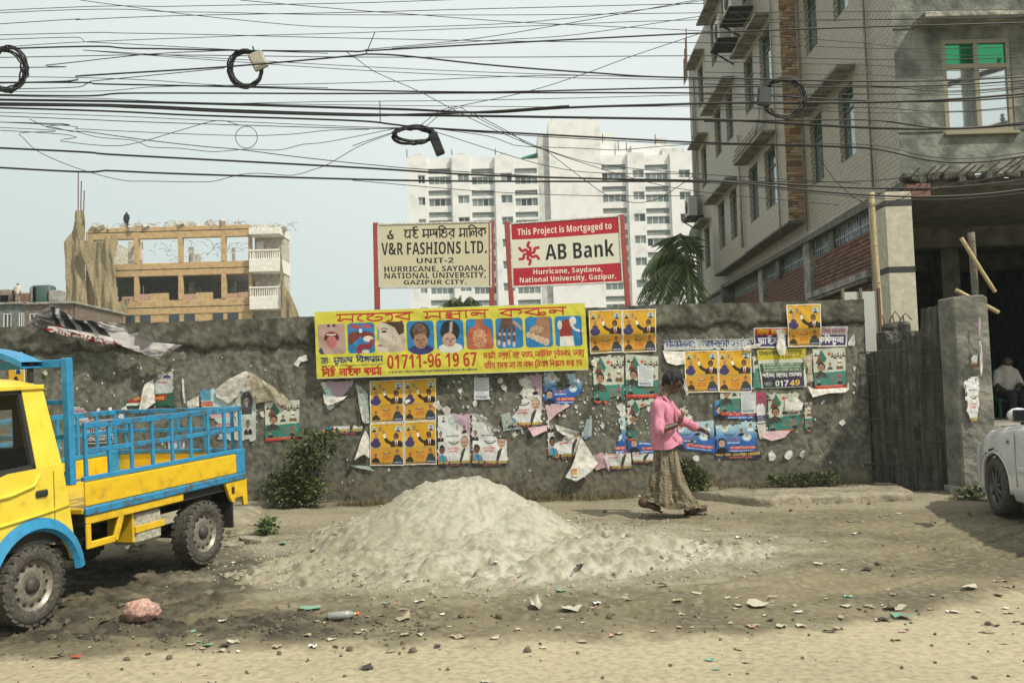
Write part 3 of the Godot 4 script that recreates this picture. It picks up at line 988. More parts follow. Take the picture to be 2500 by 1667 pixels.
func print_yellow() -> ImageTexture:
	var cv := Cv.new(300, 384, Color(0.87, 0.87, 0.83))
	var r := RandomNumberGenerator.new()
	r.seed = 5
	for y in range(8, 376):
		var f := (y - 8) / 368.0
		cv.rect(8, y, 284, 1, Color(0.82, 0.63, 0.10).lerp(Color(0.79, 0.60, 0.07), f) if f < 0.58 else Color(0.79, 0.57, 0.17))
	scribble(cv, r, 90, 12, 120, 7, 1.5, Color(0.70, 0.33, 0.12))
	cv.ell(40, 52, 22, 24, Color(0.66, 0.74, 0.55))
	bust(cv, 38, 46, 17, SK1.darkened(0.2), HB, Color(0.15, 0.14, 0.13), "cap")
	cv.ell(92, 52, 18, 22, Color(0.66, 0.56, 0.35))
	bust(cv, 94, 48, 15, SK1, Color(0.5, 0.42, 0.33), Color(0.62, 0.50, 0.30))
	cv.ell(252, 56, 28, 30, Color(0.62, 0.78, 0.86))
	bust(cv, 252, 50, 17, SK1, HB, Color(0.14, 0.2, 0.38))
	# balding man in purple
	cv.ell(52, 190, 46, 34, Color(0.22, 0.18, 0.40))
	cv.rect(34, 140, 34, 40, Color(0.20, 0.16, 0.34))
	bust(cv, 56, 112, 25, SK1, Color(0.65, 0.6, 0.55), Color(0.22, 0.18, 0.40))
	cv.ell(56, 96, 20, 12, SK1.lightened(0.12))
	cv.ell(52, 190, 46, 32, Color(0.22, 0.18, 0.40))
	# man in a dark suit, arm raised
	cv.curve(pv([132, 128, 150, 160, 190, 186, 220, 190]), 28, Color(0.13, 0.10, 0.08))
	cv.poly(pv([182, 218, 186, 172, 220, 156, 262, 160, 292, 172, 292, 218]), Color(0.13, 0.10, 0.08))
	cv.stroke(pv([126, 106, 133, 132]), 22, Color(0.9, 0.9, 0.88))
	cv.ell(122, 84, 10, 18, SK1)
	cv.poly(pv([222, 158, 252, 158, 240, 216, 226, 216]), Color(0.9, 0.9, 0.9))
	cv.poly(pv([230, 166, 242, 166, 240, 216, 224, 216]), Color(0.62, 0.16, 0.11))
	cv.ell(232, 122, 23, 30, HB)
	cv.ell(231, 130, 19, 25, SK2)
	cv.rect(220, 126, 9, 4, HB); cv.rect(235, 126, 9, 4, HB); cv.rect(224, 142, 15, 4, Color(0.8, 0.75, 0.7))
	cv.rect(8, 224, 284, 10, Color(0.62, 0.61, 0.28))
	scribble(cv, r, 20, 226, 190, 6, 1.5, Color(0.55, 0.55, 0.42))
	boat(cv, 146, 272, 26, Color(0.2, 0.19, 0.16), Color(0.66, 0.64, 0.60))
	for i in 3:
		scribble(cv, r, 112, 296 + i * 13, 74, 7, 1.6, Color(0.66, 0.33, 0.12))
	bust(cv, 52, 292, 23, SK1.darkened(0.1), HB, Color(0.18, 0.14, 0.10))
	cv.poly(pv([12, 366, 18, 332, 50, 316, 82, 332, 90, 366]), Color(0.17, 0.13, 0.09))
	cv.poly(pv([200, 366, 206, 318, 240, 302, 278, 312, 292, 330, 292, 366]), Color(0.16, 0.22, 0.24))
	bust(cv, 243, 260, 29, SK1, HB, Color(0.16, 0.22, 0.24))
	cv.rect(8, 356, 196, 16, Color(0.36, 0.27, 0.26))
	scribble(cv, r, 14, 359, 180, 9, 2.0, Color(0.72, 0.62, 0.16))
	cv.rect(204, 350, 88, 24, Color(0.20, 0.19, 0.40))
	scribble(cv, r, 214, 354, 70, 7, 1.4, Color(0.8, 0.8, 0.85))
	return cv.tex()

func print_grey() -> ImageTexture:
	var cv := Cv.new(300, 384, Color(0.80, 0.81, 0.82))
	var r := RandomNumberGenerator.new()
	r.seed = 6
	cv.poly(pv([120, 0, 300, 0, 300, 200, 240, 120, 140, 60]), Color(0.70, 0.60, 0.68))
	cv.rect(284, 60, 16, 300, Color(0.74, 0.64, 0.70))
	cv.poly(pv([0, 280, 30, 290, 20, 360, 0, 360]), Color(0.70, 0.58, 0.66))
	cv.ell(130, 62, 30, 28, Color(0.62, 0.78, 0.77)); cv.ell(130, 62, 20, 18, Color(0.78, 0.84, 0.83))
	bust(cv, 60, 40, 15, SK1, HB, Color(0.25, 0.4, 0.5))
	bust(cv, 178, 110, 22, SK3, HB, Color(0.85, 0.86, 0.88), "tash")
	bust(cv, 240, 112, 21, SK1, HB, Color(0.1, 0.1, 0.12), "tash")
	bust(cv, 34, 152, 27, SK3.darkened(0.2), HB, Color(0.10, 0.10, 0.11), "suit")
	scribble(cv, r, 78, 166, 110, 9, 2.0, Color(0.35, 0.45, 0.45))
	boat(cv, 150, 216, 34, Color(0.08, 0.08, 0.08), Color(0.66, 0.66, 0.62))
	for i in 2:
		scribble(cv, r, 96 + i * 8, 252 + i * 22, 96 - i * 22, 12, 2.6, Color(0.75, 0.42, 0.40))
	# young man in a blue waistcoat
	cv.poly(pv([0, 360, 4, 318, 40, 296, 80, 312, 106, 360]), Color(0.75, 0.36, 0.33))
	cv.poly(pv([24, 360, 22, 306, 46, 298, 74, 310, 92, 360]), Color(0.25, 0.57, 0.70))
	cv.stroke(pv([48, 300, 62, 360]), 5, Color(0.1, 0.14, 0.2))
	cv.ell(44, 262, 25, 32, HB); cv.ell(43, 270, 20, 25, SK2)
	# man in a white jacket
	cv.poly(pv([196, 362, 206, 290, 236, 252, 276, 264, 300, 300, 300, 362]), Color(0.86, 0.86, 0.84))
	cv.poly(pv([196, 362, 212, 286, 236, 256, 252, 262, 226, 330, 218, 362]), Color(0.26, 0.25, 0.25))
	cv.ell(242, 214, 33, 43, Color(0.35, 0.33, 0.31)); cv.ell(241, 222, 29, 37, SK3); cv.ell(240, 196, 25, 16, SK3)
	cv.rect(222, 214, 14, 5, HB); cv.rect(246, 214, 14, 5, HB); cv.rect(228, 240, 26, 5, Color(0.3, 0.2, 0.18))
	cv.rect(0, 346, 300, 38, Color(0.17, 0.15, 0.30))
	bengali(cv, "S E k _ E m A : _ E m A k r m _ E h A E s n", 8, 350, 282, 14, 4.0, Color(0.80, 0.68, 0.25))
	scribble(cv, r, 90, 372, 150, 9, 2.2, Color(0.76, 0.36, 0.25))
	return cv.tex()

func print_teal() -> ImageTexture:
	var cv := Cv.new(300, 384, Color(0.20, 0.50, 0.46))
	var r := RandomNumberGenerator.new()
	r.seed = 7
	cv.poly(pv([0, 0, 300, 0, 300, 220, 190, 236, 0, 236]), Color(0.74, 0.76, 0.71))
	cv.poly(pv([20, 150, 78, 8, 128, 96, 110, 130]), Color(0.16, 0.45, 0.40))
	bust(cv, 60, 78, 30, Color(0.60, 0.32, 0.23), HB, Color(0.45, 0.2, 0.15))
	bust(cv, 26, 40, 16, SK1, HB, Color(0.1, 0.1, 0.1), "cap")
	cv.ell(150, 56, 16, 16, Color(0.76, 0.30, 0.25))
	for i in 5:
		bust(cv, 180 + i * 26, 58 + (i % 2) * 16, 15, SK1.darkened(0.08 * (i % 3)), HB, Color(0.3, 0.16, 0.13) if i % 2 else Color(0.14, 0.2, 0.18))
	bust(cv, 244, 140, 33, SK1, Color(0.5, 0.45, 0.4), Color(0.45, 0.33, 0.25), "cap")
	cv.ell(244, 164, 15, 12, Color(0.85, 0.84, 0.8))
	bust(cv, 156, 156, 25, SK1, HB, Color(0.22, 0.26, 0.27))
	cv.poly(pv([0, 222, 90, 232, 300, 224, 300, 384, 0, 384]), Color(0.20, 0.49, 0.45))
	# man in camouflage
	cv.poly(pv([4, 282, 16, 236, 60, 212, 116, 236, 132, 282]), Color(0.20, 0.21, 0.19))
	cv.speckle(r, 60, 14, 232, 104, 46, 7, Color(0.36, 0.35, 0.30))
	cv.speckle(r, 40, 14, 232, 104, 46, 6, Color(0.10, 0.11, 0.10))
	cv.ell(74, 172, 36, 42, HB); cv.ell(73, 184, 28, 33, SK1)
	cv.rect(58, 176, 11, 5, HB); cv.rect(78, 176, 11, 5, HB); cv.rect(63, 200, 20, 5, SK2)
	for i in 3:
		scribble(cv, r, 150, 262 + i * 24, 116, 13, 2.4, Color(0.56, 0.42, 0.37))
	cv.ell(240, 262, 14, 13, Color(0.70, 0.25, 0.2))
	bust(cv, 44, 306, 24, SK3.darkened(0.1), HB, Color(0.09, 0.09, 0.10))
	bust(cv, 244, 298, 25, SK1, HB, Color(0.09, 0.09, 0.10))
	cv.rect(0, 352, 300, 32, Color(0.70, 0.20, 0.14))
	scribble(cv, r, 20, 356, 250, 12, 2.6, Color(0.80, 0.50, 0.44))
	return cv.tex()

func print_blue() -> ImageTexture:
	var cv := Cv.new(340, 300, Color(0.28, 0.52, 0.72))
	var r := RandomNumberGenerator.new()
	r.seed = 8
	for y in 300:
		var f := y / 300.0
		cv.rect(0, y, 340, 1, Color(0.68, 0.80, 0.86).lerp(Color(0.10, 0.34, 0.66), smoothstep(0.1, 0.75, f)))
	cv.ell(78, 60, 30, 44, Color(0.82, 0.84, 0.85)); cv.ell(80, 50, 18, 24, Color(0.7, 0.62, 0.56))
	bust(cv, 22, 36, 14, SK1, HB, Color(0.85, 0.86, 0.88))
	bust(cv, 286, 46, 26, SK3.darkened(0.1), HB, Color(0.86, 0.87, 0.9))
	bust(cv, 214, 92, 26, SK1, HB, Color(0.10, 0.11, 0.16))
	cv.ell(258, 156, 38, 34, Color(0.70, 0.80, 0.87)); bust(cv, 258, 132, 22, SK3, Color(0.6, 0.6, 0.62), Color(0.85, 0.88, 0.9))
	boat(cv, 114, 128, 34, Color(0.08, 0.2, 0.3), Color(0.30, 0.50, 0.46))
	for i in 3:
		scribble(cv, r, 96, 158 + i * 20, 100, 12, 2.4, Color(0.60, 0.36, 0.46) if i < 2 else Color(0.80, 0.86, 0.9))
	cv.poly(pv([4, 300, 10, 262, 52, 238, 96, 262, 104, 300]), Color(0.08, 0.08, 0.12))
	cv.ell(52, 196, 32, 40, HB); cv.ell(52, 208, 26, 32, SK3)
	cv.rect(38, 200, 10, 5, HB); cv.rect(56, 200, 10, 5, HB); cv.rect(44, 224, 18, 4, SK2)
	cv.rect(112, 236, 216, 30, Color(0.68, 0.20, 0.20))
	bengali(cv, "E m A : _ s A d k _ Ii s A l m _ m ru n", 120, 242, 200, 17, 4.0, Color(0.85, 0.62, 0.55))
	scribble(cv, r, 120, 276, 190, 8, 2.0, Color(0.75, 0.82, 0.9))
	return cv.tex()

func print_notice(tint: Color) -> ImageTexture:
	var cv := Cv.new(140, 200, tint)
	var r := RandomNumberGenerator.new()
	r.seed = 9
	cv.rect(8, 8, 124, 5, tint.darkened(0.3))
	for i in 16:
		scribble(cv, r, 10, 20 + i * 9, r.randf_range(80, 120), 5, 0.9, tint.darkened(0.38))
	cv.rect(10, 168, 120, 10, tint.darkened(0.25))
	for i in 2:
		scribble(cv, r, 14, 170 + i * 12, 108, 7, 1.6, Color(0.25, 0.28, 0.5))
	return cv.tex()

func print_strip() -> ImageTexture:        # pale strip with big blue letters
	var cv := Cv.new(640, 110, Color(0.74, 0.76, 0.77))
	cv.rect(0, 0, 640, 6, Color(0.70, 0.72, 0.72))
	bengali(cv, "I b s I m l l A h H _ D A Y. A g n X_T I k _ E s n T A r", 24, 26, 600, 46, 7.0, Color(0.17, 0.22, 0.44))
	var r := RandomNumberGenerator.new()
	r.seed = 3
	cv.speckle(r, 40, 210, 20, 90, 70, 8, Color(0.72, 0.73, 0.73))
	cv.speckle(r, 60, 470, 20, 130, 70, 7, Color(0.76, 0.77, 0.77))
	return cv.tex()

func print_strip2() -> ImageTexture:       # red over purple strip
	var cv := Cv.new(640, 140, Color(0.80, 0.80, 0.80))
	cv.rect(10, 8, 240, 46, Color(0.70, 0.20, 0.14))
	cv.rect(10, 54, 240, 76, Color(0.20, 0.15, 0.38))
	bengali(cv, "I b n A _ o p A E r", 24, 18, 210, 28, 6.0, Color(0.90, 0.72, 0.2))
	bengali(cv, "p A i_ l s H", 30, 72, 190, 40, 8.0, Color(0.85, 0.85, 0.88))
	cv.rect(430, 8, 200, 50, Color(0.80, 0.78, 0.82))
	bengali(cv, "r _ I b X Y. _ p I t k A r", 440, 20, 180, 26, 4.0, Color(0.62, 0.34, 0.40))
	cv.rect(430, 58, 200, 72, Color(0.20, 0.15, 0.38))
	bengali(cv, "f I f X_T U l A", 446, 74, 170, 38, 8.0, Color(0.88, 0.88, 0.9))
	return cv.tex()

func print_clinic() -> ImageTexture:       # yellow, green and purple, with a number
	var cv := Cv.new(460, 380, Color(0.78, 0.79, 0.76))
	var r := RandomNumberGenerator.new()
	r.seed = 12
	cv.rect(0, 0, 460, 104, Color(0.74, 0.68, 0.12))
	bengali(cv, "e_ n A l I f s A r , _ A r E k r ,", 20, 22, 410, 34, 6.5, Color(0.20, 0.24, 0.16))
	bengali(cv, "p _ s A r l _ o A E c", 230, 72, 180, 20, 4.0, Color(0.35, 0.36, 0.2))
	for i in 4:
		scribble(cv, r, 30, 112 + i * 5, 380, 20, 1.5, Color(0.70, 0.71, 0.70))
	cv.rect(8, 138, 430, 84, Color(0.13, 0.30, 0.19))
	for i in 3:
		scribble(cv, r, 40, 146 + i * 26, 370, 16, 3.0, Color(0.70, 0.75, 0.68))
	cv.rect(14, 224, 420, 152, Color(0.16, 0.15, 0.22))
	bengali(cv, "p A i_ l s H _ D kt r s H _ E c m b A r", 24, 240, 390, 32, 6.0, Color(0.84, 0.85, 0.85))
	cv.rect(230, 300, 204, 76, Color(0.22, 0.15, 0.36))
	lettering(cv, "017", 140, 308, 130, 56, Color(0.86, 0.86, 0.87), true, 0.12)
	lettering(cv, "49", 286, 308, 100, 56, Color(0.85, 0.74, 0.22), true, 0.12)
	cv.ell(70, 340, 44, 26, Color(0.32, 0.44, 0.5))
	cv.ell(60, 336, 20, 14, Color(0.6, 0.5, 0.42))
	return cv.tex()

func print_maroon() -> ImageTexture:
	var cv := Cv.new(260, 170, Color(0.76, 0.75, 0.75))
	var r := RandomNumberGenerator.new()
	r.seed = 15
	cv.rect(6, 6, 248, 30, Color(0.14, 0.13, 0.14))
	cv.rect(10, 46, 240, 50, Color(0.24, 0.11, 0.16))
	for i in 2:
		scribble(cv, r, 18, 50 + i * 24, 224, 15, 3.0, Color(0.78, 0.77, 0.78))
	scribble(cv, r, 14, 100, 232, 12, 2.0, Color(0.30, 0.2, 0.25))
	cv.rect(10, 120, 240, 44, Color(0.24, 0.11, 0.16))
	scribble(cv, r, 18, 130, 224, 22, 4.0, Color(0.76, 0.76, 0.77))
	return cv.tex()

func print_scroll() -> ImageTexture:       # tall pale sheet with two grey portraits
	var cv := Cv.new(240, 480, Color(0.72, 0.74, 0.73))
	var r := RandomNumberGenerator.new()
	r.seed = 16
	scribble(cv, r, 60, 60, 120, 14, 3.0, Color(0.60, 0.42, 0.38))
	cv.ell(136, 190, 60, 80, Color(0.30, 0.30, 0.31))
	bust(cv, 136, 176, 52, Color(0.55, 0.54, 0.53), Color(0.14, 0.14, 0.14), Color(0.22, 0.22, 0.23), "glasses")
	bust(cv, 150, 350, 40, Color(0.50, 0.48, 0.46), HB, Color(0.12, 0.14, 0.2), "suit")
	return cv.tex()

func print_pale_blue() -> ImageTexture:    # faded pale-blue sheet with red lettering
	var cv := Cv.new(300, 300, Color(0.66, 0.76, 0.78))
	var r := RandomNumberGenerator.new()
	r.seed = 17
	cv.rect(0, 0, 70, 70, Color(0.30, 0.55, 0.66))
	cv.rect(0, 76, 80, 30, Color(0.72, 0.42, 0.36))
	cv.rect(0, 112, 240, 60, Color(0.74, 0.62, 0.66))
	scribble(cv, r, 10, 128, 190, 20, 3.5, Color(0.46, 0.34, 0.42))
	scribble(cv, r, 90, 206, 200, 24, 5.0, Color(0.72, 0.40, 0.36))
	cv.ell(240, 150, 30, 60, Color(0.52, 0.36, 0.34))
	for i in 3:
		scribble(cv, r, 60, 240 + i * 18, 220, 9, 2.0, Color(0.45, 0.55, 0.6))
	return cv.tex()

func print_flag() -> ImageTexture:         # white sheet with a green and red foot
	var cv := Cv.new(320, 300, Color(0.70, 0.73, 0.74))
	var r := RandomNumberGenerator.new()
	r.seed = 18
	bust(cv, 270, 24, 26, SK1, HB, Color(0.15, 0.2, 0.4))
	scribble(cv, r, 200, 70, 100, 16, 3.0, Color(0.6, 0.5, 0.5))
	scribble(cv, r, 214, 100, 60, 14, 3.0, Color(0.66, 0.36, 0.36))
	cv.poly(pv([0, 216, 320, 186, 320, 300, 0, 300]), Color(0.12, 0.34, 0.26))
	cv.poly(pv([40, 220, 270, 200, 256, 250, 24, 262]), Color(0.60, 0.17, 0.11))
	bengali(cv, "r A j n _ s A l m", 60, 222, 190, 20, 5.0, Color(0.80, 0.66, 0.3))
	cv.poly(pv([20, 266, 180, 258, 176, 278, 16, 284]), Color(0.8, 0.82, 0.8))
	return cv.tex()

# ================================================================ papers on the wall
func wall_z(x: float, y: float) -> float:
	var z := -WD - 0.008 + wall_bump(x, y)
	if x < -2.6 or x > 0.95:
		z += 0.047 * smoothstep(-0.50, -0.34, y - wall_top(x))
	return z

func print_mat(t: Texture2D, rough := 0.6) -> StandardMaterial3D:
	var m := StandardMaterial3D.new()
	m.albedo_texture = t
	m.albedo_color = Color(0.95, 0.95, 0.93)
	m.roughness = rough
	m.cull_mode = BaseMaterial3D.CULL_DISABLED
	m.normal_enabled = false
	return m

# a pasted sheet; corners are pixels of the photograph (top left, top right, bottom right, bottom left);
# tear is an outline in sheet coordinates (0..1) that stays, empty for a whole sheet
func sheet(called: String, label: String, m: Material, q: Array, off := 0.004, tear := [], wrinkle := 0.006, group := "posters pasted on the boundary wall", uvr := Rect2(0, 0, 1, 1), category := "poster") -> MeshInstance3D:
	var c := []
	for p in q:
		c.append(W(p[0], p[1]))
	var lim: float = max(c[0].distance_to(c[1]), c[0].distance_to(c[3]))
	var nu := clampi(int(c[0].distance_to(c[1]) / (0.016 if tear.size() > 0 else 0.03)), 8, 60)
	var nv := clampi(int(c[0].distance_to(c[3]) / (0.016 if tear.size() > 0 else 0.03)), 8, 60)
	var n := noise(3.0, hash(label) % 1000, 3)
	var edge := noise(14.0, hash(label) % 777, 3)
	var out := PackedVector2Array()
	for p in tear:
		out.append(Vector2(p[0], p[1]))
	var base: Vector3 = (c[2] + c[3]) * 0.5
	base.z = wall_z(base.x, base.y)
	var pts := PackedVector3Array()
	var uvs := PackedVector2Array()
	var keep := PackedByteArray()
	for r in nv + 1:
		for k in nu + 1:
			var u := float(k) / nu
			var v := float(r) / nv
			var a: Vector3 = c[0].lerp(c[1], u)
			var b: Vector3 = c[3].lerp(c[2], u)
			var p := a.lerp(b, v)
			p += Vector3(n.get_noise_2d(v * 7.0, 3.0) * 0.006, n.get_noise_2d(u * 7.0, 8.0) * 0.006, 0)
			var rim := minf(minf(u, 1.0 - u), minf(v, 1.0 - v))
			var lift := wrinkle * (0.7 + n.get_noise_2d(p.x * 1.2, p.y * 1.2) * 1.3 + edge.get_noise_2d(p.x * 0.5, p.y * 0.25) * 0.5)
			lift += 0.012 * smoothstep(0.10, 0.0, rim) * maxf(0.0, n.get_noise_2d(u * 3.0 + 20.0, v * 3.0))
			p.z = wall_z(p.x, p.y) + off + maxf(-0.001, lift)
			pts.append(p - base)
			uvs.append(uvr.position + uvr.size * Vector2(u, v))
			var on := 1
			if out.size() > 2:
				var w := Vector2(u, v) + Vector2(edge.get_noise_2d(u * 2.0, v * 2.0), edge.get_noise_2d(u * 2.0 + 50.0, v * 2.0)) * 0.06
				on = 1 if Geometry2D.is_point_in_polygon(w, out) else 0
			keep.append(on)
	var o := put(called, grid_mesh(pts, nu + 1, uvs, PackedColorArray(), keep), m, null, base)
	tag(o, label, category, group)
	return o

# a loose, curled piece of paper or cloth: outline in photograph pixels with a distance off the wall for each corner
func flap(called: String, label: String, m: Material, pts: Array, crease := 0.02, category := "torn poster", group := "loose flaps of torn posters", uv_from := Rect2()) -> MeshInstance3D:
	var poly := PackedVector2Array()
	for p in pts:
		poly.append(Vector2(p[0], p[1]))
	var box := Rect2(poly[0], Vector2.ZERO)
	for p in poly:
		box = box.expand(p)
	var n := noise(0.02, hash(label) % 991, 3)
	var tris := []
	var idx := Geometry2D.triangulate_polygon(poly)
	for i in range(0, idx.size(), 3):
		var t := []
		for k in 3:
			t.append(Vector3(pts[idx[i + k]][0], pts[idx[i + k]][1], pts[idx[i + k]][2]))
		tris.append(t)
	for pass_ in 3:
		var next := []
		for t in tris:
			var ab: Vector3 = (t[0] + t[1]) * 0.5
			var bc: Vector3 = (t[1] + t[2]) * 0.5
			var ca: Vector3 = (t[2] + t[0]) * 0.5
			next.append([t[0], ab, ca]); next.append([ab, t[1], bc]); next.append([ca, bc, t[2]]); next.append([ab, bc, ca])
		tris = next
	var base := W(box.get_center().x, box.end.y)
	var lo := W(box.position.x, box.position.y)
	var hi := W(box.end.x, box.end.y)
	var s := mb(true)
	for t in tris:
		var w := []
		var u := []
		for p in t:
			var at := W(p.x, p.y)
			var fold := n.get_noise_2d(p.x * 1.0 + p.y * 0.5, p.y * 0.35) * crease * 1.6 + n.get_noise_2d(p.x * 3.0, p.y * 3.0) * crease * 0.35
			at.z = wall_z(at.x, at.y) + 0.010 + maxf(-0.004, p.z + fold)
			w.append(at - base)
			var f := Vector2((at.x - lo.x) / (hi.x - lo.x), (at.y - lo.y) / (hi.y - lo.y))
			u.append(uv_from.position + uv_from.size * f if uv_from.size.x > 0.0 else f)
		if (w[0] - w[2]).cross(w[0] - w[1]).z < 0.0:
			s.tri(w[0], w[2], w[1], u[0], u[2], u[1])
		else:
			s.tri(w[0], w[1], w[2], u[0], u[1], u[2])
	var o := put(called, s.mesh(), m, null, base)
	tag(o, label, category, group)
	return o

func build_posters() -> void:
	var yel := print_mat(print_yellow())
	var gry := print_mat(print_grey())
	var tea := print_mat(print_teal())
	var blu := print_mat(print_blue())
	var note := print_mat(print_notice(Color(0.80, 0.82, 0.85)))
	var pale := print_mat(print_pale_blue())
	var white := MT.paper.duplicate() as StandardMaterial3D
	white.cull_mode = BaseMaterial3D.CULL_DISABLED
	var buff := mottled([[0.0, L(.22, .18, .12)], [0.5, L(.40, .35, .26)], [1.0, L(.52, .49, .42)]], 2.0, 0.8, 0.03, 133)
	var grn := mottled([[0.0, L(.10, .16, .13)], [0.5, L(.30, .36, .32)], [1.0, L(.50, .52, .48)]], 2.5, 0.8, 0.03, 134)
	var pink := mottled([[0.0, L(.42, .25, .27)], [0.5, L(.55, .38, .40)], [1.0, L(.60, .52, .52)]], 2.5, 0.8, 0.03, 135)
	var yg := "yellow posters with a man raising his arm"
	# ---- yellow ones
	for a in [
		["upper left of the block of four under the banner", [[902, 930], [985, 927], [986, 1030], [904, 1033]]],
		["upper right of the block of four under the banner", [[986, 927], [1064, 923], [1065, 1026], [987, 1030]]],
		["lower left of the block of four under the banner", [[903, 1034], [985, 1031], [986, 1136], [903, 1137]]],
		["lower right of the block of four under the banner", [[987, 1030], [1064, 1027], [1066, 1133], [987, 1135]]],
		["left of the pair just right of the banner", [[1436, 759], [1518, 757], [1520, 860], [1441, 864]]],
		["right of the pair just right of the banner", [[1518, 757], [1600, 755], [1602, 858], [1521, 861]]],
		["left of the pair above the pink-shirted man's head", [[1671, 857], [1753, 855], [1755, 957], [1674, 959]]],
		["right of the pair below the blue-lettered strip", [[1754, 856], [1834, 852], [1836, 957], [1755, 958]]],
		["standing alone near the top right end of wall", [[1916, 745], [2000, 743], [2003, 845], [1924, 848]]]]:
		sheet("yellow_poster", "yellow poster, " + a[0], yel, a[1], 0.032 if a[1][0][0] > 1900 else 0.012, [], 0.004, yg)
	# ---- grey-lilac ones
	var gg := "grey posters with a man in a white jacket"
	sheet("grey_poster", "pale grey poster with torn top, beside the yellow block", gry, [[1066, 1008], [1150, 1004], [1150, 1137], [1067, 1140]], 0.008, [[0, .05], [.3, 0], [.9, .02], [1, .0], [1, 1], [0, 1]], 0.008, gg)
	sheet("grey_poster", "pale grey poster torn at upper right, above the sand heap", gry, [[1150, 1004], [1241, 1002], [1241, 1138], [1151, 1138]], 0.010, [[0, .0], [.35, .08], [.62, .42], [.72, .5], [1, .5], [1, 1], [0, 1]], 0.008, gg)
	flap("curled_strip", "curled silvery paper strip peeling from the grey posters", white, [[1150, 1008, 0.01], [1168, 1012, 0.03], [1196, 1030, 0.05], [1216, 1050, 0.03], [1208, 1054, 0.02], [1180, 1036, 0.01]], 0.02)
	sheet("grey_poster", "grey poster fragment with white-jacketed man, right of notice", gry, [[1226, 914], [1326, 910], [1326, 1043], [1232, 1046]], 0.008, [[.55, 0], [1, 0], [1, 1], [0, 1], [.05, .85], [.3, .7], [.45, .48], [.5, .25], [.4, .1]], 0.010, gg)
	flap("torn_poster", "torn white paper patch left of the grey fragment", white, [[1272, 925, 0.0], [1290, 922, 0.01], [1300, 935, 0.015], [1296, 962, 0.01], [1284, 972, 0.0], [1268, 962, 0.01], [1278, 945, 0.01], [1268, 938, 0.0]], 0.012)
	flap("torn_poster", "green edged scrap under the torn grey fragment", grn, [[1222, 1012, 0.0], [1244, 1006, 0.012], [1252, 1030, 0.01], [1278, 1046, 0.004], [1230, 1052, 0.0], [1226, 1034, 0.01]], 0.01)
	flap("torn_poster", "pink strip of paper hanging beside the grey fragment", pink, [[1288, 1044, 0.0], [1334, 1038, 0.0], [1336, 1050, 0.02], [1302, 1066, 0.05], [1294, 1052, 0.01]], 0.01)
	sheet("grey_poster", "torn grey poster below the blue one, right side curling", gry, [[1334, 1012], [1424, 1006], [1424, 1118], [1336, 1128]], 0.008, [[0, 0], [.2, .25], [.25, .6], [.6, .45], [.95, .5], [.92, .75], [.8, .98], [.3, 1], [0, .85]], 0.012, gg, Rect2(0, 0.25, 1, 0.75))
	flap("torn_poster", "silvery fold of paper on the torn grey poster", white, [[1352, 1034, 0.0], [1380, 1044, 0.03], [1414, 1054, 0.05], [1404, 1066, 0.02], [1376, 1062, 0.03], [1360, 1050, 0.02]], 0.03)
	flap("hanging_paper", "long white paper tongue hanging low beneath the grey poster", white, [[1418, 1066, 0.01], [1428, 1082, 0.05], [1446, 1112, 0.09], [1458, 1130, 0.10], [1440, 1150, 0.16], [1404, 1172, 0.20], [1378, 1162, 0.18], [1396, 1134, 0.12], [1408, 1100, 0.06]], 0.03)
	flap("paper_label", "small label with an orange corner stuck on hanging paper", print_mat(print_label()), [[1394, 1140, 0.155], [1428, 1142, 0.15], [1426, 1162, 0.19], [1396, 1160, 0.19]], 0.0, "label", "")
	flap("torn_poster", "narrow blue and white paper strip right of torn grey poster", print_mat(print_notice(Color(0.62, 0.68, 0.72))), [[1432, 1024, 0.0], [1446, 1020, 0.0], [1444, 1064, 0.01], [1430, 1072, 0.01], [1420, 1066, 0.0]], 0.004)
	flap("torn_poster", "lilac shred hanging under the blue poster corner", pink, [[1330, 988, 0.0], [1384, 984, 0.0], [1392, 990, 0.01], [1362, 1008, 0.02], [1340, 1030, 0.0]], 0.012)
	sheet("grey_poster", "bottom strip of a torn grey poster behind the man", gry, [[1454, 1106], [1544, 1102], [1544, 1150], [1462, 1148]], 0.008, [[.1, .2], [.3, 0], [1, 0], [1, 1], [.35, .95], [.0, .8]], 0.012, gg, Rect2(0, 0.62, 1, 0.38))
	flap("torn_poster", "pinkish rag of paper beside the bottom grey strip", pink, [[1446, 1112, 0.0], [1470, 1104, 0.03], [1484, 1118, 0.02], [1488, 1152, 0.05], [1478, 1140, 0.03], [1456, 1148, 0.02], [1448, 1136, 0.01]], 0.02)
	sheet("grey_poster", "grey poster stub just behind the man's waist", gry, [[1544, 1104], [1600, 1102], [1600, 1130], [1546, 1130]], 0.008, [], 0.006, gg, Rect2(0.4, 0.6, 0.6, 0.4))
	# ---- teal ones
	var tg := "teal posters with a man in camouflage"
	sheet("teal_poster", "teal poster with red foot, left part of wall by shrub", tea, [[646, 982], [731, 976], [729, 1072], [648, 1077]], 0.008, [], 0.006, tg)
	sheet("teal_poster", "teal poster torn at its foot, under the left yellow pair", tea, [[1444, 868], [1526, 865], [1527, 990], [1448, 988]], 0.008, [[0, .02], [1, 0], [1, .93], [.75, .86], [.5, .9], [.45, 1], [0, .98]], 0.006, tg)
	sheet("teal_poster", "teal poster with a white notice over it, behind the man", tea, [[1528, 865], [1608, 870], [1606, 970], [1528, 972]], 0.010, [], 0.005, tg)
	sheet("teal_poster", "teal poster half stripped, directly left of pink-shirted man", tea, [[1529, 975], [1612, 972], [1580, 1078], [1530, 1080]], 0.008, [[0, 0], [.95, 0], [.8, .12], [.45, .25], [.35, .6], [.5, .95], [0, 1]], 0.008, tg)
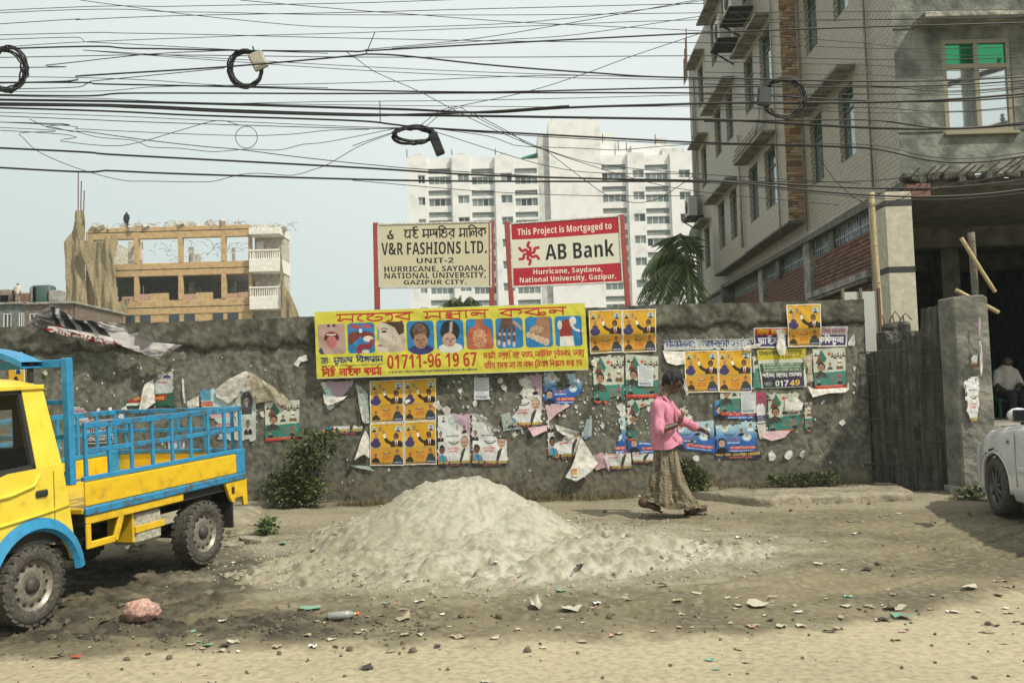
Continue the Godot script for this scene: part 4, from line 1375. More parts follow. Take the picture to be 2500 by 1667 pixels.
	sheet("teal_poster", "teal poster behind the man's outstretched sleeve", tea, [[1630, 995], [1696, 985], [1698, 1090], [1640, 1092]], 0.008, [[0, .2], [.6, 0], [.95, .25], [1, 1], [0, 1]], 0.006, tg)
	sheet("teal_poster", "small teal poster above the blue ones, right of the man", tea, [[1758, 960], [1808, 958], [1810, 1012], [1760, 1014]], 0.012, [], 0.004, tg, Rect2(0, 0.45, 0.75, 0.55))
	sheet("teal_poster", "teal poster at far right under the purple strip", tea, [[1984, 852], [2064, 848], [2066, 946], [1990, 950]], 0.012, [], 0.005, tg)
	sheet("teal_poster", "teal poster with a peeled white middle, lower right of wall", tea, [[1872, 960], [1954, 956], [1956, 1052], [1876, 1062]], 0.008, [[0, 0], [1, 0], [1, .75], [.85, .95], [.6, 1], [0, 1]], 0.006, tg)
	sheet("teal_poster", "narrow teal strip at the right edge of the peeled poster", tea, [[1962, 980], [1990, 978], [1988, 1058], [1964, 1056]], 0.008, [[0, .0], [1, .02], [.7, .3], [.9, .6], [.7, 1], [.1, .9]], 0.006, tg, Rect2(0.6, 0.1, 0.4, 0.9))
	flap("torn_poster", "crumpled white peel over the lower right teal poster", white, [[1918, 974, 0.0], [1938, 966, 0.02], [1960, 984, 0.04], [1954, 1000, 0.06], [1936, 1008, 0.03], [1914, 1004, 0.02]], 0.02)
	flap("torn_poster", "red and pink tail of paper under the peeled teal poster", pink, [[1860, 1060, 0.0], [1876, 1050, 0.0], [1930, 1052, 0.01], [1914, 1068, 0.03], [1884, 1076, 0.03], [1862, 1068, 0.01]], 0.012)
	# ---- blue ones
	var bg := "blue posters with a boat emblem"
	sheet("blue_poster", "blue poster with a bare hole, right below the banner", blu, [[1326, 908], [1424, 906], [1420, 986], [1328, 990]], 0.008, [[0, 0], [.3, 0], [.38, .3], [.3, .52], [.5, .58], [.6, .3], [.52, .05], [.8, .04], [.98, .35], [1, .7], [.85, .8], [.8, 1], [0, 1]], 0.008, bg)
	sheet("blue_poster", "blue poster with boat, whole, right of man's hand", blu, [[1744, 1028], [1848, 1026], [1850, 1104], [1748, 1108]], 0.012, [[0, .05], [.25, .12], [.55, .1], [.7, .0], [1, 0], [1, 1], [0, 1]], 0.005, bg)
	sheet("blue_poster", "blue poster behind the man's hand", blu, [[1636, 1036], [1742, 1026], [1746, 1106], [1640, 1092]], 0.010, [], 0.006, bg)
	sheet("blue_poster", "blue poster strip above the whole blue poster", blu, [[1742, 968], [1846, 962], [1846, 1024], [1742, 1026]], 0.007, [[.0, .2], [.2, 0], [1, 0], [1, 1], [0, 1]], 0.006, bg, Rect2(0, 0.25, 1, 0.75))
	sheet("blue_poster", "blue poster foot at left of the man's shirt", blu, [[1534, 1076], [1600, 1080], [1602, 1106], [1534, 1108]], 0.007, [], 0.006, bg, Rect2(0, 0.62, 0.7, 0.38))
	sheet("blue_poster", "narrow blue poster strip under the stripped teal poster", blu, [[1498, 1020], [1530, 1016], [1530, 1108], [1500, 1110]], 0.006, [[.3, 0], [1, 0], [1, 1], [.0, 1], [.1, .8], [.5, .4]], 0.006, bg, Rect2(0.6, 0, 0.4, 1))
	# ---- strips, clinic, notices
	sheet("clinic_strip", "pale strip poster with large blue lettering", print_mat(print_strip()), [[1616, 827], [1842, 823], [1842, 856], [1618, 858]], 0.014, [[0, 0], [1, .0], [1, .8], [.9, .95], [.6, .9], [.25, .98], [.0, .96]], 0.008, "clinic advertisements on the wall")
	flap("torn_poster", "white crumpled flap under left end of the blue-lettered strip", white, [[1618, 856, 0.0], [1672, 858, 0.01], [1674, 872, 0.0], [1672, 888, 0.01], [1650, 892, 0.04], [1628, 886, 0.05], [1622, 872, 0.03]], 0.02)
	flap("torn_poster", "white curl of paper at right end of the blue-lettered strip", white, [[1812, 846, 0.02], [1836, 842, 0.05], [1862, 836, 0.04], [1852, 848, 0.05], [1816, 856, 0.03]], 0.015)
	sheet("clinic_strip", "red and purple strip poster with nailed wooden frame", print_mat(print_strip2()), [[1838, 801], [2068, 797], [2068, 846], [1842, 850]], 0.014, [], 0.005, "clinic advertisements on the wall")
	flap("torn_poster", "white shreds over the red and purple strip", white, [[1892, 806, 0.02], [1906, 803, 0.02], [1918, 812, 0.02], [1914, 830, 0.03], [1918, 850, 0.05], [1914, 868, 0.06], [1900, 866, 0.05], [1894, 848, 0.04], [1898, 828, 0.03]], 0.012)
	flap("torn_poster", "small white scrap beyond the right end of purple strip", white, [[2070, 838, 0.01], [2084, 812, 0.02], [2088, 836, 0.01], [2086, 844, 0.01], [2072, 844, 0.0]], 0.008)
	sheet("clinic_poster", "yellow, green and purple clinic poster with number 01749", print_mat(print_clinic()), [[1848, 854], [1968, 850], [1970, 944], [1860, 948]], 0.012, [], 0.005, "clinic advertisements on the wall")
	flap("torn_poster", "buff peeled edge between clinic poster and teal poster", buff, [[1960, 872, 0.01], [1984, 862, 0.02], [1982, 890, 0.02], [1986, 930, 0.01], [1970, 936, 0.01], [1972, 900, 0.02]], 0.012)
	flap("torn_poster", "loose white bottom flap under the far right teal poster", white, [[1972, 942, 0.01], [1990, 950, 0.02], [2066, 946, 0.02], [2070, 932, 0.01], [2072, 950, 0.03], [2060, 958, 0.06], [2020, 960, 0.07], [1982, 970, 0.06]], 0.018)
	sheet("notice_sheet", "white typed notice alone on bare wall under the banner", note, [[1158, 922], [1194, 921], [1194, 975], [1157, 975]], 0.008, [], 0.004, "typed notices", Rect2(0, 0, 1, 1), "notice")
	sheet("notice_sheet", "white typed notice pasted over the teal poster by the man", note, [[1556, 893], [1596, 894], [1594, 943], [1558, 942]], 0.020, [], 0.005, "typed notices", Rect2(0, 0, 1, 1), "notice")
	sheet("notice_sheet", "white typed notice beside the small teal poster", note, [[1808, 958], [1845, 957], [1846, 1008], [1810, 1010]], 0.018, [], 0.004, "typed notices", Rect2(0, 0, 1, 1), "notice")
	sheet("portrait_poster", "narrow magenta and white poster with a man's portrait", print_mat(print_portrait()), [[1846, 958], [1869, 957], [1868, 1032], [1848, 1034]], 0.010, [], 0.005)
	sheet("torn_poster", "white remains of a poster below the narrow magenta one", white, [[1848, 1036], [1870, 1034], [1872, 1070], [1856, 1072]], 0.007, [], 0.006, "posters pasted on the boundary wall", Rect2(0, 0, 1, 1), "torn poster")
	sheet("torn_poster", "grey backing strip under the whole blue poster", gry, [[1744, 1108], [1860, 1102], [1860, 1118], [1748, 1120]], 0.006, [], 0.006, "posters pasted on the boundary wall", Rect2(0, 0.9, 1, 0.1), "torn poster")
	sheet("torn_poster", "dark printed backing beneath the left yellow pair's right edge", tea, [[1838, 870], [1862, 868], [1866, 946], [1840, 948]], 0.005, [], 0.004, "posters pasted on the boundary wall", Rect2(0.4, 0.4, 0.3, 0.5), "torn poster")
	flap("torn_poster", "pale sliver standing out left of the left yellow pair", white, [[1664, 918, 0.0], [1674, 930, 0.03], [1682, 962, 0.02], [1676, 966, 0.02], [1668, 942, 0.02]], 0.006)
	sheet("torn_poster", "stripped white paper column below teal poster near centre", white, [[1490, 985], [1530, 984], [1530, 1076], [1500, 1080]], 0.005, [[.3, 0], [1, 0], [1, 1], [.4, 1], [.75, .7], [.55, .35]], 0.006, "posters pasted on the boundary wall", Rect2(0, 0, 1, 1), "torn poster")
	# ---- under the banner's left end
	sheet("torn_poster", "torn lilac poster remnant under left end of banner", gry, [[780, 930], [868, 926], [868, 1000], [784, 1004]], 0.008, [[0, 0], [1, 0], [.95, .15], [.65, .55], [.45, .85], [.3, 1], [.15, .95], [.12, .5]], 0.012, "posters pasted on the boundary wall", Rect2(0.3, 0, 0.7, 0.4), "torn poster")
	flap("torn_poster", "white peeled lower half of the lilac remnant", white, [[788, 960, 0.01], [820, 972, 0.04], [848, 966, 0.03], [838, 976, 0.05], [804, 990, 0.05], [792, 984, 0.03]], 0.02)
	sheet("torn_poster", "torn poster foot with yellow lettering above the shrub", gry, [[782, 1040], [888, 1034], [886, 1060], [786, 1064]], 0.008, [[0, .2], [.3, 0], [.7, .05], [1, .2], [1, 1], [0, 1]], 0.006, "posters pasted on the boundary wall", Rect2(0, 0.82, 1, 0.18), "torn poster")
	flap("torn_poster", "tall torn grey shred left of the yellow block's upper half", grn, [[866, 936, 0.0], [882, 944, 0.02], [898, 962, 0.03], [900, 1000, 0.02], [902, 1032, 0.01], [894, 1034, 0.03], [888, 1002, 0.04], [876, 970, 0.03]], 0.015)
	flap("hanging_paper", "white vertical fold of paper beside the upper yellow block", white, [[872, 946, 0.02], [880, 962, 0.05], [892, 1004, 0.06], [892, 1034, 0.05], [886, 1028, 0.05], [876, 982, 0.04]], 0.012)
	flap("hanging_paper", "white flap curling outward left of the lower yellow block", white, [[892, 1050, 0.02], [902, 1066, 0.04], [902, 1118, 0.02], [890, 1108, 0.07], [868, 1122, 0.10], [876, 1096, 0.07], [884, 1068, 0.04]], 0.02)
	flap("torn_poster", "thin pale strip trailing below the lower yellow block", grn, [[852, 1134, 0.0], [902, 1138, 0.01], [914, 1150, 0.01], [896, 1146, 0.02], [862, 1140, 0.01]], 0.006)
	flap("torn_poster", "folded white corner on bare wall left of the banner", white, [[716, 890, 0.01], [730, 872, 0.02], [748, 866, 0.01], [752, 880, 0.01], [734, 884, 0.02], [728, 896, 0.04]], 0.012)
	# ---- left part of the wall
	sheet("torn_poster", "white poster with green and red foot, torn diagonally", print_mat(print_flag()), [[298, 900], [426, 902], [428, 992], [300, 996]], 0.008, [[.85, 0], [.98, .04], [1, 1], [0, .98], [.0, .82], [.3, .7], [.5, .5], [.68, .12]], 0.008, "posters pasted on the boundary wall", Rect2(0, 0, 1, 1), "torn poster")
	flap("torn_poster", "white curled tongue over the green and red poster foot", white, [[352, 938, 0.01], [374, 926, 0.02], [378, 960, 0.05], [382, 982, 0.04], [360, 1000, 0.08], [342, 1000, 0.07], [348, 970, 0.05]], 0.025)
	flap("torn_poster", "thin white paper sliver on bare wall left of paper tent", white, [[443, 924, 0.0], [449, 926, 0.01], [452, 962, 0.02], [456, 984, 0.03], [450, 984, 0.02], [446, 958, 0.02]], 0.006)
	flap("torn_poster", "tiny white paper curl low beside the green red poster", white, [[296, 996, 0.0], [308, 990, 0.01], [312, 1000, 0.02], [304, 1022, 0.04], [288, 1020, 0.03]], 0.012)
	sheet("faded_poster", "faded pale blue poster with red lettering behind truck rail", pale, [[486, 948], [606, 944], [604, 1074], [492, 1076]], 0.006, [[0, 0], [1, 0], [1, 1], [.35, 1], [.3, .62], [.02, .5]], 0.008)
	sheet("scroll_poster", "tall pale sheet with two grey portraits", print_mat(print_scroll()), [[570, 920], [628, 918], [628, 1076], [568, 1080]], 0.012, [[.1, 0], [.9, .0], [1, .3], [1, .9], [.95, 1], [0, .98]], 0.010)
	flap("paper_tent", "large white crumpled paper peak above the portrait sheet", white, [[604, 906, 0.12], [616, 912, 0.13], [600, 940, 0.10], [582, 968, 0.05], [560, 986, 0.03], [530, 968, 0.04], [526, 952, 0.05], [560, 928, 0.10]], 0.03)
	flap("paper_tent", "brown stained paper half of the peak above portraits", buff, [[616, 908, 0.13], [640, 924, 0.11], [676, 948, 0.07], [704, 972, 0.05], [706, 984, 0.04], [688, 990, 0.06], [664, 978, 0.05], [632, 984, 0.05], [618, 968, 0.08], [614, 936, 0.12]], 0.03)
	flap("torn_poster", "small white curl at left edge of the faded blue poster", white, [[458, 980, 0.02], [486, 966, 0.03], [486, 992, 0.02], [480, 992, 0.03], [474, 1006, 0.01], [460, 1004, 0.01]], 0.014)
	sheet("torn_poster", "pink and blue poster arc behind the truck headboard", pale, [[150, 990], [236, 988], [238, 1040], [152, 1040]], 0.008, [[.0, .35], [.2, .05], [.5, 0], [.75, .3], [1, .45], [.85, .6], [.8, 1], [.3, 1], [.1, .8]], 0.012, "posters pasted on the boundary wall", Rect2(0, 0.3, 1, 0.5), "torn poster")
	sheet("maroon_notice", "white board with maroon text bands behind the truck rail", print_mat(print_maroon()), [[201, 1026], [284, 1022], [284, 1080], [202, 1084]], 0.010, [], 0.002, "", Rect2(0, 0, 1, 1), "notice")
	sheet("small_poster", "small framed poster with yellow portrait above the cab", yel, [[20, 862], [59, 860], [60, 932], [20, 934]], 0.008, [], 0.003, "posters pasted on the boundary wall", Rect2(0.6, 0.0, 0.4, 0.3))
	flap("torn_poster", "torn white and blue remnant seen through the truck rails", pale, [[408, 1060, 0.0], [420, 1050, 0.02], [426, 1072, 0.02], [452, 1080, 0.01], [450, 1106, 0.02], [430, 1112, 0.03], [412, 1100, 0.02]], 0.02)
	for a in [[1296, 970, 14], [992, 978, 10], [1230, 944, 9], [1124, 952, 8], [2056, 1032, 9], [1160, 986, 10], [448, 868, 9], [112, 910, 8], [240, 1000, 7], [268, 1002, 8], [640, 1010, 8], [1884, 1112, 12], [1926, 1110, 12], [1958, 1108, 9], [1700, 1118, 10], [1452, 884, 10], [1256, 1060, 8], [1068, 990, 12], [1090, 1000, 13]]:
		var pts := []
		for k in 6:
			var t := TAU * k / 6.0 + rng.randf()
			pts.append([a[0] + cos(t) * a[2] * rng.randf_range(0.5, 1.1), a[1] + sin(t) * a[2] * rng.randf_range(0.6, 1.3), rng.randf_range(0.0, 0.025)])
		var where: String = "shreds above the truck" if a[0] < 700 else ("shreds between banner and sand heap" if a[0] < 1330 else "shreds on the right half of wall")
		flap("paper_shred", "small pale paper shred, one of the %s" % where, white, pts, 0.01, "paper shred", where)

func print_label() -> ImageTexture:
	var cv := Cv.new(80, 50, Color(0.80, 0.80, 0.78))
	cv.rect(4, 6, 26, 30, Color(0.78, 0.58, 0.14))
	cv.rect(4, 6, 26, 8, Color(0.7, 0.32, 0.22))
	for i in 4:
		cv.rect(36, 8 + i * 9, 36, 2, Color(0.55, 0.55, 0.55))
	return cv.tex()

func print_portrait() -> ImageTexture:
	var cv := Cv.new(100, 320, Color(0.80, 0.80, 0.82))
	cv.rect(0, 0, 100, 150, Color(0.68, 0.25, 0.40))
	bust(cv, 46, 80, 44, SK1.darkened(0.1), HB, Color(0.86, 0.87, 0.88), "tash")
	cv.rect(0, 240, 100, 60, Color(0.15, 0.18, 0.34))
	for i in 3:
		cv.rect(10, 250 + i * 16, 80, 6, Color(0.6, 0.62, 0.7))
	return cv.tex()

# ================================================================ the yellow banner and the two signboards
func print_banner() -> ImageTexture:
	var cv := Cv.new(1400, 350, Color(0.775, 0.755, 0.25))
	var red := Color(0.66, 0.15, 0.10)
	var r := RandomNumberGenerator.new()
	r.seed = 21
	cv.rect(0, 0, 1400, 3, Color(0.8, 0.8, 0.6)); cv.rect(0, 345, 1400, 5, Color(0.78, 0.78, 0.62))
	bengali(cv, "s E t Y r _ s ndh A n _ k ru n", 112, 20, 1190, 40, 8.0, red)
	var x := 14.0
	var blue := Color(0.10, 0.45, 0.68)
	for i in 9:
		var y := 66.0
		var w := 140.0
		cv.rrect(x, y, w, 158, 18, Color(0.62, 0.55, 0.52) if i in [0, 2] else blue)
		var c := x + w * 0.5
		match i:
			0:
				cv.rrect(x, y, w, 158, 18, Color(0.66, 0.56, 0.53))
				cv.ell(c - 14, y + 10, 8, 7, Color(0.2, 0.14, 0.13)); cv.ell(c + 14, y + 10, 8, 7, Color(0.2, 0.14, 0.13))
				cv.ell(c, y + 70, 40, 30, Color(0.54, 0.22, 0.22)); cv.ell(c, y + 74, 33, 24, Color(0.12, 0.05, 0.06))
				cv.ell(c, y + 94, 27, 34, Color(0.70, 0.40, 0.42)); cv.rect(c - 24, y + 54, 48, 6, Color(0.85, 0.84, 0.8))
				cv.poly(pv([x, y + 140, x + 14, y + 120, x + 30, y + 158, x + 12, y + 157]), Color(0.15, 0.2, 0.3))
			1:
				bengali(cv, "I l v A r _ I p tt", x + 16, y + 14, 108, 15, 4.0, Color(0.72, 0.22, 0.2))
				cv.poly(pv([x + 4, y + 60, x + 30, y + 44, x + 64, y + 48, x + 60, y + 80, x + 14, y + 116, x + 4, y + 100]), Color(0.42, 0.17, 0.12))
				cv.ell(x + 98, y + 64, 36, 18, Color(0.46, 0.19, 0.14)); cv.ell(x + 106, y + 84, 26, 16, Color(0.82, 0.78, 0.76))
				cv.curve(pv([x + 128, y + 96, x + 108, y + 124, x + 74, y + 122, x + 56, y + 136, x + 60, y + 152]), 26, Color(0.52, 0.14, 0.20))
				cv.rect(x + 60, y + 32, 16, 20, Color(0.85, 0.87, 0.9)); cv.ell(x + 90, y + 150, 20, 8, Color(0.8, 0.75, 0.7))
			2:
				cv.rrect(x, y, w, 158, 18, Color(0.74, 0.70, 0.66))
				cv.poly(pv([x + 20, y, x + 132, y, x + 140, y + 18, x + 138, y + 60, x + 112, y + 70, x + 92, y + 30, x + 50, y + 8]), Color(0.26, 0.17, 0.12))
				cv.poly(pv([x, y + 20, x + 14, y + 50, x + 4, y + 92, x, y + 92]), Color(0.45, 0.55, 0.6))
				cv.ell(x + 36, y + 50, 13, 6, Color(0.12, 0.1, 0.1)); cv.curve(pv([x + 20, y + 38, x + 36, y + 32, x + 54, y + 38]), 4, Color(0.2, 0.15, 0.12))
				cv.ell(x + 12, y + 122, 14, 6, Color(0.62, 0.36, 0.36)); cv.speckle(r, 22, x + 40, y + 70, 60, 60, 3, Color(0.55, 0.38, 0.34))
				cv.poly(pv([x + 40, y + 157, x + 90, y + 120, x + 139, y + 90, x + 139, y + 150, x + 120, y + 157]), Color(0.68, 0.62, 0.58))
			3, 4:
				if i == 3:
					cv.ell(c, y + 150, 60, 26, Color(0.16, 0.17, 0.40)); cv.rect(x + 8, y + 140, w - 16, 17, Color(0.16, 0.17, 0.40))
					cv.ell(c - 2, y + 60, 52, 54, Color(0.15, 0.11, 0.10)); cv.ell(c - 4, y + 52, 36, 40, Color(0.45, 0.32, 0.26)); cv.ell(c, y + 102, 36, 42, Color(0.62, 0.47, 0.38))
					cv.speckle(r, 50, c - 34, y + 20, 60, 50, 4, Color(0.22, 0.16, 0.13))
				else:
					cv.ell(c, y + 146, 62, 26, Color(0.78, 0.78, 0.76)); cv.rect(x + 10, y + 136, w - 20, 20, Color(0.78, 0.78, 0.76))
					cv.ell(c, y + 60, 50, 58, Color(0.07, 0.06, 0.06)); cv.poly(pv([c + 2, y + 8, c + 18, y + 8, c + 12, y + 64, c - 6, y + 70]), Color(0.6, 0.58, 0.56))
					cv.ell(c - 6, y + 104, 36, 38, Color(0.70, 0.58, 0.52))
				cv.rect(c - 26, y + 96, 18, 5, Color(0.2, 0.14, 0.12)); cv.rect(c + 6, y + 96, 18, 5, Color(0.2, 0.14, 0.12)); cv.rect(c - 4, y + 104, 8, 16, Color(0.45, 0.32, 0.28)); cv.rect(c - 12, y + 130, 22, 4, Color(0.45, 0.24, 0.22))
			5:
				cv.poly(pv([x + 6, y + 157, x + 8, y + 70, x + 24, y + 46, x + 52, y + 34, x + 52, y, x + 90, y, x + 90, y + 34, x + 118, y + 46, x + 132, y + 70, x + 136, y + 157]), Color(0.66, 0.36, 0.24))
				cv.ell(c, y + 100, 38, 50, Color(0.72, 0.52, 0.40)); cv.speckle(r, 90, x + 30, y + 44, 80, 100, 3.2, Color(0.60, 0.24, 0.16))
				cv.speckle(r, 40, x + 34, y + 60, 70, 80, 3.0, Color(0.82, 0.72, 0.62))
			6:
				cv.poly(pv([x + 34, y, x + 86, y, x + 100, y + 50, x + 20, y + 52]), Color(0.34, 0.22, 0.18))
				for k in 4:
					cv.curve(PackedVector2Array([Vector2(x + 28 + k * 22, y + 46), Vector2(x + 18 + k * 25, y + 90), Vector2(x + 14 + k * 26, y + 128 + (k % 2) * 12)]), 15, Color(0.34, 0.22, 0.18))
					cv.ell(x + 14 + k * 26, y + 126 + (k % 2) * 12, 8, 16, Color(0.75, 0.66, 0.62)); cv.ell(x + 20 + k * 25, y + 84, 7, 9, Color(0.72, 0.62, 0.58))
				cv.curve(pv([x + 94, y + 20, x + 116, y + 40, x + 134, y + 60]), 15, Color(0.62, 0.52, 0.48))
			7:
				cv.poly(pv([x + 66, y, x + 124, y, x + 128, y + 60, x + 124, y + 130, x + 40, y + 112, x + 6, y + 84, x + 50, y + 50]), Color(0.58, 0.42, 0.32))
				cv.ell(x + 60, y + 66, 38, 20, Color(0.70, 0.58, 0.46))
				for k in 5:
					cv.ell(x + 16 + k * 22, y + 92 + k * 10, 13 + k, 16 + k, Color(0.76, 0.68, 0.60))
				cv.speckle(r, 40, x + 40, y + 40, 70, 50, 3, Color(0.42, 0.28, 0.2))
			8:
				cv.poly(pv([x + 26, y + 40, x + 60, y + 14, x + 88, y + 30, x + 84, y + 70, x + 92, y + 112, x + 24, y + 116]), Color(0.56, 0.17, 0.12))
				cv.ell(x + 94, y + 26, 18, 22, Color(0.80, 0.80, 0.78)); cv.curve(pv([x + 84, y + 44, x + 106, y + 72, x + 138, y + 80]), 12, Color(0.80, 0.80, 0.8))
				cv.poly(pv([x + 24, y + 106, x + 92, y + 104, x + 98, y + 157, x + 22, y + 157]), Color(0.82, 0.82, 0.8))
				cv.rect(x + 130, y + 70, 6, 80, Color(0.3, 0.12, 0.1)); cv.ell(x + 26, y + 46, 12, 24, Color(0.80, 0.80, 0.8))
		x += 153.0
	var navy := Color(0.14, 0.19, 0.38)
	bengali(cv, "D A : _ s U v A X _ I b S sb A s", 24, 244, 320, 26, 6.0, navy)
	scribble(cv, r, 24, 283, 320, 7, 1.4, Color(0.42, 0.40, 0.22))
	bengali(cv, "I n u_ _ l A i_ f _ f A m R A", 26, 304, 308, 34, 7.5, red)
	lettering(cv, "01711-96 19 67", 366, 238, 462, 74, red)
	scribble(cv, r, 372, 324, 460, 10, 2.2, Color(0.28, 0.30, 0.30))
	bengali(cv, "o ru I c , _ o p U X_T I , _ r kt _ sb lp t A , _ s A r Ii I r k _ d U r R b l t A , _ j r A Y. U", 862, 246, 520, 27, 4.4, red)
	bengali(cv, "b A I h r _ h o Y. A _ s h _ E y _ E k A n _ str Ii E r A g _ I n r A m Y. _ k r A _ h Y.", 862, 298, 506, 27, 4.4, red)
	return cv.tex()

func print_owner() -> ImageTexture:
	var cv := Cv.new(760, 440, Color(0.78, 0.75, 0.66))
	for q in [[0, 0, 760, 5], [0, 432, 760, 8], [0, 0, 5, 440], [752, 0, 8, 440]]:
		cv.rect(q[0], q[1], q[2], q[3], Color(0.42, 0.60, 0.68))
	var k := Color(0.09, 0.085, 0.08)
	cv.curve(pv([92, 44, 80, 60, 104, 92]), 11, k)
	cv.curve(pv([66, 76, 72, 96, 98, 98]), 12, k)
	cv.curve(pv([64, 96, 80, 76, 106, 70]), 6, k)
	bengali(cv, "e_ i_ _ s mp I tt r _ m A I l k", 176, 44, 555, 56, 9.0, k)
	lettering(cv, "V&R FASHIONS LTD.", 20, 128, 714, 86, k)
	lettering(cv, "UNIT-2", 258, 236, 252, 36, k)
	lettering(cv, "HURRICANE, SAYDANA,", 36, 292, 690, 44, k)
	lettering(cv, "NATIONAL UNIVERSITY,", 36, 338, 690, 44, k)
	lettering(cv, "GAZIPUR CITY.", 166, 388, 428, 32, k)
	return cv.tex()

func print_bank() -> ImageTexture:
	var cv := Cv.new(760, 440, Color(0.82, 0.82, 0.78))
	var red := Color(0.66, 0.09, 0.17)
	cv.rect(6, 4, 748, 108, red)
	cv.rect(6, 310, 748, 122, red)
	var w := Color(0.86, 0.84, 0.80)
	lettering(cv, "This Project is Mortgaged to", 46, 36, 660, 62, w)
	lettering(cv, "AB Bank", 234, 150, 480, 112, Color(0.08, 0.08, 0.085))
	lettering(cv, "Hurricane, Saydana,", 146, 322, 480, 48, w)
	lettering(cv, "National University, Gazipur.", 50, 374, 668, 50, w)
	for i in 6:                     # six-armed whirl
		var a := TAU * i / 6.0 + 0.4
		for part in [[[0.06, 0.0], [0.40, 0.20], [0.66, -0.02], [1.0, 0.16]]]:
			var p := PackedVector2Array()
			for q in part:
				p.append(Vector2(122, 212) + Vector2(q[0], q[1]).rotated(a) * 78.0)
			cv.curve(p, 19.0, red)
	return cv.tex()

func board_sign(called: String, label: String, t: Texture2D, q: Array, posts: Array, depth: float, post_m: Material) -> void:
	var base := P(posts[0][1][0], posts[0][1][1], depth)
	var n := thing(called, label, "signboard", Vector3(base.x, 0.12, -depth), "signboards on red posts behind the wall")
	var c := []
	for p in q:
		c.append(P(p[0], p[1], depth - 0.03) - n.position)
	var s := mb()
	var back := Vector3(0, 0, -0.018)
	s.tri(c[0], c[1], c[2], Vector2(0, 0), Vector2(1, 0), Vector2(1, 1))
	s.tri(c[0], c[2], c[3], Vector2(0, 0), Vector2(1, 1), Vector2(0, 1))
	var m := print_mat(t, 0.45)
	put("sign_face", s.mesh(), m, n)
	var b := mb()
	var mid: Vector3 = (c[0] + c[2]) * 0.5 + back * 0.6
	b.quad_out(c[0] + back, c[1] + back, c[2] + back, c[3] + back, mid)
	for i in 4:
		b.quad_out(c[i], c[(i + 1) % 4], c[(i + 1) % 4] + back, c[i] + back, mid)
	put("backing_sheet", b.mesh(), MT.steel_light, n)
	var f := mb()
	for i in 4:
		var a: Vector3 = c[i]
		var e: Vector3 = c[(i + 1) % 4]
		var d := (e - a).normalized() * 0.012
		f.bar(a - d + Vector3(0, 0, 0.002), e + d + Vector3(0, 0, 0.002), 0.024, 0.016, 0.003, Vector3.BACK)
	put("frame", f.mesh(), MT.steel_light, n)
	for p in posts:
		var top := P(p[0][0], p[0][1], depth) - n.position
		var low := P(p[1][0], p[1][1], depth) - n.position
		var foot := low + (low - top) * ((low.y + 0.1) / maxf(0.1, top.y - low.y))
		foot.y = -0.1
		var g := mb()
		g.bar(foot, top, 0.075, 0.07, 0.006)
		put("post", g.mesh(), post_m, n)

func build_signs() -> void:
	MT.steel_light = mottled(shades(L(.48, .48, .45), 0.25), 2.0, 0.5, 0.04, 61)
	var red := mottled([[0.0, L(.10, .035, .025)], [0.4, L(.27, .045, .035)], [1.0, L(.36, .075, .055)]], 3.0, 0.6, 0.04, 62)
	board_sign("property_sign", "cream signboard with black lettering on two red posts", print_owner(), [[922, 548], [1197, 541], [1199, 700], [926, 703]], [[[917, 544], [921, 752]], [[1199, 539], [1201, 742]]], 13.05, red)
	board_sign("bank_sign", "tilted red and white bank signboard on two red posts", print_bank(), [[1246, 546], [1511, 527], [1520, 689], [1252, 701]], [[[1237, 541], [1249, 745]], [[1517, 524], [1534, 752]]], 13.05, red)
	# the long banner, nailed on battens in front of the wall top
	var q := [[767, 761], [1428, 739], [1431, 903], [773, 925]]
	var base := P(1100, 915, WD - 0.1)
	var n := thing("yellow_banner", "long yellow banner with medical pictures and a phone number", "banner", base)
	var c0 := P(q[0][0], q[0][1], WD - 0.125)
	var c1 := P(q[1][0], q[1][1], WD - 0.125)
	var c3 := P(q[3][0], q[3][1], WD - 0.125)
	var cols := 110
	var rows := 28
	var pts := PackedVector3Array()
	var uvs := PackedVector2Array()
	var w := noise(1.2, 300, 3)
	for r in rows + 1:
		for k in cols + 1:
			var u := float(k) / cols
			var v := float(r) / rows
			var p := c0 + (c1 - c0) * u + (c3 - c0) * v
			var crease := 0.016 * absf(w.get_noise_2d(p.x * 1.6 + p.y * 1.2, p.y * 1.4 - p.x * 0.5)) + 0.008 * w.get_noise_2d(p.x * 5.0, p.y * 3.0)
			p.z += crease * smoothstep(0.0, 0.1, minf(v, 1.0 - v))
			pts.append(p - base)
			uvs.append(Vector2(u, v))
	put("printed_sheet", grid_mesh(pts, cols + 1, uvs), print_mat(print_banner(), 0.42), n)
	for e in [[0, 1], [3, 2]]:
		var f := mb()
		f.bar(P(q[e[0]][0] + 2, q[e[0]][1] + (6 if e[0] == 0 else -6), WD - 0.095) - base, P(q[e[1]][0] - 2, q[e[1]][1] + (6 if e[0] == 0 else -6), WD - 0.095) - base, 0.03, 0.035, 0.004, Vector3.BACK)
		put("batten", f.mesh(), MT.bamboo_old, n)
	for i in 6:
		var u := 0.03 + 0.94 * i / 5.0
		var f := mb()
		f.bar(P(lerpf(767, 1428, u), lerpf(765, 743, u), WD - 0.07) - base, P(lerpf(773, 1431, u), lerpf(922, 900, u), WD - 0.07) - base, 0.03, 0.03, 0.004, Vector3.BACK)
		put("upright", f.mesh(), MT.bamboo_old, n)

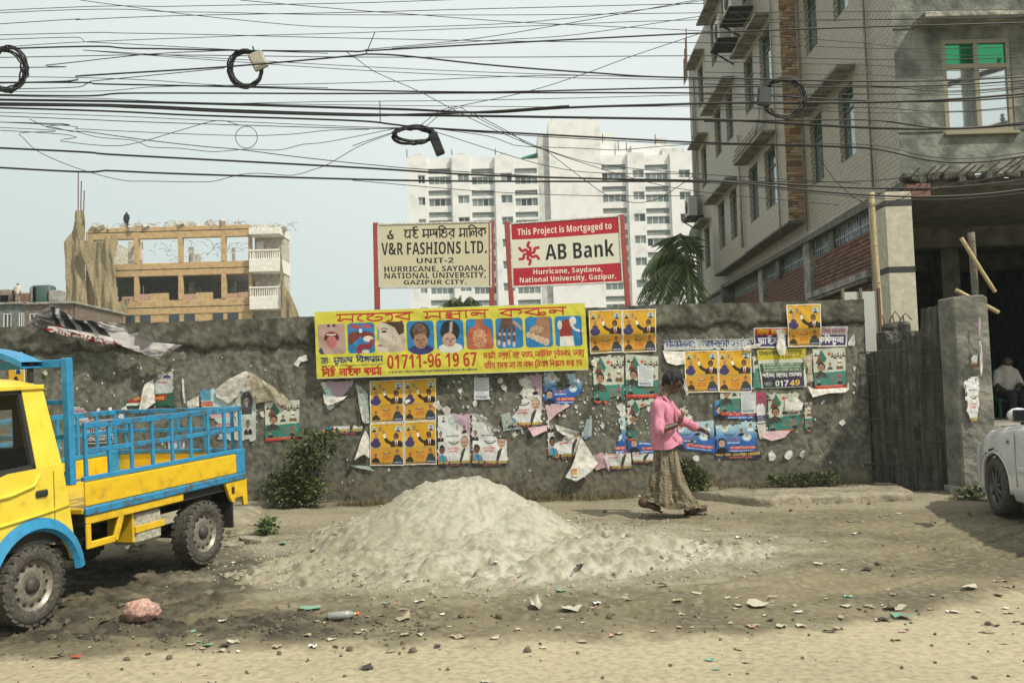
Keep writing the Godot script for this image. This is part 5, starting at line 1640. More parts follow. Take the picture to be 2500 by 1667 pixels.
# ================================================================ the building on the right and the gate wall before it
# a wall sheet with openings; holes are [x0, y0, x1, y1] in the sheet's own metres; N points out, reveals go inwards
func holed(s: MB, O: Vector3, X: Vector3, Y: Vector3, N: Vector3, w: float, h: float, holes: Array, reveal := 0.14, y_from := 0.0) -> void:
	var xs: Array[float] = [0.0, w]
	var ys: Array[float] = [y_from, h]
	for q in holes:
		xs.append(q[0]); xs.append(q[2]); ys.append(q[1]); ys.append(q[3])
	xs.sort(); ys.sort()
	for i in xs.size() - 1:
		for j in ys.size() - 1:
			if xs[i + 1] - xs[i] < 0.001 or ys[j + 1] - ys[j] < 0.001:
				continue
			var cx: float = (xs[i] + xs[i + 1]) * 0.5
			var cy: float = (ys[j] + ys[j + 1]) * 0.5
			var open := false
			for q in holes:
				if cx > q[0] and cx < q[2] and cy > q[1] and cy < q[3]:
					open = true
			if not open:
				var A := O + X * xs[i] + Y * ys[j]
				var C := O + X * xs[i + 1] + Y * ys[j + 1]
				var B := O + X * xs[i + 1] + Y * ys[j]
				var D := O + X * xs[i] + Y * ys[j + 1]
				s.face(A, B, C, N); s.face(A, C, D, N)
	for q in holes:
		var c := [O + X * q[0] + Y * q[1], O + X * q[2] + Y * q[1], O + X * q[2] + Y * q[3], O + X * q[0] + Y * q[3]]
		var mid: Vector3 = (c[0] + c[2]) * 0.5
		for i in 4:
			var a: Vector3 = c[i]
			var b: Vector3 = c[(i + 1) % 4]
			var inn := mid - (a + b) * 0.5
			s.face(a, b, b - N * reveal, inn); s.face(a, b - N * reveal, a - N * reveal, inn)

# a window set into an opening: frame with panes as sub-parts
func window(parent: Node, O: Vector3, X: Vector3, Y: Vector3, N: Vector3, q: Array, back: float, cols: int, transom: float, frame_m: Material, pane_m: Material, top_m: Material = null, t := 0.05) -> MeshInstance3D:
	var s := mb()
	var o := O - N * back
	var B := Basis(X, Y, X.cross(Y))
	var w: float = q[2] - q[0]
	var h: float = q[3] - q[1]
	var mid: Vector3 = o + X * ((q[0] + q[2]) * 0.5) + Y * ((q[1] + q[3]) * 0.5)
	for e in [[0, h * 0.5 - t * 0.5, w, t], [0, -h * 0.5 + t * 0.5, w, t]]:
		s.box(X * e[0] + Y * e[1], Vector3(e[2], e[3], t), 0.0, B)
	for i in cols + 1:
		s.box(X * (-w * 0.5 + t * 0.5 + (w - t) * i / cols), Vector3(t, h - 2 * t, t * 0.9), 0.0, B)
	if transom > 0.0:
		s.box(Y * (h * 0.5 - transom), Vector3(w - 2 * t, t, t * 0.96), 0.0, B)
	var f := put("window", s.mesh(), frame_m, parent, mid)
	var rows := [[-h * 0.5 + t, (h * 0.5 - transom - t * 0.5) if transom > 0.0 else h * 0.5 - t, pane_m]]
	if transom > 0.0:
		rows.append([h * 0.5 - transom + t * 0.5, h * 0.5 - t, top_m])
	for r in rows:
		for i in cols:
			var g := mb()
			var x0 := -w * 0.5 + t + (w - t) * i / cols
			var x1 := -w * 0.5 + (w - t) * (i + 1) / cols
			g.box(X * ((x0 + x1) * 0.5) + Y * ((r[0] + r[1]) * 0.5) - N * t * 0.1, Vector3(x1 - x0, r[1] - r[0], 0.012), 0.0, B)
			put("pane", g.mesh(), r[2], f)
	return f

func cladding() -> ImageTexture:             # print of the wall tiles: small overlapping stone scales
	var cv := Cv.new(384, 384, L(.27, .25, .19))
	var r := RandomNumberGenerator.new()
	r.seed = 31
	for j in 16:
		for i in 14:
			var x := (i + 0.5 * (j % 2)) * 384.0 / 14.0
			var y := j * 24.0
			var k := r.randf()
			var c := L(.34, .315, .245).lerp(L(.22, .198, .148), k)
			for ox in [0.0, -384.0]:
				cv.poly(pv([x + ox - 13, y + 10, x + ox - 5, y - 9, x + ox + 12, y - 12, x + ox + 14, y + 4, x + ox + 2, y + 13]), c)
				cv.poly(pv([x + ox - 2, y + 11, x + ox + 9, y - 2, x + ox + 13, y + 3, x + ox + 4, y + 13]), L(.13, .108, .075))
				cv.poly(pv([x + ox - 11, y + 5, x + ox - 5, y - 8, x + ox + 4, y - 8, x + ox - 5, y + 6]), L(.41, .385, .31))
	for i in 2:
		cv.rect(i * 192, 0, 2, 384, L(.28, .25, .18)); cv.rect(0, i * 192, 384, 2, L(.28, .25, .18))
	return cv.tex()

func build_right() -> void:
	var A := P(2200, 420, 15.5)
	var Bp := P(1692, 420, 35.0)
	A.y = 0.1
	Bp.y = 0.1
	var D := (Bp - A).normalized()               # along the side facade, away from the camera
	var N := Vector3(D.z, 0, -D.x)               # out of it, to the left
	var U := Vector3.UP
	var tile := StandardMaterial3D.new()
	tile.albedo_texture = cladding()
	tile.uv1_triplanar = true
	tile.uv1_world_triplanar = true
	tile.uv1_scale = Vector3.ONE * 0.72
	tile.roughness = 0.5
	var grey := mottled([[0.0, L(.06, .07, .06)], [0.4, L(.115, .128, .11)], [0.65, L(.175, .187, .165)], [1.0, L(.25, .258, .23)]], 0.28, 0.9, 0.014, 71, 2.0, 512)
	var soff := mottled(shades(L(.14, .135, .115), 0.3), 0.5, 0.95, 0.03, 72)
	var alu := plain(L(.22, .20, .14), 0.45, 0.3)
	var dark_frame := plain(L(.07, .068, .058), 0.5, 0.2)
	var mirror := plain(Color(0.80, 0.84, 0.85), 0.03, 0.92)
	var green := plain(Color(0.22, 0.58, 0.40), 0.04, 0.9)
	var sidepane := plain(Color(0.55, 0.62, 0.64), 0.05, 0.75)
	var sidegreen := plain(Color(0.30, 0.48, 0.42), 0.05, 0.75)
	var b := thing("corner_building", "tall tile-clad corner building with dark open ground floor", "building", A)
	var O := Vector3.ZERO
	# ---- side facade above the strip windows
	var rows := [[5.80, 7.22], [8.68, 10.1], [11.58, 13.0]]
	var main_cols := [[2.05, 2.92], [4.0, 4.86], [16.75, 17.7]]
	var holes := []
	for r in rows:
		for c in main_cols:
			holes.append([c[0], r[0], c[1], r[1]])
	var s := mb()
	holed(s, O, D, U, N, 19.6, 14.05, holes, 0.16, 4.82)
	put("side_facade", s.mesh(), tile, b)
	for h in holes:
		window(b, O, D, U, N, h, 0.12, 1, 0.42, dark_frame, sidepane, sidegreen)
	var roof := mb()
	roof.face(U * 14.05, D * 19.6 + U * 14.05, D * 19.6 - N * 8.0 + U * 14.05, U)
	roof.face(U * 14.05, D * 19.6 - N * 8.0 + U * 14.05, -N * 8.0 + U * 14.05, U)
	roof.face(D * 19.6, D * 19.6 + U * 14.05, D * 19.6 - N * 8.0 + U * 14.05, D)
	roof.face(D * 19.6, D * 19.6 - N * 8.0 + U * 14.05, D * 19.6 - N * 8.0, D)
	put("roof_slab", roof.mesh(), MT.concrete, b)
	# ---- two projecting bays; the near end of the first is faced with brown bricks
	for bay in [[5.48, 9.88, 0.38, [[6.35, 7.4], [8.1, 9.08]]], [9.88, 14.45, 0.33, [[10.85, 11.75], [12.55, 13.5]]]]:
		var so: Vector3 = O + N * bay[2]
		var m := mb()
		var hs := []
		for r in rows:
			for c in bay[3]:
				hs.append([c[0] - bay[0], r[0], c[1] - bay[0], r[1]])
		holed(m, so + D * bay[0], D, U, N, bay[1] - bay[0], 14.2, hs, 0.16, 5.17)
		m.face(so + D * bay[1] + U * 5.17, so + D * bay[1] + U * 14.2, O + D * bay[1] + U * 14.2, D)
		m.face(so + D * bay[1] + U * 5.17, O + D * bay[1] + U * 14.2, O + D * bay[1] + U * 5.17, D)
		put("bay", m.mesh(), tile, b)
		for h in hs:
			window(b, so + D * bay[0], D, U, N, h, 0.12, 1, 0.42, dark_frame, sidepane, sidegreen)
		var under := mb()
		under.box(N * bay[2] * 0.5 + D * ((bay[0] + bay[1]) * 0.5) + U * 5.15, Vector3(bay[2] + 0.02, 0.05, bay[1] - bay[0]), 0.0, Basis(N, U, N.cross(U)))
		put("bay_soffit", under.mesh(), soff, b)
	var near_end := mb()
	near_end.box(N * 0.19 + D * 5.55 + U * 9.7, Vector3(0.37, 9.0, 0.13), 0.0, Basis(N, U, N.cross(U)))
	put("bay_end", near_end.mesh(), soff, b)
	var brick_m := []
	for c in [L(.30, .22, .12), L(.22, .15, .08), L(.38, .30, .19), L(.17, .105, .06), L(.33, .20, .12)]:
		brick_m.append(mottled(shades(c, 0.2), 3.0, 0.7, 0.05, 73 + brick_m.size()))
	var brick_mesh := {}
	var rr := RandomNumberGenerator.new()
	rr.seed = 7
	var y := 5.2
	while y < 12.2:
		var x := 0.0
		while x < 0.37:
			var w: float = minf([0.09, 0.14, 0.20, 0.26][rr.randi() % 4], 0.378 - x)
			if w > 0.02:
				var key := snappedf(w, 0.01)
				if not brick_mesh.has(key):
					var q := mb()
					q.box(Vector3.ZERO, Vector3(key - 0.006, 0.056, 0.03), 0.004, Basis(N, U, N.cross(U)))
					brick_mesh[key] = q.mesh()
				put("brick", brick_mesh[key], brick_m[rr.randi() % 5], b, N * (0.004 + x + w * 0.5) + D * (5.48 - 0.008 - rr.randf() * 0.008) + U * y)
			x += w
		y += 0.062
	# ---- sunshades over the windows, pipes, cables down the facade
	for a in [[1.85, 4.95, 7.42, 0.0], [6.2, 9.3, 7.45, 0.38], [10.6, 14.1, 7.4, 0.33], [16.5, 18.4, 7.4, 0.0], [6.3, 9.2, 10.32, 0.38], [10.5, 14.0, 10.25, 0.33], [16.4, 18.5, 10.35, 0.0], [1.85, 4.95, 10.3, 0.0], [10.5, 14.0, 13.2, 0.33], [6.3, 9.2, 13.25, 0.38], [16.4, 18.4, 13.3, 0.0]]:
		var m := mb()
		m.box(N * (a[3] + 0.17) + D * ((a[0] + a[1]) * 0.5) + U * a[2], Vector3(0.36, 0.075, a[1] - a[0]), 0.012, Basis(N, U, N.cross(U)))
		put("sunshade", m.mesh(), MT.concrete, b)
	for a in [[9.9, 0.45, 5.3, 8.4, 0.05], [1.15, 0.05, 4.9, 14.0, 0.022], [5.25, 0.05, 4.9, 14.0, 0.022], [6.05, 0.42, 5.0, 14.0, 0.016], [18.3, 0.05, 4.9, 13.0, 0.03], [18.7, 0.05, 4.9, 12.0, 0.03], [19.0, 0.05, 4.9, 11.0, 0.02]]:
		var m := mb(true)
		m.tube([D * a[0] + N * a[1] + U * a[2], D * a[0] + N * a[1] + U * ((a[2] + a[3]) * 0.5), D * a[0] + N * a[1] + U * a[3]], a[4], 6)
		put("pipe", m.mesh(), MT.concrete_light if a[4] > 0.04 else MT.concrete, b)
	for k in 3:
		var m := mb(true)
		var o := 0.14 * k
		m.tube([D * (7.3 - o) + N * 0.46 + U * 8.75, D * (7.35 - o) + N * (0.50 + o * 0.3) + U * (8.2 - o), D * (7.6 - o) + N * (0.52 + o * 0.3) + U * (7.98 - o), D * 9.8 + N * (0.52 + o * 0.3) + U * (7.95 - o)], 0.055 - 0.01 * k, 8)
		put("pipe", m.mesh(), MT.concrete_light, b)
	# ---- ground floor: columns, strip windows with grilles, brick infill
	var blue_pane := mottled([[0.0, L(.008, .018, .045)], [0.52, L(.014, .045, .11)], [0.6, L(.08, .10, .12)], [1.0, L(.24, .26, .26)]], 0.7, 0.25, 0.02, 81)
	var bays := [[1.55, 5.3], [5.75, 9.6], [10.05, 14.2], [14.6, 19.4]]
	for w in bays:
		var q := [w[0], 4.27, w[1], 4.82]
		var fr := window(b, O - N * 0.12, D, U, N, q, 0.05, 4, 0.0, plain(L(.10, .14, .17), 0.5), blue_pane, null, 0.035)
		var g := mb()
		var n := int((w[1] - w[0]) / 0.13)
		for i in n:
			g.box(D * (w[0] + (w[1] - w[0]) * (i + 0.5) / n - (w[0] + w[1]) * 0.5) + N * 0.05, Vector3(0.012, 0.5, 0.012), 0.0, Basis(D, U, D.cross(U)))
		for k in 2:
			g.box(U * (-0.12 + 0.24 * k) + N * 0.055, Vector3(w[1] - w[0], 0.014, 0.012), 0.0, Basis(D, U, D.cross(U)))
		put("grille", g.mesh(), plain(L(.38, .40, .38), 0.5), fr)
		var lint := mb()
		lint.box(D * ((w[0] + w[1]) * 0.5) - N * 0.13 + U * 4.80, Vector3(w[1] - w[0], 0.06, 0.2), 0.0, Basis(D, U, D.cross(U)))
		put("lintel", lint.mesh(), MT.concrete, b)
	for c in [[1.32, 0.42], [5.52, 0.44], [9.82, 0.44], [14.4, 0.4]]:
		var m := mb()
		m.box(D * c[0] - N * 0.13 + U * 2.4, Vector3(c[1], 4.84, 0.3), 0.01, Basis(D, U, D.cross(U)))
		put("column", m.mesh(), MT.concrete, b)
	var red := []
	for c in [L(.135, .068, .05), L(.11, .055, .041), L(.165, .085, .063)]:
		red.append(mottled(shades(c, 0.25), 2.0, 0.9, 0.05, 85 + red.size()))
	var rest := mb()
	var rb := mb()
	rb.box(Vector3.ZERO, Vector3(0.235, 0.068, 0.06), 0.006, Basis(D, U, D.cross(U)))
	var rbm := rb.mesh()
	var near := 0
	for w in bays:
		var back := mb()
		back.box(D * ((w[0] + w[1]) * 0.5) - N * 0.17 + U * 2.13, Vector3(w[1] - w[0], 4.26, 0.1), 0.0, Basis(D, U, D.cross(U)))
		put("mortar_wall", back.mesh(), soff, b)
		for j in 14:
			var yy := 4.225 - j * 0.08
			var xx: float = w[0] + (0.12 if j % 2 == 0 else 0.24)
			while xx < w[1] - 0.1:
				var at := D * xx - N * (0.10 + 0.008 * rr.randf()) + U * yy
				if w[0] < 2.0 and near < 280:
					put("brick", rbm, red[rr.randi() % 3], b, at)
					near += 1
				else:
					rest.box(at, Vector3(0.235, 0.068, 0.06), 0.0, Basis(D, U, D.cross(U)))
				xx += 0.247
	var ro := put("brickwork", rest.mesh(), red[0], b)
	ro.set_meta("kind", "stuff")
	var beam := mb()
	beam.box(D * 3.4 + N * 0.02 + U * 3.42, Vector3(3.8, 0.13, 0.24), 0.01, Basis(D, U, D.cross(U)))
	beam.box(D * 3.4 + N * 0.03 + U * 3.33, Vector3(3.6, 0.05, 0.12), 0.0, Basis(D, U, D.cross(U)))
	put("beam", beam.mesh(), MT.concrete, b)
	# ---- street front: grey render with one window, ragged slab edge, dark void below
	var X := Vector3.RIGHT
	var Z := Vector3.BACK
	var fo := Vector3.ZERO
	var win := [0.80, 5.56, 1.96, 7.16]
	var f := mb()
	holed(f, fo, X, U, Z, 8.0, 14.05, [win], 0.12, 4.86)
	put("street_facade", f.mesh(), grey, b)
	window(b, fo, X, U, Z, [win[0], win[1], win[2], win[3]], 0.05, 2, 0.46, alu, mirror, green, 0.075)
	var sill := mb()
	sill.box(X * 1.38 + U * 5.53 + Z * 0.03, Vector3(1.25, 0.05, 0.1), 0.006)
	put("sill", sill.mesh(), alu, b)
	var shade := mb()
	shade.box(X * 2.5 + U * 7.42 + Z * 0.22, Vector3(4.3, 0.10, 0.46), 0.012)
	put("sunshade", shade.mesh(), MT.concrete, b)
	for e in [[5.58, 0.0, 0.75], [7.36, 0.0, 0.35], [5.58, 2.02, 8.0]]:
		var gr := mb()
		gr.box(X * ((e[1] + e[2]) * 0.5) + U * e[0] + Z * 0.006, Vector3(e[2] - e[1], 0.02, 0.016))
		put("joint_line", gr.mesh(), MT.concrete_dark, b)
	var slab := mb()
	for i in 60:
		var xx := 0.05 + i * 0.133
		slab.box(X * xx + U * (4.80 + rr.randf_range(-0.03, 0.02)) + Z * rr.randf_range(-0.02, 0.05), Vector3(0.14, rr.randf_range(0.07, 0.15), rr.randf_range(0.15, 0.25)), 0.02, Basis.from_euler(Vector3(rr.randf_range(-0.2, 0.2), 0, rr.randf_range(-0.2, 0.2))))
	put("broken_slab_edge", slab.mesh(), MT.concrete_dark, b)
	for i in 16:
		var xx := 0.1 + i * 0.17 + rr.randf_range(-0.05, 0.05)
		var bar := mb()
		var len := rr.randf_range(0.25, 0.65)
		bar.tube([X * xx + U * 4.78 + Z * 0.02, X * (xx + len * 0.45) + U * (4.86 + len * 0.25) + Z * (0.1 + len * 0.6)], 0.012, 5)
		put("rebar", bar.mesh(), MT.rust, b)
	for i in 2:
		var bk := mb()
		bk.box(X * 0.24 + U * (4.52 + i * 0.125) + Z * 0.02, Vector3(0.40, 0.105, 0.16), 0.015)
		put("loose_brick", bk.mesh(), red[2], b)
	# the void: ceiling, floor and back walls of the open ground floor
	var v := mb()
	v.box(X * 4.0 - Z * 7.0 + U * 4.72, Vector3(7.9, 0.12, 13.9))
	put("ceiling", v.mesh(), MT.concrete_shaded, b)
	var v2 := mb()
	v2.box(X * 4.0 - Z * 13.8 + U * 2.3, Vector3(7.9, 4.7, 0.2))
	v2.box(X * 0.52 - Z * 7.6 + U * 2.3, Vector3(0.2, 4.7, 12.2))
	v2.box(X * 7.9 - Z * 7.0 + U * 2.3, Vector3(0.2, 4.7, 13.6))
	put("inner_wall", v2.mesh(), MT.concrete_shaded, b)
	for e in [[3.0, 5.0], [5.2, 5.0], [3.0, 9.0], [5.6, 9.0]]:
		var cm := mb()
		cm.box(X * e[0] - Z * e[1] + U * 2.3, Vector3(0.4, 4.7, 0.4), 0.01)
		put("inner_column", cm.mesh(), MT.concrete_shaded, b)
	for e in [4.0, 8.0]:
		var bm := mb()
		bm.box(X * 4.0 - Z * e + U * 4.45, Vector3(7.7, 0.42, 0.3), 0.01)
		put("ceiling_beam", bm.mesh(), MT.concrete_shaded, b)
	var cream := plain(L(.44, .42, .34), 0.7)
	var cp := mb()
	cp.box(-X * 0.15 - Z * 0.03 + U * 2.3, Vector3(0.44, 4.5, 0.44), 0.008)
	put("corner_column", cp.mesh(), mottled(shades(L(.42, .40, .32), 0.12), 0.8, 0.75, 0.03, 92), b)
	for e in [4.36, 3.26, 2.2]:
		var bd := mb()
		bd.box(-X * 0.15 - Z * 0.03 + U * e, Vector3(0.452, 0.10, 0.452), 0.004)
		put("dark_band", bd.mesh(), MT.black, b)
	var stair := mb()
	stair.box(X * 3.0 - Z * 2.0 + U * 0.62, Vector3(6.0, 0.14, 4.0), 0.02)
	put("plinth", stair.mesh(), MT.concrete, b)
	# ---- air conditioners
	for a in [[8.4, 11.15, 0.75, 0.85, "upper white air conditioner on the black bracket of the corner building"], [10.1, 11.05, 0.7, 0.7, "white air conditioner farther along the black bracket, partly hidden"], [18.2, 7.75, 0.35, 0.75, "small white air conditioner at far end of corner building"]]:
		var t := thing("air_conditioner", a[4], "air conditioner", A + D * a[0] + N * a[2] + U * a[1], "air conditioners on the corner building")
		var c := mb()
		c.box(U * a[3] * 0.5, Vector3(0.32, a[3], a[3] * 1.05), 0.02, Basis(N, U, N.cross(U)))
		put("casing", c.mesh(), plain(L(.40, .40, .35), 0.5), t)
		var g := mb(true)
		g.lathe([Vector2(0, 0.3 * a[3]), Vector2(0.01, 0.3 * a[3]), Vector2(0.012, 0.0)], U * a[3] * 0.5 + N * 0.161, N, 16)
		put("fan_grille", g.mesh(), MT.concrete_dark, t)
		var br := mb()
		br.box(U * -0.03 - N * 0.1, Vector3(0.7, 0.05, a[3] * 1.5), 0.0, Basis(N, U, N.cross(U)))
		for k in [-1, 1]:
			br.bar(D * a[3] * 0.6 * k - N * 0.42 - U * 0.45, D * a[3] * 0.6 * k + N * 0.2 - U * 0.05, 0.04, 0.04)
		put("bracket", br.mesh(), MT.black, t)
	for k in 4:
		var w := thing("roof_rebar", ["tallest", "second", "third", "shortest"][k] + " rusty rebar rising from far roof corner of corner building", "rebar", A + D * (19.0 + k * 0.25) + U * 13.2 + N * 0.15, "rebars at the far roof corner")
		var m := mb()
		m.tube([Vector3.ZERO, Vector3(0.02, 1.9 - k * 0.3, 0.03)], 0.02, 5)
		put("rod", m.mesh(), MT.rust, w)
	# ---- bamboo poles and sheets at the near corner
	var bp := [P(2128, 470, 15.0), P(2136, 600, 15.0), P(2146, 720, 15.0), P(2152, 820, 15.0)]
	bamboo("bamboo_pole", "upright bamboo pole tied to the near corner of the building", [bp[0], bp[1], bp[2], bp[3] - U * 1.9], 0.05, MT.bamboo)
	bamboo("bamboo_pole", "old grey bamboo post standing behind the concrete gate pillar", [P(2372, 568, 12.3), P(2378, 650, 12.3), P(2384, 735, 12.3), P(2390, 800, 12.3) - U * 2.0], 0.047, MT.bamboo_old)
	bamboo("bamboo_stick", "slanting bamboo stick crossing the grey post high up", [P(2348, 581, 12.2), P(2388, 646, 12.2), P(2431, 713, 12.2)], 0.027, MT.bamboo)
	bamboo("bamboo_stick", "lower bamboo stick lying over the pillar top", [P(2334, 708, 11.9), P(2385, 734, 11.85), P(2440, 763, 11.8)], 0.027, MT.bamboo)
	var sh := thing("white_hoarding", "white sheet-metal hoarding behind the right wall end", "hoarding", P(2110, 800, 13.6) * Vector3(1, 0, 1) + U * 0.1)
	for k in 2:
		var m := mb()
		var x0 := -0.16 + k * 0.26
		m.box(Vector3(x0, 1.35, 0), Vector3(0.24, 2.75, 0.02), 0.004)
		put("sheet", m.mesh(), plain(L(.42, .43, .40), 0.6), sh)
	for k in 3:
		var m := mb()
		m.box(Vector3(-0.29 + k * 0.26, 1.35, 0.02), Vector3(0.04, 2.85, 0.04), 0.004)
		put("post", m.mesh(), MT.bamboo_old if k < 2 else MT.rust, sh)

func bamboo(called: String, label: String, pts: Array, r: float, m: Material) -> void:
	var base: Vector3 = pts[-1]
	var t := thing(called, label, "bamboo", base, "bamboo poles and sticks by the gate")
	var p := []
	var rad := []
	var knots := mb(true)
	for i in pts.size() - 1:
		for k in 4:
			p.append(pts[i].lerp(pts[i + 1], k / 4.0) - base)
			rad.append(r * (0.96 + 0.06 * float(p.size() % 2)))
	p.append(pts[-1] - base); rad.append(r)
	var s := mb(true)
	s.tube(p, rad, 8)
	put("culm", s.mesh(), m, t)
	for i in range(1, p.size() - 1, 3):
		knots.tube([p[i] + (p[i + 1] - p[i]).normalized() * 0.008, p[i] - (p[i + 1] - p[i]).normalized() * 0.008], r * 1.12, 8)
	put("nodes", knots.mesh(), m, t)

# ---------------------------------------------------------------- the rusted-bar grille, wall and pillar of the gateway
func build_gate() -> void:
	var U := Vector3.UP
	var l := P(2108, 1000, 12.62)
	var r := P(2335, 1000, 11.75)
	l.y = 0.1; r.y = 0.1
	var D := (r - l).normalized()
	var N := Vector3(-D.z, 0, D.x)
	if N.z < 0.0:
		N = -N
	var len := l.distance_to(r)
	var dark := StandardMaterial3D.new()
	dark.vertex_color_use_as_albedo = true
	dark.albedo_texture = MT.wall.albedo_texture
	dark.uv1_triplanar = true
	dark.uv1_world_triplanar = true
	dark.uv1_scale = Vector3.ONE * 0.8
	dark.roughness = 0.95
	var w := thing("gateway_wall", "low dark stained concrete wall right of the poster wall", "wall", l)
	var n := noise(2.5, 401, 4)
	var cols := 60
	var rows := 50
	var pts := PackedVector3Array()
	var cs := PackedColorArray()
	var tops := [[0.0, 1.76], [0.35, 1.86], [0.68, 2.02], [0.70, 2.30], [1.0, 2.36]]
	for j in rows + 1:
		for i in cols + 1:
			var u := float(i) / cols
			var top := lerp_table(tops, u) + 0.03 * n.get_noise_2d(u * 4.0, 0.0)
			var y := lerpf(top, -0.1, float(j) / rows)
			var p := D * (len * u) + U * y + N * (0.015 * n.get_noise_2d(u * 3.0, y * 2.0))
			pts.append(p)
			var run := n.get_noise_2d(u * 6.0, y * 0.25)
			var c := Color(0.105, 0.104, 0.086).lerp(Color(0.045, 0.045, 0.037), clampf(0.5 + run * 1.6, 0, 1))
			c = c.lerp(Color(0.17, 0.167, 0.137), clampf(n.get_noise_2d(u * 3.0 + 9.0, y * 1.5) * 1.3 - 0.15, 0, 0.7))
			cs.append(c)
	put("face", grid_mesh(pts, cols + 1, PackedVector2Array(), cs), dark, w)
	var core := mb()
	for i in 20:
		var u0 := i / 20.0
		var t0 := lerp_table(tops, u0 + 0.02) - 0.01
		core.box(D * (len * (u0 + 0.025)) + U * (t0 * 0.5 - 0.05) - N * 0.13, Vector3(len / 20.0, t0 + 0.1, 0.22), 0.0, Basis(D, U, D.cross(U)))
	put("core", core.mesh(), MT.concrete_dark, w)
	var g := thing("bar_grille", "rusty steel bar grille standing before the dark gateway wall", "grille", l + N * 0.10)
	for i in 8:
		var m := mb()
		var x := len * (0.10 + 0.82 * i / 7.0) + rng.randf_range(-0.02, 0.02)
		m.tube([D * x - U * 0.05, D * (x + rng.randf_range(-0.02, 0.02)) + U * 0.9, D * (x + rng.randf_range(-0.03, 0.03)) + U * (1.72 + 0.02 * i)], 0.0085, 5)
		put("upright_bar", m.mesh(), MT.steel_dark, g)
	for i in 6:
		var m := mb()
		var y := 0.32 + 0.295 * i
		m.tube([D * (-0.02) + U * y + N * 0.012, D * len * 0.5 + U * (y + rng.randf_range(-0.01, 0.01)) + N * 0.02, D * len + U * (y + 0.03) + N * 0.012], 0.0085, 5)
		put("cross_bar", m.mesh(), MT.steel_dark, g)
	var pil := thing("gate_pillar", "grey concrete gate pillar with posters on its right edge", "pillar", r + D * 0.16)
	var pm := mb()
	pm.box(U * 1.15 + N * 0.02, Vector3(0.46, 2.5, 0.34), 0.02, Basis.from_euler(Vector3(0, 0.12, 0)))
	pm.box(U * 2.39 + N * 0.02 + D * 0.05, Vector3(0.34, 0.05, 0.26), 0.02, Basis.from_euler(Vector3(0, 0.12, 0.03)))
	put("shaft", pm.mesh(), MT.concrete_pillar, pil)
	var pf := mb()
	pf.box(U * 0.02, Vector3(0.55, 0.16, 0.42), 0.02, Basis.from_euler(Vector3(0, 0.12, 0)))
	put("footing", pf.mesh(), MT.concrete, pil)
	# a broken pier with bent bars behind the low wall
	var bp := P(2185, 800, 13.0)
	var pier := thing("broken_pier", "broken concrete pier with bent bars behind gateway wall", "pier", Vector3(bp.x, 0.1, -13.0))
	var q := mb()
	q.box(U * 1.05, Vector3(0.42, 2.1, 0.3), 0.02)
	q.box(U * 2.14 + Vector3(0.02, 0, 0), Vector3(0.34, 0.16, 0.26), 0.04, Basis.from_euler(Vector3(0.1, 0.2, 0.15)))
	put("stub", q.mesh(), MT.concrete_dark, pier)
	for i in 5:
		var m := mb(true)
		var x := -0.12 + 0.07 * i
		m.tube([Vector3(x, 2.1, 0), Vector3(x - 0.02, 2.25, 0.02), Vector3(x + 0.05, 2.34 + 0.03 * (i % 3), 0.05), Vector3(x + 0.13, 2.25, 0.06)] if i % 2 else [Vector3(x, 2.1, 0), Vector3(x - 0.05, 2.32, 0.03)], 0.009, 5)
		put("bent_bar", m.mesh(), MT.rust, pier)
	# posters on the pillar, hanging round its street side
	var gm := print_mat(print_grey())
	var pz := r + D * 0.16 + N * 0.02
	for a in [[2352, 918, 2398, 1038, 0.25, gm, Rect2(0, 0.2, 0.8, 0.8), "grey poster on the gate pillar, lower and longer one", [[0, .12], [.5, .02], [1, 0], [.95, .7], [1, .95], [.45, 1], [.2, .75]]], [2370, 866, 2396, 898, 0.25, gm, Rect2(0.2, 0.72, 0.6, 0.28), "small grey poster scrap high on the gate pillar", [[0, .3], [.4, 0], [1, 0.1], [1, 1], [.05, 1]]], [2390, 770, 2404, 930, 0.26, gm, Rect2(0.8, 0, 0.2, 1), "narrow coloured poster strip along the pillar's edge", [[0, 0], [.6, .04], [.4, .3], [1, .6], [.9, 1], [.5, 1], [.2, .5]]]]:
		var dd: float = -(pz.z + a[4])
		var out := PackedVector2Array()
		for e in a[8]:
			out.append(Vector2(e[0], e[1]))
		var pts2 := PackedVector3Array()
		var uvs := PackedVector2Array()
		var keep := PackedByteArray()
		var base := P(a[0], a[3], dd)
		var c0 := P(a[0], a[1], dd)
		var c1 := P(a[2], a[1] - 4.0, dd)
		for j in 33:
			for i in 17:
				var u := i / 16.0
				var v := j / 32.0
				var p := c0 + (c1 - c0) * u + (base - c0) * v
				p.z += 0.012 * n.get_noise_2d(u * 2.0, v * 4.0) - 0.03 * u
				pts2.append(p - base)
				uvs.append(a[6].position + a[6].size * Vector2(u, v))
				keep.append(1 if Geometry2D.is_point_in_polygon(Vector2(u, v) + Vector2(n.get_noise_2d(u * 9.0, v * 9.0), n.get_noise_2d(v * 9.0, u * 9.0)) * 0.05, out) else 0)
		var o := put("pillar_poster", grid_mesh(pts2, 17, uvs, PackedColorArray(), keep), a[5], null, base)
		tag(o, a[7], "poster", "posters on the gate pillar")

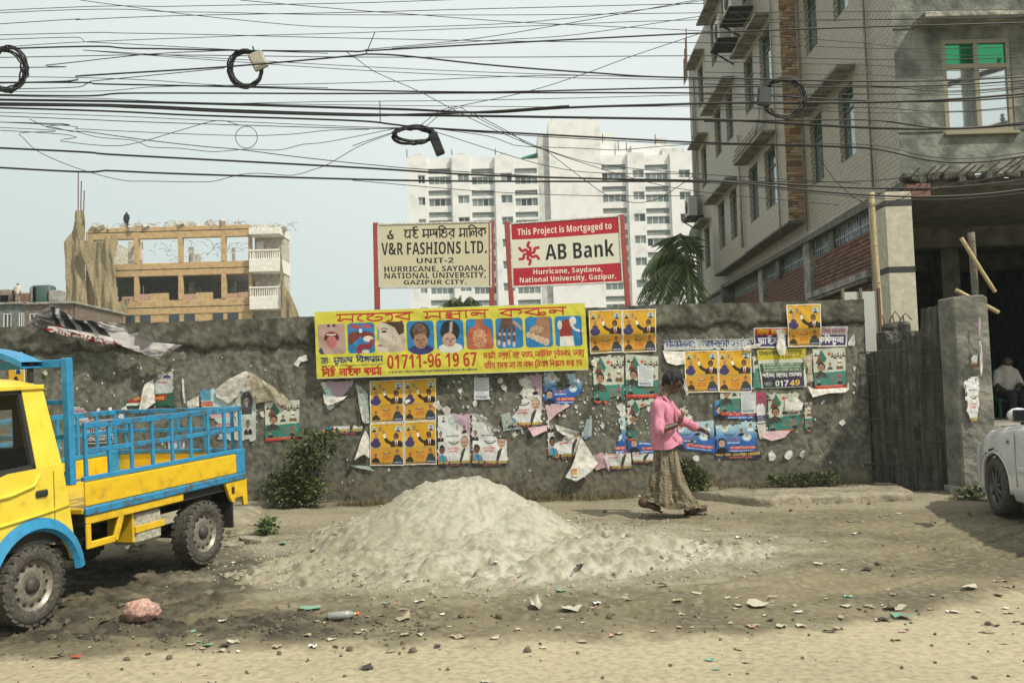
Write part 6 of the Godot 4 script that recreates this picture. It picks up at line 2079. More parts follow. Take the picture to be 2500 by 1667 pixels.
# ================================================================ buildings far behind the wall
func build_apartments() -> void:
	var Z := 125.0
	var base := P(1330, 985, Z)
	base.y = 0.1
	var b := thing("apartment_block", "tall white apartment block far behind the signboards", "building", base)
	var white := mottled([[0.0, L(.52, .525, .52)], [0.3, L(.62, .625, .62)], [0.5, L(.66, .665, .66)], [1.0, L(.70, .705, .70)]], 0.08, 0.8, 0.02, 201)
	var stained := mottled([[0.0, L(.28, .29, .28)], [0.5, L(.48, .49, .47)], [1.0, L(.66, .66, .64)]], 0.12, 0.85, 0.02, 202)
	var panel := mottled(shades(L(.19, .22, .215), 0.12), 0.2, 0.7, 0.03, 203)
	var frame := plain(L(.62, .63, .62), 0.6)
	var pane := [plain(L(.13, .165, .17), 0.25), plain(L(.07, .09, .095), 0.2), plain(L(.20, .235, .235), 0.25), plain(L(.022, .03, .034), 0.2)]
	var r := RandomNumberGenerator.new()
	r.seed = 44
	var X := Vector3.RIGHT
	var U := Vector3.UP
	var N := Vector3.BACK
	var x_at := func(px: float) -> float: return P(px, 560, Z).x - base.x
	var y_at := func(px: float, py: float) -> float: return P(px, py, Z).y - base.y
	var floors := 11
	var storey := 2.965
	# columns: kind, left pixel, right pixel, pixel of the sill of the top window, top of the column
	for c in [["pier", 1000, 1046, 450, 384], ["bay", 1046, 1107, 450, 385], ["pier", 1107, 1152, 445, 381], ["bay", 1152, 1212, 450, 384], ["pier", 1212, 1258, 444, 380], ["bay", 1258, 1319, 449, 388], ["stair", 1319, 1346, 0, 326], ["tower", 1346, 1472, 0, 296], ["bay", 1472, 1537, 440, 378], ["pier", 1537, 1578, 436, 374], ["bay", 1578, 1641, 440, 378], ["pier", 1641, 1700, 436, 374], ["bay", 1700, 1762, 436, 374], ["pier", 1762, 1810, 436, 374]]:
		var x0: float = x_at.call(c[1])
		var x1: float = x_at.call(c[2])
		var top: float = y_at.call((c[1] + c[2]) * 0.5, c[4])
		var w := x1 - x0
		var sill: float = y_at.call((c[1] + c[2]) * 0.5, c[3]) if c[3] > 0 else 0.0
		var s := mb()
		if c[0] == "tower" or c[0] == "stair":
			s.box(X * (x0 + x1) * 0.5 + U * top * 0.5 - N * (6.0 if c[0] == "tower" else 6.6), Vector3(w, top, 13.0))
			put("stair_tower" if c[0] == "tower" else "stair_shaft", s.mesh(), white if c[0] == "tower" else stained, b)
			continue
		var holes := []
		for i in floors:
			var y := sill - storey * i
			if y < 3.0:
				break
			if c[0] == "pier":
				var m := w * 0.5 + (0.25 if c[1] != 1000 else 0.5)
				var hw := 0.76 if c[1] != 1000 else 0.48
				holes.append([m - hw, y, m + hw, y + 1.1])
			else:
				holes.append([0.12, y, w - 0.18, y + 1.08])
				holes.append([0.1, y + 1.42, w - 0.22, y + 2.16])
		var front := 0.55 if c[0] == "pier" else 0.0
		holed(s, X * x0 + N * front, X, U, N, w, top, holes, 0.25)
		s.face(X * x0 + U * top + N * front, X * x1 + U * top + N * front, X * x1 + U * top - N * 8.0, U)
		s.face(X * x0 + U * top + N * front, X * x1 + U * top - N * 8.0, X * x0 + U * top - N * 8.0, U)
		if c[0] == "pier":
			for e in [x0, x1]:
				var out := X * (-1.0 if e == x0 else 1.0)
				s.face(X * e + N * front, X * e + N * front + U * top, X * e - N * 8.0 + U * top, out)
				s.face(X * e + N * front, X * e - N * 8.0 + U * top, X * e - N * 8.0, out)
		put("pier_wall" if c[0] == "pier" else "bay_wall", s.mesh(), white, b)
		for h in holes:
			if c[0] == "bay" and h[3] - h[1] < 0.9:
				var q := mb()
				q.box(X * (x0 + (h[0] + h[2]) * 0.5) + U * (h[1] + h[3]) * 0.5 - N * 0.22, Vector3(h[2] - h[0], h[3] - h[1], 0.06))
				put("spandrel_panel", q.mesh(), panel, b)
			else:
				var n := 4 if c[0] == "bay" else 2
				var f := window(b, X * x0 + N * front, X, U, N, h, 0.2, n, 0.0, frame, pane[0], null, 0.07)
				for k in f.get_children():
					k.material_override = pane[[0, 0, 0, 2, 1, 3, 0][r.randi() % 7]]
	# roof line: parapet blocks, tanks, rods
	for q in [[1020, 379, 1.2, 0.8], [1127, 377, 1.0, 0.7], [1234, 375, 1.0, 0.7], [1362, 290, 0.6, 1.4], [1452, 288, 0.8, 1.0], [1530, 346, 1.6, 4.0], [1550, 352, 3.0, 2.2], [1590, 356, 4.0, 2.6], [1625, 356, 3.0, 2.6], [1655, 368, 3.0, 1.0], [1630, 338, 1.4, 1.6], [1478, 330, 3.2, 4.5]]:
		var m := mb()
		m.box(X * x_at.call(q[0]) + U * (y_at.call(q[0], q[1]) - q[3] * 0.5) - N * (2.0 + 0.013 * (int(q[0]) % 97)), Vector3(q[2], q[3] + 1.5, 1.5))
		put("roof_block", m.mesh(), stained if q[3] < 2.0 else white, b)
	for q in [[996, 362, 382], [1107, 362, 382], [1214, 360, 380], [1480, 324, 345], [1518, 342, 362], [1538, 345, 366], [1610, 325, 350]]:
		var m := mb()
		m.tube([X * x_at.call(q[0]) + U * y_at.call(q[0], q[2]) - N * 0.5, X * x_at.call(q[0]) + U * y_at.call(q[0], q[1]) - N * 0.5], 0.06, 4)
		put("roof_rod", m.mesh(), MT.steel_dark, b)
	var a := mb()
	a.box(X * x_at.call(1305) + U * y_at.call(1305, 373) - N * 2.0, Vector3(3.0, 0.15, 2.0), 0.0, Basis.from_euler(Vector3(0, 0, 0.25)))
	put("green_awning", a.mesh(), plain(L(.03, .22, .16), 0.7), b)

func build_yellow() -> void:
	var Z := 79.0
	var base := P(410, 985, Z)
	base.y = 0.1
	var b := thing("half_demolished_building", "yellow half-demolished building with open upper floors", "building", base)
	var ochre := mottled([[0.0, L(.30, .20, .10)], [0.4, L(.42, .29, .145)], [1.0, L(.50, .36, .19)]], 0.25, 0.85, 0.03, 211)
	var white := mottled(shades(L(.66, .65, .60), 0.1), 0.3, 0.8, 0.03, 212)
	var inner := mottled(shades(L(.40, .38, .33), 0.25), 0.3, 0.9, 0.03, 213)
	var pinkish := mottled(shades(L(.42, .26, .19), 0.3), 0.8, 0.9, 0.03, 214)
	var glass := plain(L(.03, .042, .05), 0.15)
	var X := Vector3.RIGHT
	var U := Vector3.UP
	var N := Vector3.BACK
	var xa := func(px: float) -> float: return P(px, 660, Z).x - base.x
	var ya := func(py: float) -> float: return P(410, py, Z).y - base.y
	var part := func(called: String, x0: float, y0: float, x1: float, y1: float, z0: float, z1: float, m: Material) -> void:
		var s := mb()
		s.box(X * ((xa.call(x0) + xa.call(x1)) * 0.5) + U * ((ya.call(y0) + ya.call(y1)) * 0.5) + N * ((z0 + z1) * 0.5), Vector3(absf(xa.call(x1) - xa.call(x0)), absf(ya.call(y1) - ya.call(y0)), z1 - z0), 0.02)
		put(called, s.mesh(), m, b)
	# beams, black pinstripes, columns
	for q in [[553, 581, "beam"], [641, 673, "beam"], [733, 767, "beam"]]:
		part.call(q[2], 213, q[0], 612, q[1], -0.5, 0.0, ochre)
	for y in [563, 656, 749]:
		part.call("dark_stripe", 213, y, 612, y + 2, -0.1, 0.02, MT.black)
	for x in [[213, 226], [326, 336], [434, 444], [539, 550], [606, 613]]:
		part.call("column", x[0], 581, x[1], 641, -0.45, 0.03, ochre)
		part.call("column", x[0], 673, x[1], 733, -0.45, 0.03, ochre)
	part.call("lower_wall", 213, 767, 613, 1000, -0.4, -0.05, ochre)
	for x in [[231, 246], [306, 328], [341, 366], [411, 436], [448, 474], [518, 543], [554, 580]]:
		part.call("window", x[0], 767, x[1], 800, -0.1, 0.01, glass)
		part.call("window_sill", x[0] - 1, 799, x[1] + 1, 801, -0.1, 0.08, ochre)
	# parapet remnants and rubble of the middle floor
	for q in [[295, 326, 721], [336, 366, 716], [366, 408, 715], [444, 476, 719], [476, 516, 716], [550, 582, 720], [580, 612, 718]]:
		part.call("parapet", q[0], q[2], q[1], 734, -0.35, -0.05, pinkish if q[1] - q[0] < 36 else ochre)
	# floors, back walls and inner columns
	part.call("floor_slab", 213, 641, 612, 648, -12.0, -0.5, inner)
	part.call("floor_slab", 213, 733, 612, 741, -12.0, -0.5, inner)
	part.call("back_wall", 213, 628, 612, 770, -12.2, -12.0, inner)
	part.call("side_wall", 208, 560, 213, 1000, -12.0, 0.0, inner)
	part.call("partition", 290, 576, 326, 641, -2.0, -1.8, white)
	part.call("partition", 230, 600, 330, 641, -9.0, -8.8, white)
	part.call("partition", 337, 602, 398, 622, -9.0, -8.8, white)
	part.call("partition", 400, 612, 500, 624, -9.5, -9.3, white)
	for q in [[420, 432, -4.0], [500, 507, -5.0], [522, 530, -5.0], [396, 412, -8.0]]:
		part.call("inner_column", q[0], 583, q[1], 641, q[2] - 0.3, q[2], inner)
		part.call("inner_column", q[0], 673, q[1], 733, q[2] - 0.3, q[2], inner)
	part.call("red_board", 403, 630, 412, 643, -7.0, -6.9, plain(L(.45, .09, .04), 0.7))
	# the white corner balconies
	for q in [[565, 581], [640, 672], [731, 763]]:
		part.call("balcony_wall", 612, q[0], 688, q[1], -3.0, 0.6, white)
	part.call("corner_room", 612, 581, 686, 640, -3.0, -1.2, inner)
	part.call("corner_room", 612, 672, 686, 731, -3.0, -1.2, inner)
	part.call("corner_room", 612, 763, 686, 1000, -3.0, -1.0, inner)
	part.call("door", 617, 590, 634, 620, -1.2, -1.15, white)
	for y in [[618, 640], [708, 731]]:
		part.call("handrail", 612, y[0], 688, y[0] + 4, 0.35, 0.6, white)
		for i in 14:
			var x := 614.0 + i * 5.4
			part.call("baluster", x, y[0] + 3, x + 2.2, y[1] + 1, 0.4, 0.55, white)
	# rubble and bent steel along the top
	var rub := mb()
	var r := RandomNumberGenerator.new()
	r.seed = 3
	for i in 160:
		var px := r.randf_range(213, 690)
		rub.box(X * xa.call(px) + U * (ya.call(553.0 + (10 if px > 612 else 0)) + r.randf_range(-0.1, 0.25)) - N * r.randf_range(0.0, 3.0), Vector3(r.randf_range(0.2, 0.7), r.randf_range(0.15, 0.5), 0.5), 0.0, Basis.from_euler(Vector3(r.randf(), r.randf(), r.randf())))
	put("rubble", rub.mesh(), inner, b).set_meta("kind", "stuff")
	var wires := mb()
	for i in 130:
		var px := r.randf_range(213, 720)
		var p: Vector3 = X * xa.call(px) + U * (ya.call(552.0 + (14 if px > 612 else 0)) + 0.1) - N * r.randf_range(0, 2.5)
		if i > 80:
			px = r.randf_range(340, 600)
			p = X * xa.call(px) + U * ya.call(r.randf_range(583, 612)) - N * r.randf_range(1, 8)
		var d := Vector3(r.randf_range(-1, 1), r.randf_range(-0.1, 0.5), r.randf_range(-0.5, 0.5))
		wires.tube([p, p + d * 0.5 + U * 0.2, p + d * 1.1], 0.016, 3)
	put("bent_steel", wires.mesh(), MT.rust, b).set_meta("kind", "stuff")
	# sacking hung over the left end and the right edge
	var net := mottled([[0.0, L(.16, .13, .075)], [0.5, L(.25, .205, .12)], [1.0, L(.33, .275, .17)]], 0.5, 0.95, 0.03, 215)
	var n := noise(0.5, 91, 3)
	for c in [["large tan sacking sheet hung across the yellow building's left bays", [[202, 583], [258, 590], [268, 582], [292, 572], [299, 582], [292, 640], [300, 735], [330, 725], [306, 790], [250, 800], [236, 700]], 1.0], ["tall narrow sacking sheet on the far left of yellow building", [[189, 510], [212, 508], [214, 560], [216, 640], [222, 800], [163, 800], [166, 660], [160, 586], [176, 562], [186, 530]], 0.5], ["sacking sheet flaring out at the yellow building's right edge", [[688, 585], [692, 640], [700, 706], [716, 735], [735, 790], [690, 790], [688, 700]], 0.6]]:
		var lo := Vector2(1e9, 1e9)
		var hi := -lo
		var poly := PackedVector2Array()
		for q in c[1]:
			var v := Vector2(xa.call(q[0]), ya.call(q[1]))
			poly.append(v)
			lo = lo.min(v); hi = hi.max(v)
		var pts := PackedVector3Array()
		var keep := PackedByteArray()
		var org := Vector3(lo.x, lo.y, 0.6)
		for j in 91:
			for i in 71:
				var v := Vector2(lerpf(lo.x, hi.x, i / 70.0), lerpf(hi.y, lo.y, j / 90.0))
				pts.append(Vector3(v.x, v.y, c[2] + 0.07 * sin(v.x * 9.0 + 3.0 * n.get_noise_2d(v.x, v.y * 0.3)) + 0.15 * sin(v.x * 2.6 + 1.0) + 0.3 * n.get_noise_2d(v.x * 1.5, v.y * 0.4)) - org)
				keep.append(1 if Geometry2D.is_point_in_polygon(v, poly) else 0)
		var o := put("sacking_sheet", grid_mesh(pts, 71, PackedVector2Array(), PackedColorArray(), keep), net, null, base + org)
		tag(o, c[0], "sacking", "sacking sheets on the yellow building")
	for k in 3:
		var m := mb()
		m.tube([Vector3.ZERO, Vector3(0.05 * k, 4.5 - k * 0.8, 0)], 0.05, 4)
		var o := put("steel_rod", m.mesh(), MT.rust, null, base + X * xa.call(196.0 + k * 6) + U * ya.call(545.0) + N * 0.5)
		tag(o, "%s steel rod standing above the left sacking sheet" % ["tall left", "middle", "short right"][k], "rod", "rods above the left sacking")

func build_houses() -> void:
	var U := Vector3.UP
	var teal := mottled(shades(L(.11, .13, .125), 0.25), 0.3, 0.85, 0.03, 221)
	var brown := mottled(shades(L(.15, .115, .09), 0.3), 0.4, 0.9, 0.03, 222)
	var fr := plain(L(.5, .5, .47), 0.6)
	for q in [["grey-green low house at the far left behind the wall", -45, 62, 745, teal, [[6, 27], [44, 58]]], ["brown brick house between the grey house and sacking", 62, 178, 744, brown, [[70, 93], [106, 122]]]]:
		var Z := 60.0
		var a := P(q[1], 770, Z)
		var c := P(q[2], 770, Z)
		var top := P(q[1], q[3], Z).y - 0.1
		var b := thing("low_house", q[0], "house", Vector3((a.x + c.x) * 0.5, 0.1, -Z), "low houses at the far left")
		var w: float = c.x - a.x
		var s := mb()
		var holes := []
		for h in q[5]:
			var x0: float = P(h[0], 770, Z).x - a.x
			var x1: float = P(h[1], 770, Z).x - a.x
			if x0 > 0 and x1 < w:
				holes.append([x0, top - 1.75, x1, top - 0.55])
		holed(s, Vector3(-w * 0.5, 0, 0), Vector3.RIGHT, U, Vector3.BACK, w, top, holes, 0.2)
		put("front_wall", s.mesh(), q[4], b)
		for h in holes:
			window(b, Vector3(-w * 0.5, 0, 0), Vector3.RIGHT, U, Vector3.BACK, h, 0.05, 2, 0.0, fr, MT.glass, null, 0.07)
		var rf := mb()
		rf.box(U * (top + 0.06) - Vector3.BACK * 3.9, Vector3(w + 0.3, 0.14, 8.2), 0.02)
		put("roof_slab", rf.mesh(), MT.concrete, b)
		var bk := mb()
		bk.box(U * (top * 0.5 - 0.01) - Vector3.BACK * 4.0, Vector3(w - 0.02, top - 0.02, 7.5))
		put("rear_walls", bk.mesh(), q[4], b)
	var k := 0
	for q in [[8, 742, 1.3, 0.9, "dark shed roof block", brown], [40, 738, 2.0, 0.55, "pinkish low parapet", MT.rust], [88, 733, 0.6, 0.9, "grey water drum", MT.concrete], [106, 731, 1.3, 0.9, "dark green water tank", plain(L(.03, .07, .06), 0.5)], [136, 736, 1.0, 0.7, "grey concrete block", MT.concrete]]:
		var p := P(q[0], q[1] + 14, 62.0)
		var m := mb(true)
		m.box(U * q[3] * 0.5, Vector3(q[2], q[3] + 0.8, 0.9), 0.12)
		var o := put("rooftop_box", m.mesh(), q[5], null, p)
		tag(o, q[4] + " on the low houses' roof at far left", "rooftop box", "clutter on the low houses' roofs")
	for q in [[66, 716], [82, 722], [96, 718], [128, 715], [150, 712], [160, 722]]:
		var m := mb()
		m.tube([Vector3.ZERO, Vector3(0.05, P(q[0], q[1], 62.0).y - P(q[0], 748, 62.0).y, 0)], 0.03, 4)
		var o := put("rooftop_rod", m.mesh(), MT.steel_dark, null, P(q[0], 748, 62.0))
		tag(o, "thin rod on the low houses' roof, %s from the left" % ["first", "second", "third", "fourth", "fifth", "sixth"][k], "rod", "rods on the low houses' roofs")
		k += 1

# ================================================================ vehicles
func wheel(parent: Node, at: Vector3, r: float, w: float, side: float, rim_m: Material, lugs: int, spokes := 0) -> void:
	var n := Node3D.new()                       # side: -1 when the visible face looks to -z
	n.name = "wheel"
	parent.add_child(n, true)
	n.position = at
	var ax := Vector3(0, 0, side)
	var t := mb(true)
	t.lathe([Vector2(-w * 0.5, r * 0.62), Vector2(-w * 0.52, r * 0.8), Vector2(-w * 0.42, r * 0.955), Vector2(-w * 0.2, r * 0.975), Vector2(w * 0.2, r * 0.975), Vector2(w * 0.42, r * 0.955), Vector2(w * 0.52, r * 0.82), Vector2(w * 0.5, r * 0.66), Vector2(w * 0.42, r * 0.61)], Vector3.ZERO, ax, 32)
	put("tyre", t.mesh(), MT.rubber, n)
	if lugs > 0:
		var g := mb()
		for i in lugs:
			var a := TAU * i / lugs
			var b := Basis(ax, a)
			for k in [-1, 1]:
				g.box(b * Vector3(0, r * 0.955, ax.z * w * 0.33 * k), Vector3(TAU * r / lugs * 0.62, r * 0.06, w * 0.33), 0.0, b * Basis(Vector3.UP, 0.35 * k))
		put("tread", g.mesh(), MT.rubber, n).set_meta("kind", "stuff")
	var m := mb(true)
	m.lathe([Vector2(w * 0.5, r * 0.665), Vector2(w * 0.46, r * 0.66), Vector2(w * 0.40, r * 0.60), Vector2(w * 0.28, r * 0.565), Vector2(w * 0.22, r * 0.50), Vector2(w * 0.30, r * 0.42), Vector2(w * 0.34, r * 0.30), Vector2(w * 0.26, r * 0.20), Vector2(w * 0.26, 0.0)], Vector3.ZERO, ax, 32)
	put("rim", m.mesh(), rim_m, n)
	var h := mb(true)
	h.lathe([Vector2(w * 0.2, r * 0.2), Vector2(w * 0.42, r * 0.19), Vector2(w * 0.5, r * 0.1), Vector2(w * 0.5, 0)], Vector3.ZERO, ax, 14)
	put("hub", h.mesh(), MT.steel_dark if spokes == 0 else rim_m, n)
	var d := mb()
	for i in (12 if spokes == 0 else spokes):
		var a := TAU * i / (12.0 if spokes == 0 else float(spokes))
		var q := Basis(ax, a)
		if spokes == 0:
			d.box(q * Vector3(0, r * 0.475, ax.z * w * 0.262), Vector3(r * 0.08, r * 0.055, w * 0.1), 0.0, q)
		else:
			d.box(q * Vector3(0, r * 0.38, ax.z * w * 0.36), Vector3(r * 0.10, r * 0.52, w * 0.10), 0.005, q * Basis(Vector3.RIGHT, -0.12 * ax.z))
	put("vent_holes" if spokes == 0 else "spokes", d.mesh(), MT.black if spokes == 0 else rim_m, n).set_meta("kind", "stuff")

func build_truck() -> void:
	var fh := P(78, 1429, 6.74)
	var rh := P(496, 1299, 8.64)
	var F := (fh - rh).normalized()
	var wb := fh.distance_to(rh)
	var R := F.cross(Vector3.UP).normalized()
	var U := R.cross(F).normalized()
	var R0 := 0.288
	var org := rh + R * 0.70 - U * R0
	var t := thing("pickup_truck", "small yellow and blue pickup truck with open railed bed", "truck", org)
	t.basis = Basis(F, U, R)
	var yel := mottled([[0.0, L(.30, .21, .06)], [0.2, L(.50, .32, .02)], [0.32, L(.60, .38, .008)], [0.6, L(.66, .43, .010)], [1.0, L(.70, .48, .02)]], 1.3, 0.35, 0.02, 501)
	yel.clearcoat_enabled = true
	yel.clearcoat = 0.2
	var cabm := mottled([[0.0, L(.44, .31, .05)], [0.2, L(.62, .45, .03)], [0.34, L(.68, .53, .04)], [1.0, L(.72, .60, .07)]], 1.1, 0.3, 0.02, 502)
	cabm.clearcoat_enabled = true
	cabm.clearcoat = 0.4
	var blu := mottled([[0.0, L(.07, .068, .055)], [0.33, L(.08, .08, .065)], [0.36, L(.018, .17, .34)], [0.7, L(.022, .21, .42)], [1.0, L(.04, .27, .48)]], 1.6, 0.45, 0.02, 503)
	var blu2 := mottled([[0.0, L(.015, .13, .27)], [0.25, L(.02, .19, .38)], [1.0, L(.035, .26, .47)]], 1.6, 0.4, 0.03, 504)
	var dark := mottled(shades(L(.022, .021, .019), 0.4), 2.0, 0.8, 0.04, 505)
	var steel := mottled([[0.0, L(.10, .085, .065)], [0.4, L(.22, .20, .165)], [1.0, L(.36, .34, .30)]], 3.0, 0.45, 0.04, 506)
	steel.metallic = 0.4
	var box := func(called: String, m: Material, x0: float, x1: float, y0: float, y1: float, z0: float, z1: float, bev := 0.008) -> MeshInstance3D:
		var s := mb()
		s.box(Vector3((x0 + x1) * 0.5, (y0 + y1) * 0.5, (z0 + z1) * 0.5), Vector3(x1 - x0, y1 - y0, z1 - z0), bev)
		return put(called, s.mesh(), m, t)
	var SZ := 0.745
	# ---- wheels
	for q in [[0.0, -1.0], [0.0, 1.0], [wb, -1.0], [wb, 1.0]]:
		wheel(t, Vector3(q[0], R0, 0.645 * q[1]), R0, 0.165, q[1], steel, 26)
	# ---- bed
	box.call("bed_floor", yel, -0.62, 1.5, 0.70, 0.745, -SZ + 0.03, SZ - 0.03)
	for z in [-1.0, 1.0]:
		var a: float = -SZ if z < 0 else SZ - 0.035
		box.call("side_panel", yel, -0.50, 1.49, 0.755, 0.945, a, a + 0.035, 0.012)
		box.call("corner_panel", blu2, -0.635, -0.502, 0.755, 0.98, a - 0.004 * (1 if z < 0 else -1), a + 0.035)
		box.call("rub_rail", blu, -0.645, 1.50, 0.686, 0.757, a - (0.012 if z < 0 else -0.004), a + (0.03 if z < 0 else 0.048), 0.013)
		box.call("lower_skirt", yel, 0.32, 1.49, 0.622, 0.69, a + 0.004, a + 0.03)
		# dropped guard loop behind the cab and the quarter behind the rear wheel
		box.call("guard_loop", yel, 1.44, 1.49, 0.47, 0.625, a + 0.004, a + 0.03)
		box.call("guard_loop", yel, 1.18, 1.49, 0.435, 0.49, a + 0.004, a + 0.03)
		var g := mb()
		g.bar(Vector3(1.18, 0.45, a + 0.017), Vector3(1.10, 0.63, a + 0.017), 0.05, 0.026, 0.004, Vector3.BACK)
		put("guard_loop", g.mesh(), yel, t)
		var poly := pv([-0.30, 0.69, -0.36, 0.56, -0.40, 0.50, -0.44, 0.49, -0.46, 0.53, -0.58, 0.53, -0.60, 0.44, -0.66, 0.44, -0.655, 0.69])
		var p := mb()
		p.prism(poly, Vector3.RIGHT, Vector3.UP, Vector3(0, 0, a + 0.003), Vector3(0, 0, 0.028))
		put("rear_quarter", p.mesh(), yel, t)
		box.call("lamp_slot", MT.black, -0.44, -0.40, 0.575, 0.64, a - 0.003 if z < 0 else a + 0.03, a + 0.004 if z < 0 else a + 0.038, 0.0)
		# railing
		box.call("bottom_rail", blu2, -0.63, 1.5, 0.95, 0.985, a, a + 0.04, 0.004)
		box.call("middle_rail", blu, -0.61, 1.48, 1.155, 1.195, a + 0.008, a + 0.03, 0.004)
		box.call("top_rail", blu, -0.61, 1.48, 1.345, 1.395, a + 0.004, a + 0.036, 0.004)
		for i in 9:
			var x := 1.465 - i * 0.2575
			box.call("rail_post", blu2, x - 0.016, x + 0.016, 0.98, 1.35, a + 0.006, a + 0.03, 0.003)
	box.call("tailgate", yel, -0.655, -0.625, 0.755, 0.95, -SZ + 0.01, SZ - 0.01)
	for y in [0.965, 1.175, 1.37]:
		box.call("tail_rail", blu, -0.645, -0.61, y - 0.02, y + 0.02, -SZ + 0.02, SZ - 0.02, 0.004)
	for i in 5:
		box.call("tail_post", blu2, -0.64, -0.615, 0.98, 1.35, -0.62 + i * 0.31 - 0.014, -0.62 + i * 0.31 + 0.014, 0.003)
	# ---- headboard frame and hoop behind the cab
	for z in [-0.71, 0.71]:
		box.call("headboard_post", blu2, 1.575, 1.635, 0.94, 1.89, z - 0.03, z + 0.03, 0.006)
	for y in [1.85, 1.56, 1.30, 1.02]:
		box.call("headboard_bar", blu2, 1.59, 1.62, y - 0.03 if y > 1.8 else y - 0.018, y + 0.03 if y > 1.8 else y + 0.018, -0.68, 0.68, 0.004)
	for z in [-0.36, 0.0, 0.36]:
		box.call("headboard_upright", blu2, 1.595, 1.615, 1.0, 1.82, z - 0.016, z + 0.016, 0.003)
	var hp := []
	for i in 13:
		var a := -1.0 + 2.0 * i / 12.0
		hp.append(Vector3(1.70, 1.99 - 0.12 * a * a, a * 0.50))
	var hs := mb()
	for i in 12:
		hs.quad_out(hp[i] + Vector3(0.12, 0, 0), hp[i + 1] + Vector3(0.12, 0, 0), hp[i + 1] - Vector3(0.08, 0, 0), hp[i] - Vector3(0.08, 0, 0), Vector3(1.6, 0, 0))
		hs.quad_out(hp[i] + Vector3(-0.08, -0.045, 0), hp[i + 1] + Vector3(-0.08, -0.045, 0), hp[i + 1] - Vector3(0.08, 0, 0), hp[i] - Vector3(0.08, 0, 0), Vector3(2.6, 1.8, 0))
		hs.quad_out(hp[i] + Vector3(0.12, -0.045, 0), hp[i + 1] + Vector3(0.12, -0.045, 0), hp[i + 1] + Vector3(0.12, 0, 0), hp[i] + Vector3(0.12, 0, 0), Vector3(1.0, 1.8, 0))
		hs.quad_out(hp[i] + Vector3(0.12, -0.045, 0), hp[i + 1] + Vector3(0.12, -0.045, 0), hp[i + 1] + Vector3(-0.08, -0.045, 0), hp[i] + Vector3(-0.08, -0.045, 0), Vector3(1.6, 3, 0))
	put("roof_hoop", hs.mesh(), blu2, t)
	for z in [-0.46, 0.46]:
		box.call("hoop_stay", dark, 1.68, 1.72, 1.72, 1.88, z - 0.02, z + 0.02)
	# ---- cab: lower side with wheel arch, leaning pillars, roof, glass
	for z in [-1.0, 1.0]:
		var poly := pv([1.60, 0.44, 1.655, 0.80, 1.71, 1.11, 2.2, 1.10, 2.66, 1.00, 2.80, 0.86, 2.84, 0.60, 2.80, 0.42, wb + 0.385, 0.40])
		for i in 15:
			var a := deg_to_rad(16.0 + i * 148.0 / 14.0)
			poly.append(Vector2(wb + cos(a) * 0.395, 0.285 + sin(a) * 0.40))
		poly.append(Vector2(wb - 0.385, 0.43))
		var s := mb()
		s.prism(poly, Vector3.RIGHT, Vector3.UP, Vector3(0, 0, z * 0.735), Vector3(0, 0, -z * 0.05))
		put("cab_side", s.mesh(), cabm, t)
		var fl := mb()
		for i in 18:
			var a0 := deg_to_rad(6.0 + i * 168.0 / 18.0)
			var a1 := deg_to_rad(6.0 + (i + 1) * 168.0 / 18.0)
			var c := Vector3(wb, 0.285, z * 0.735)
			var ins := [c + Vector3(cos(a0), sin(a0), 0) * 0.375, c + Vector3(cos(a1), sin(a1), 0) * 0.375]
			var mid2 := [c + Vector3(cos(a0), sin(a0), 0) * 0.40 + Vector3(0, 0, z * 0.035), c + Vector3(cos(a1), sin(a1), 0) * 0.40 + Vector3(0, 0, z * 0.035)]
			var outs := [c + Vector3(cos(a0), sin(a0), 0) * 0.475 + Vector3(0, 0, z * 0.003), c + Vector3(cos(a1), sin(a1), 0) * 0.475 + Vector3(0, 0, z * 0.003)]
			fl.face(ins[0], ins[1], mid2[1], Vector3(0, 0, z)); fl.face(ins[0], mid2[1], mid2[0], Vector3(0, 0, z))
			fl.face(mid2[0], mid2[1], outs[1], Vector3(0, 0, z)); fl.face(mid2[0], outs[1], outs[0], Vector3(0, 0, z))
		put("arch_flare", fl.mesh(), blu2, t)
		var lean := Vector3(0, 0.60, -z * 0.115)      # the upper side leans in
		var up := mb()
		for q in [[[1.71, 0.0], [1.95, 0.0], [1.955, 1.0], [1.76, 1.0]], [[2.44, 0.0], [2.66, -0.18], [2.42, 1.0], [2.30, 1.0]]]:
			var pp := PackedVector2Array()
			for e in q:
				pp.append(Vector2(e[0], e[1]))
			up.prism(pp, Vector3.RIGHT, lean, Vector3(0, 1.10, z * 0.733), Vector3(0, 0, -z * 0.05))
		put("pillar", up.mesh(), cabm, t)
		var wf := mb()
		for q in [[[1.95, 0.0], [1.985, 0.0], [1.985, 0.95], [1.955, 0.95]], [[1.95, -0.02], [2.44, -0.06], [2.44, 0.03], [1.95, 0.06]], [[1.955, 0.90], [2.32, 0.90], [2.32, 0.97], [1.955, 0.97]]]:
			var pp := PackedVector2Array()
			for e in q:
				pp.append(Vector2(e[0], e[1]))
			wf.prism(pp, Vector3.RIGHT, lean, Vector3(0, 1.10, z * 0.728), Vector3(0, 0, -z * 0.03))
		put("window_rubber", wf.mesh(), MT.black, t)
		var hd := mb()
		hd.box(Vector3(1.92, 0.925, z * 0.742), Vector3(0.11, 0.05, 0.024), 0.01)
		put("door_handle", hd.mesh(), MT.black, t)
		var cr := mb(true)
		cr.tube([Vector3(1.665, 0.80, z * 0.736), Vector3(2.0, 0.775, z * 0.742), Vector3(2.8, 0.72, z * 0.738)], 0.012, 6)
		cr.tube([Vector3(1.93, 1.06, z * 0.736), Vector3(1.99, 0.99, z * 0.742), Vector3(2.2, 0.95, z * 0.744), Vector3(2.7, 0.92, z * 0.738)], 0.014, 6)
		put("door_crease", cr.mesh(), cabm, t)
		var seam := mb()
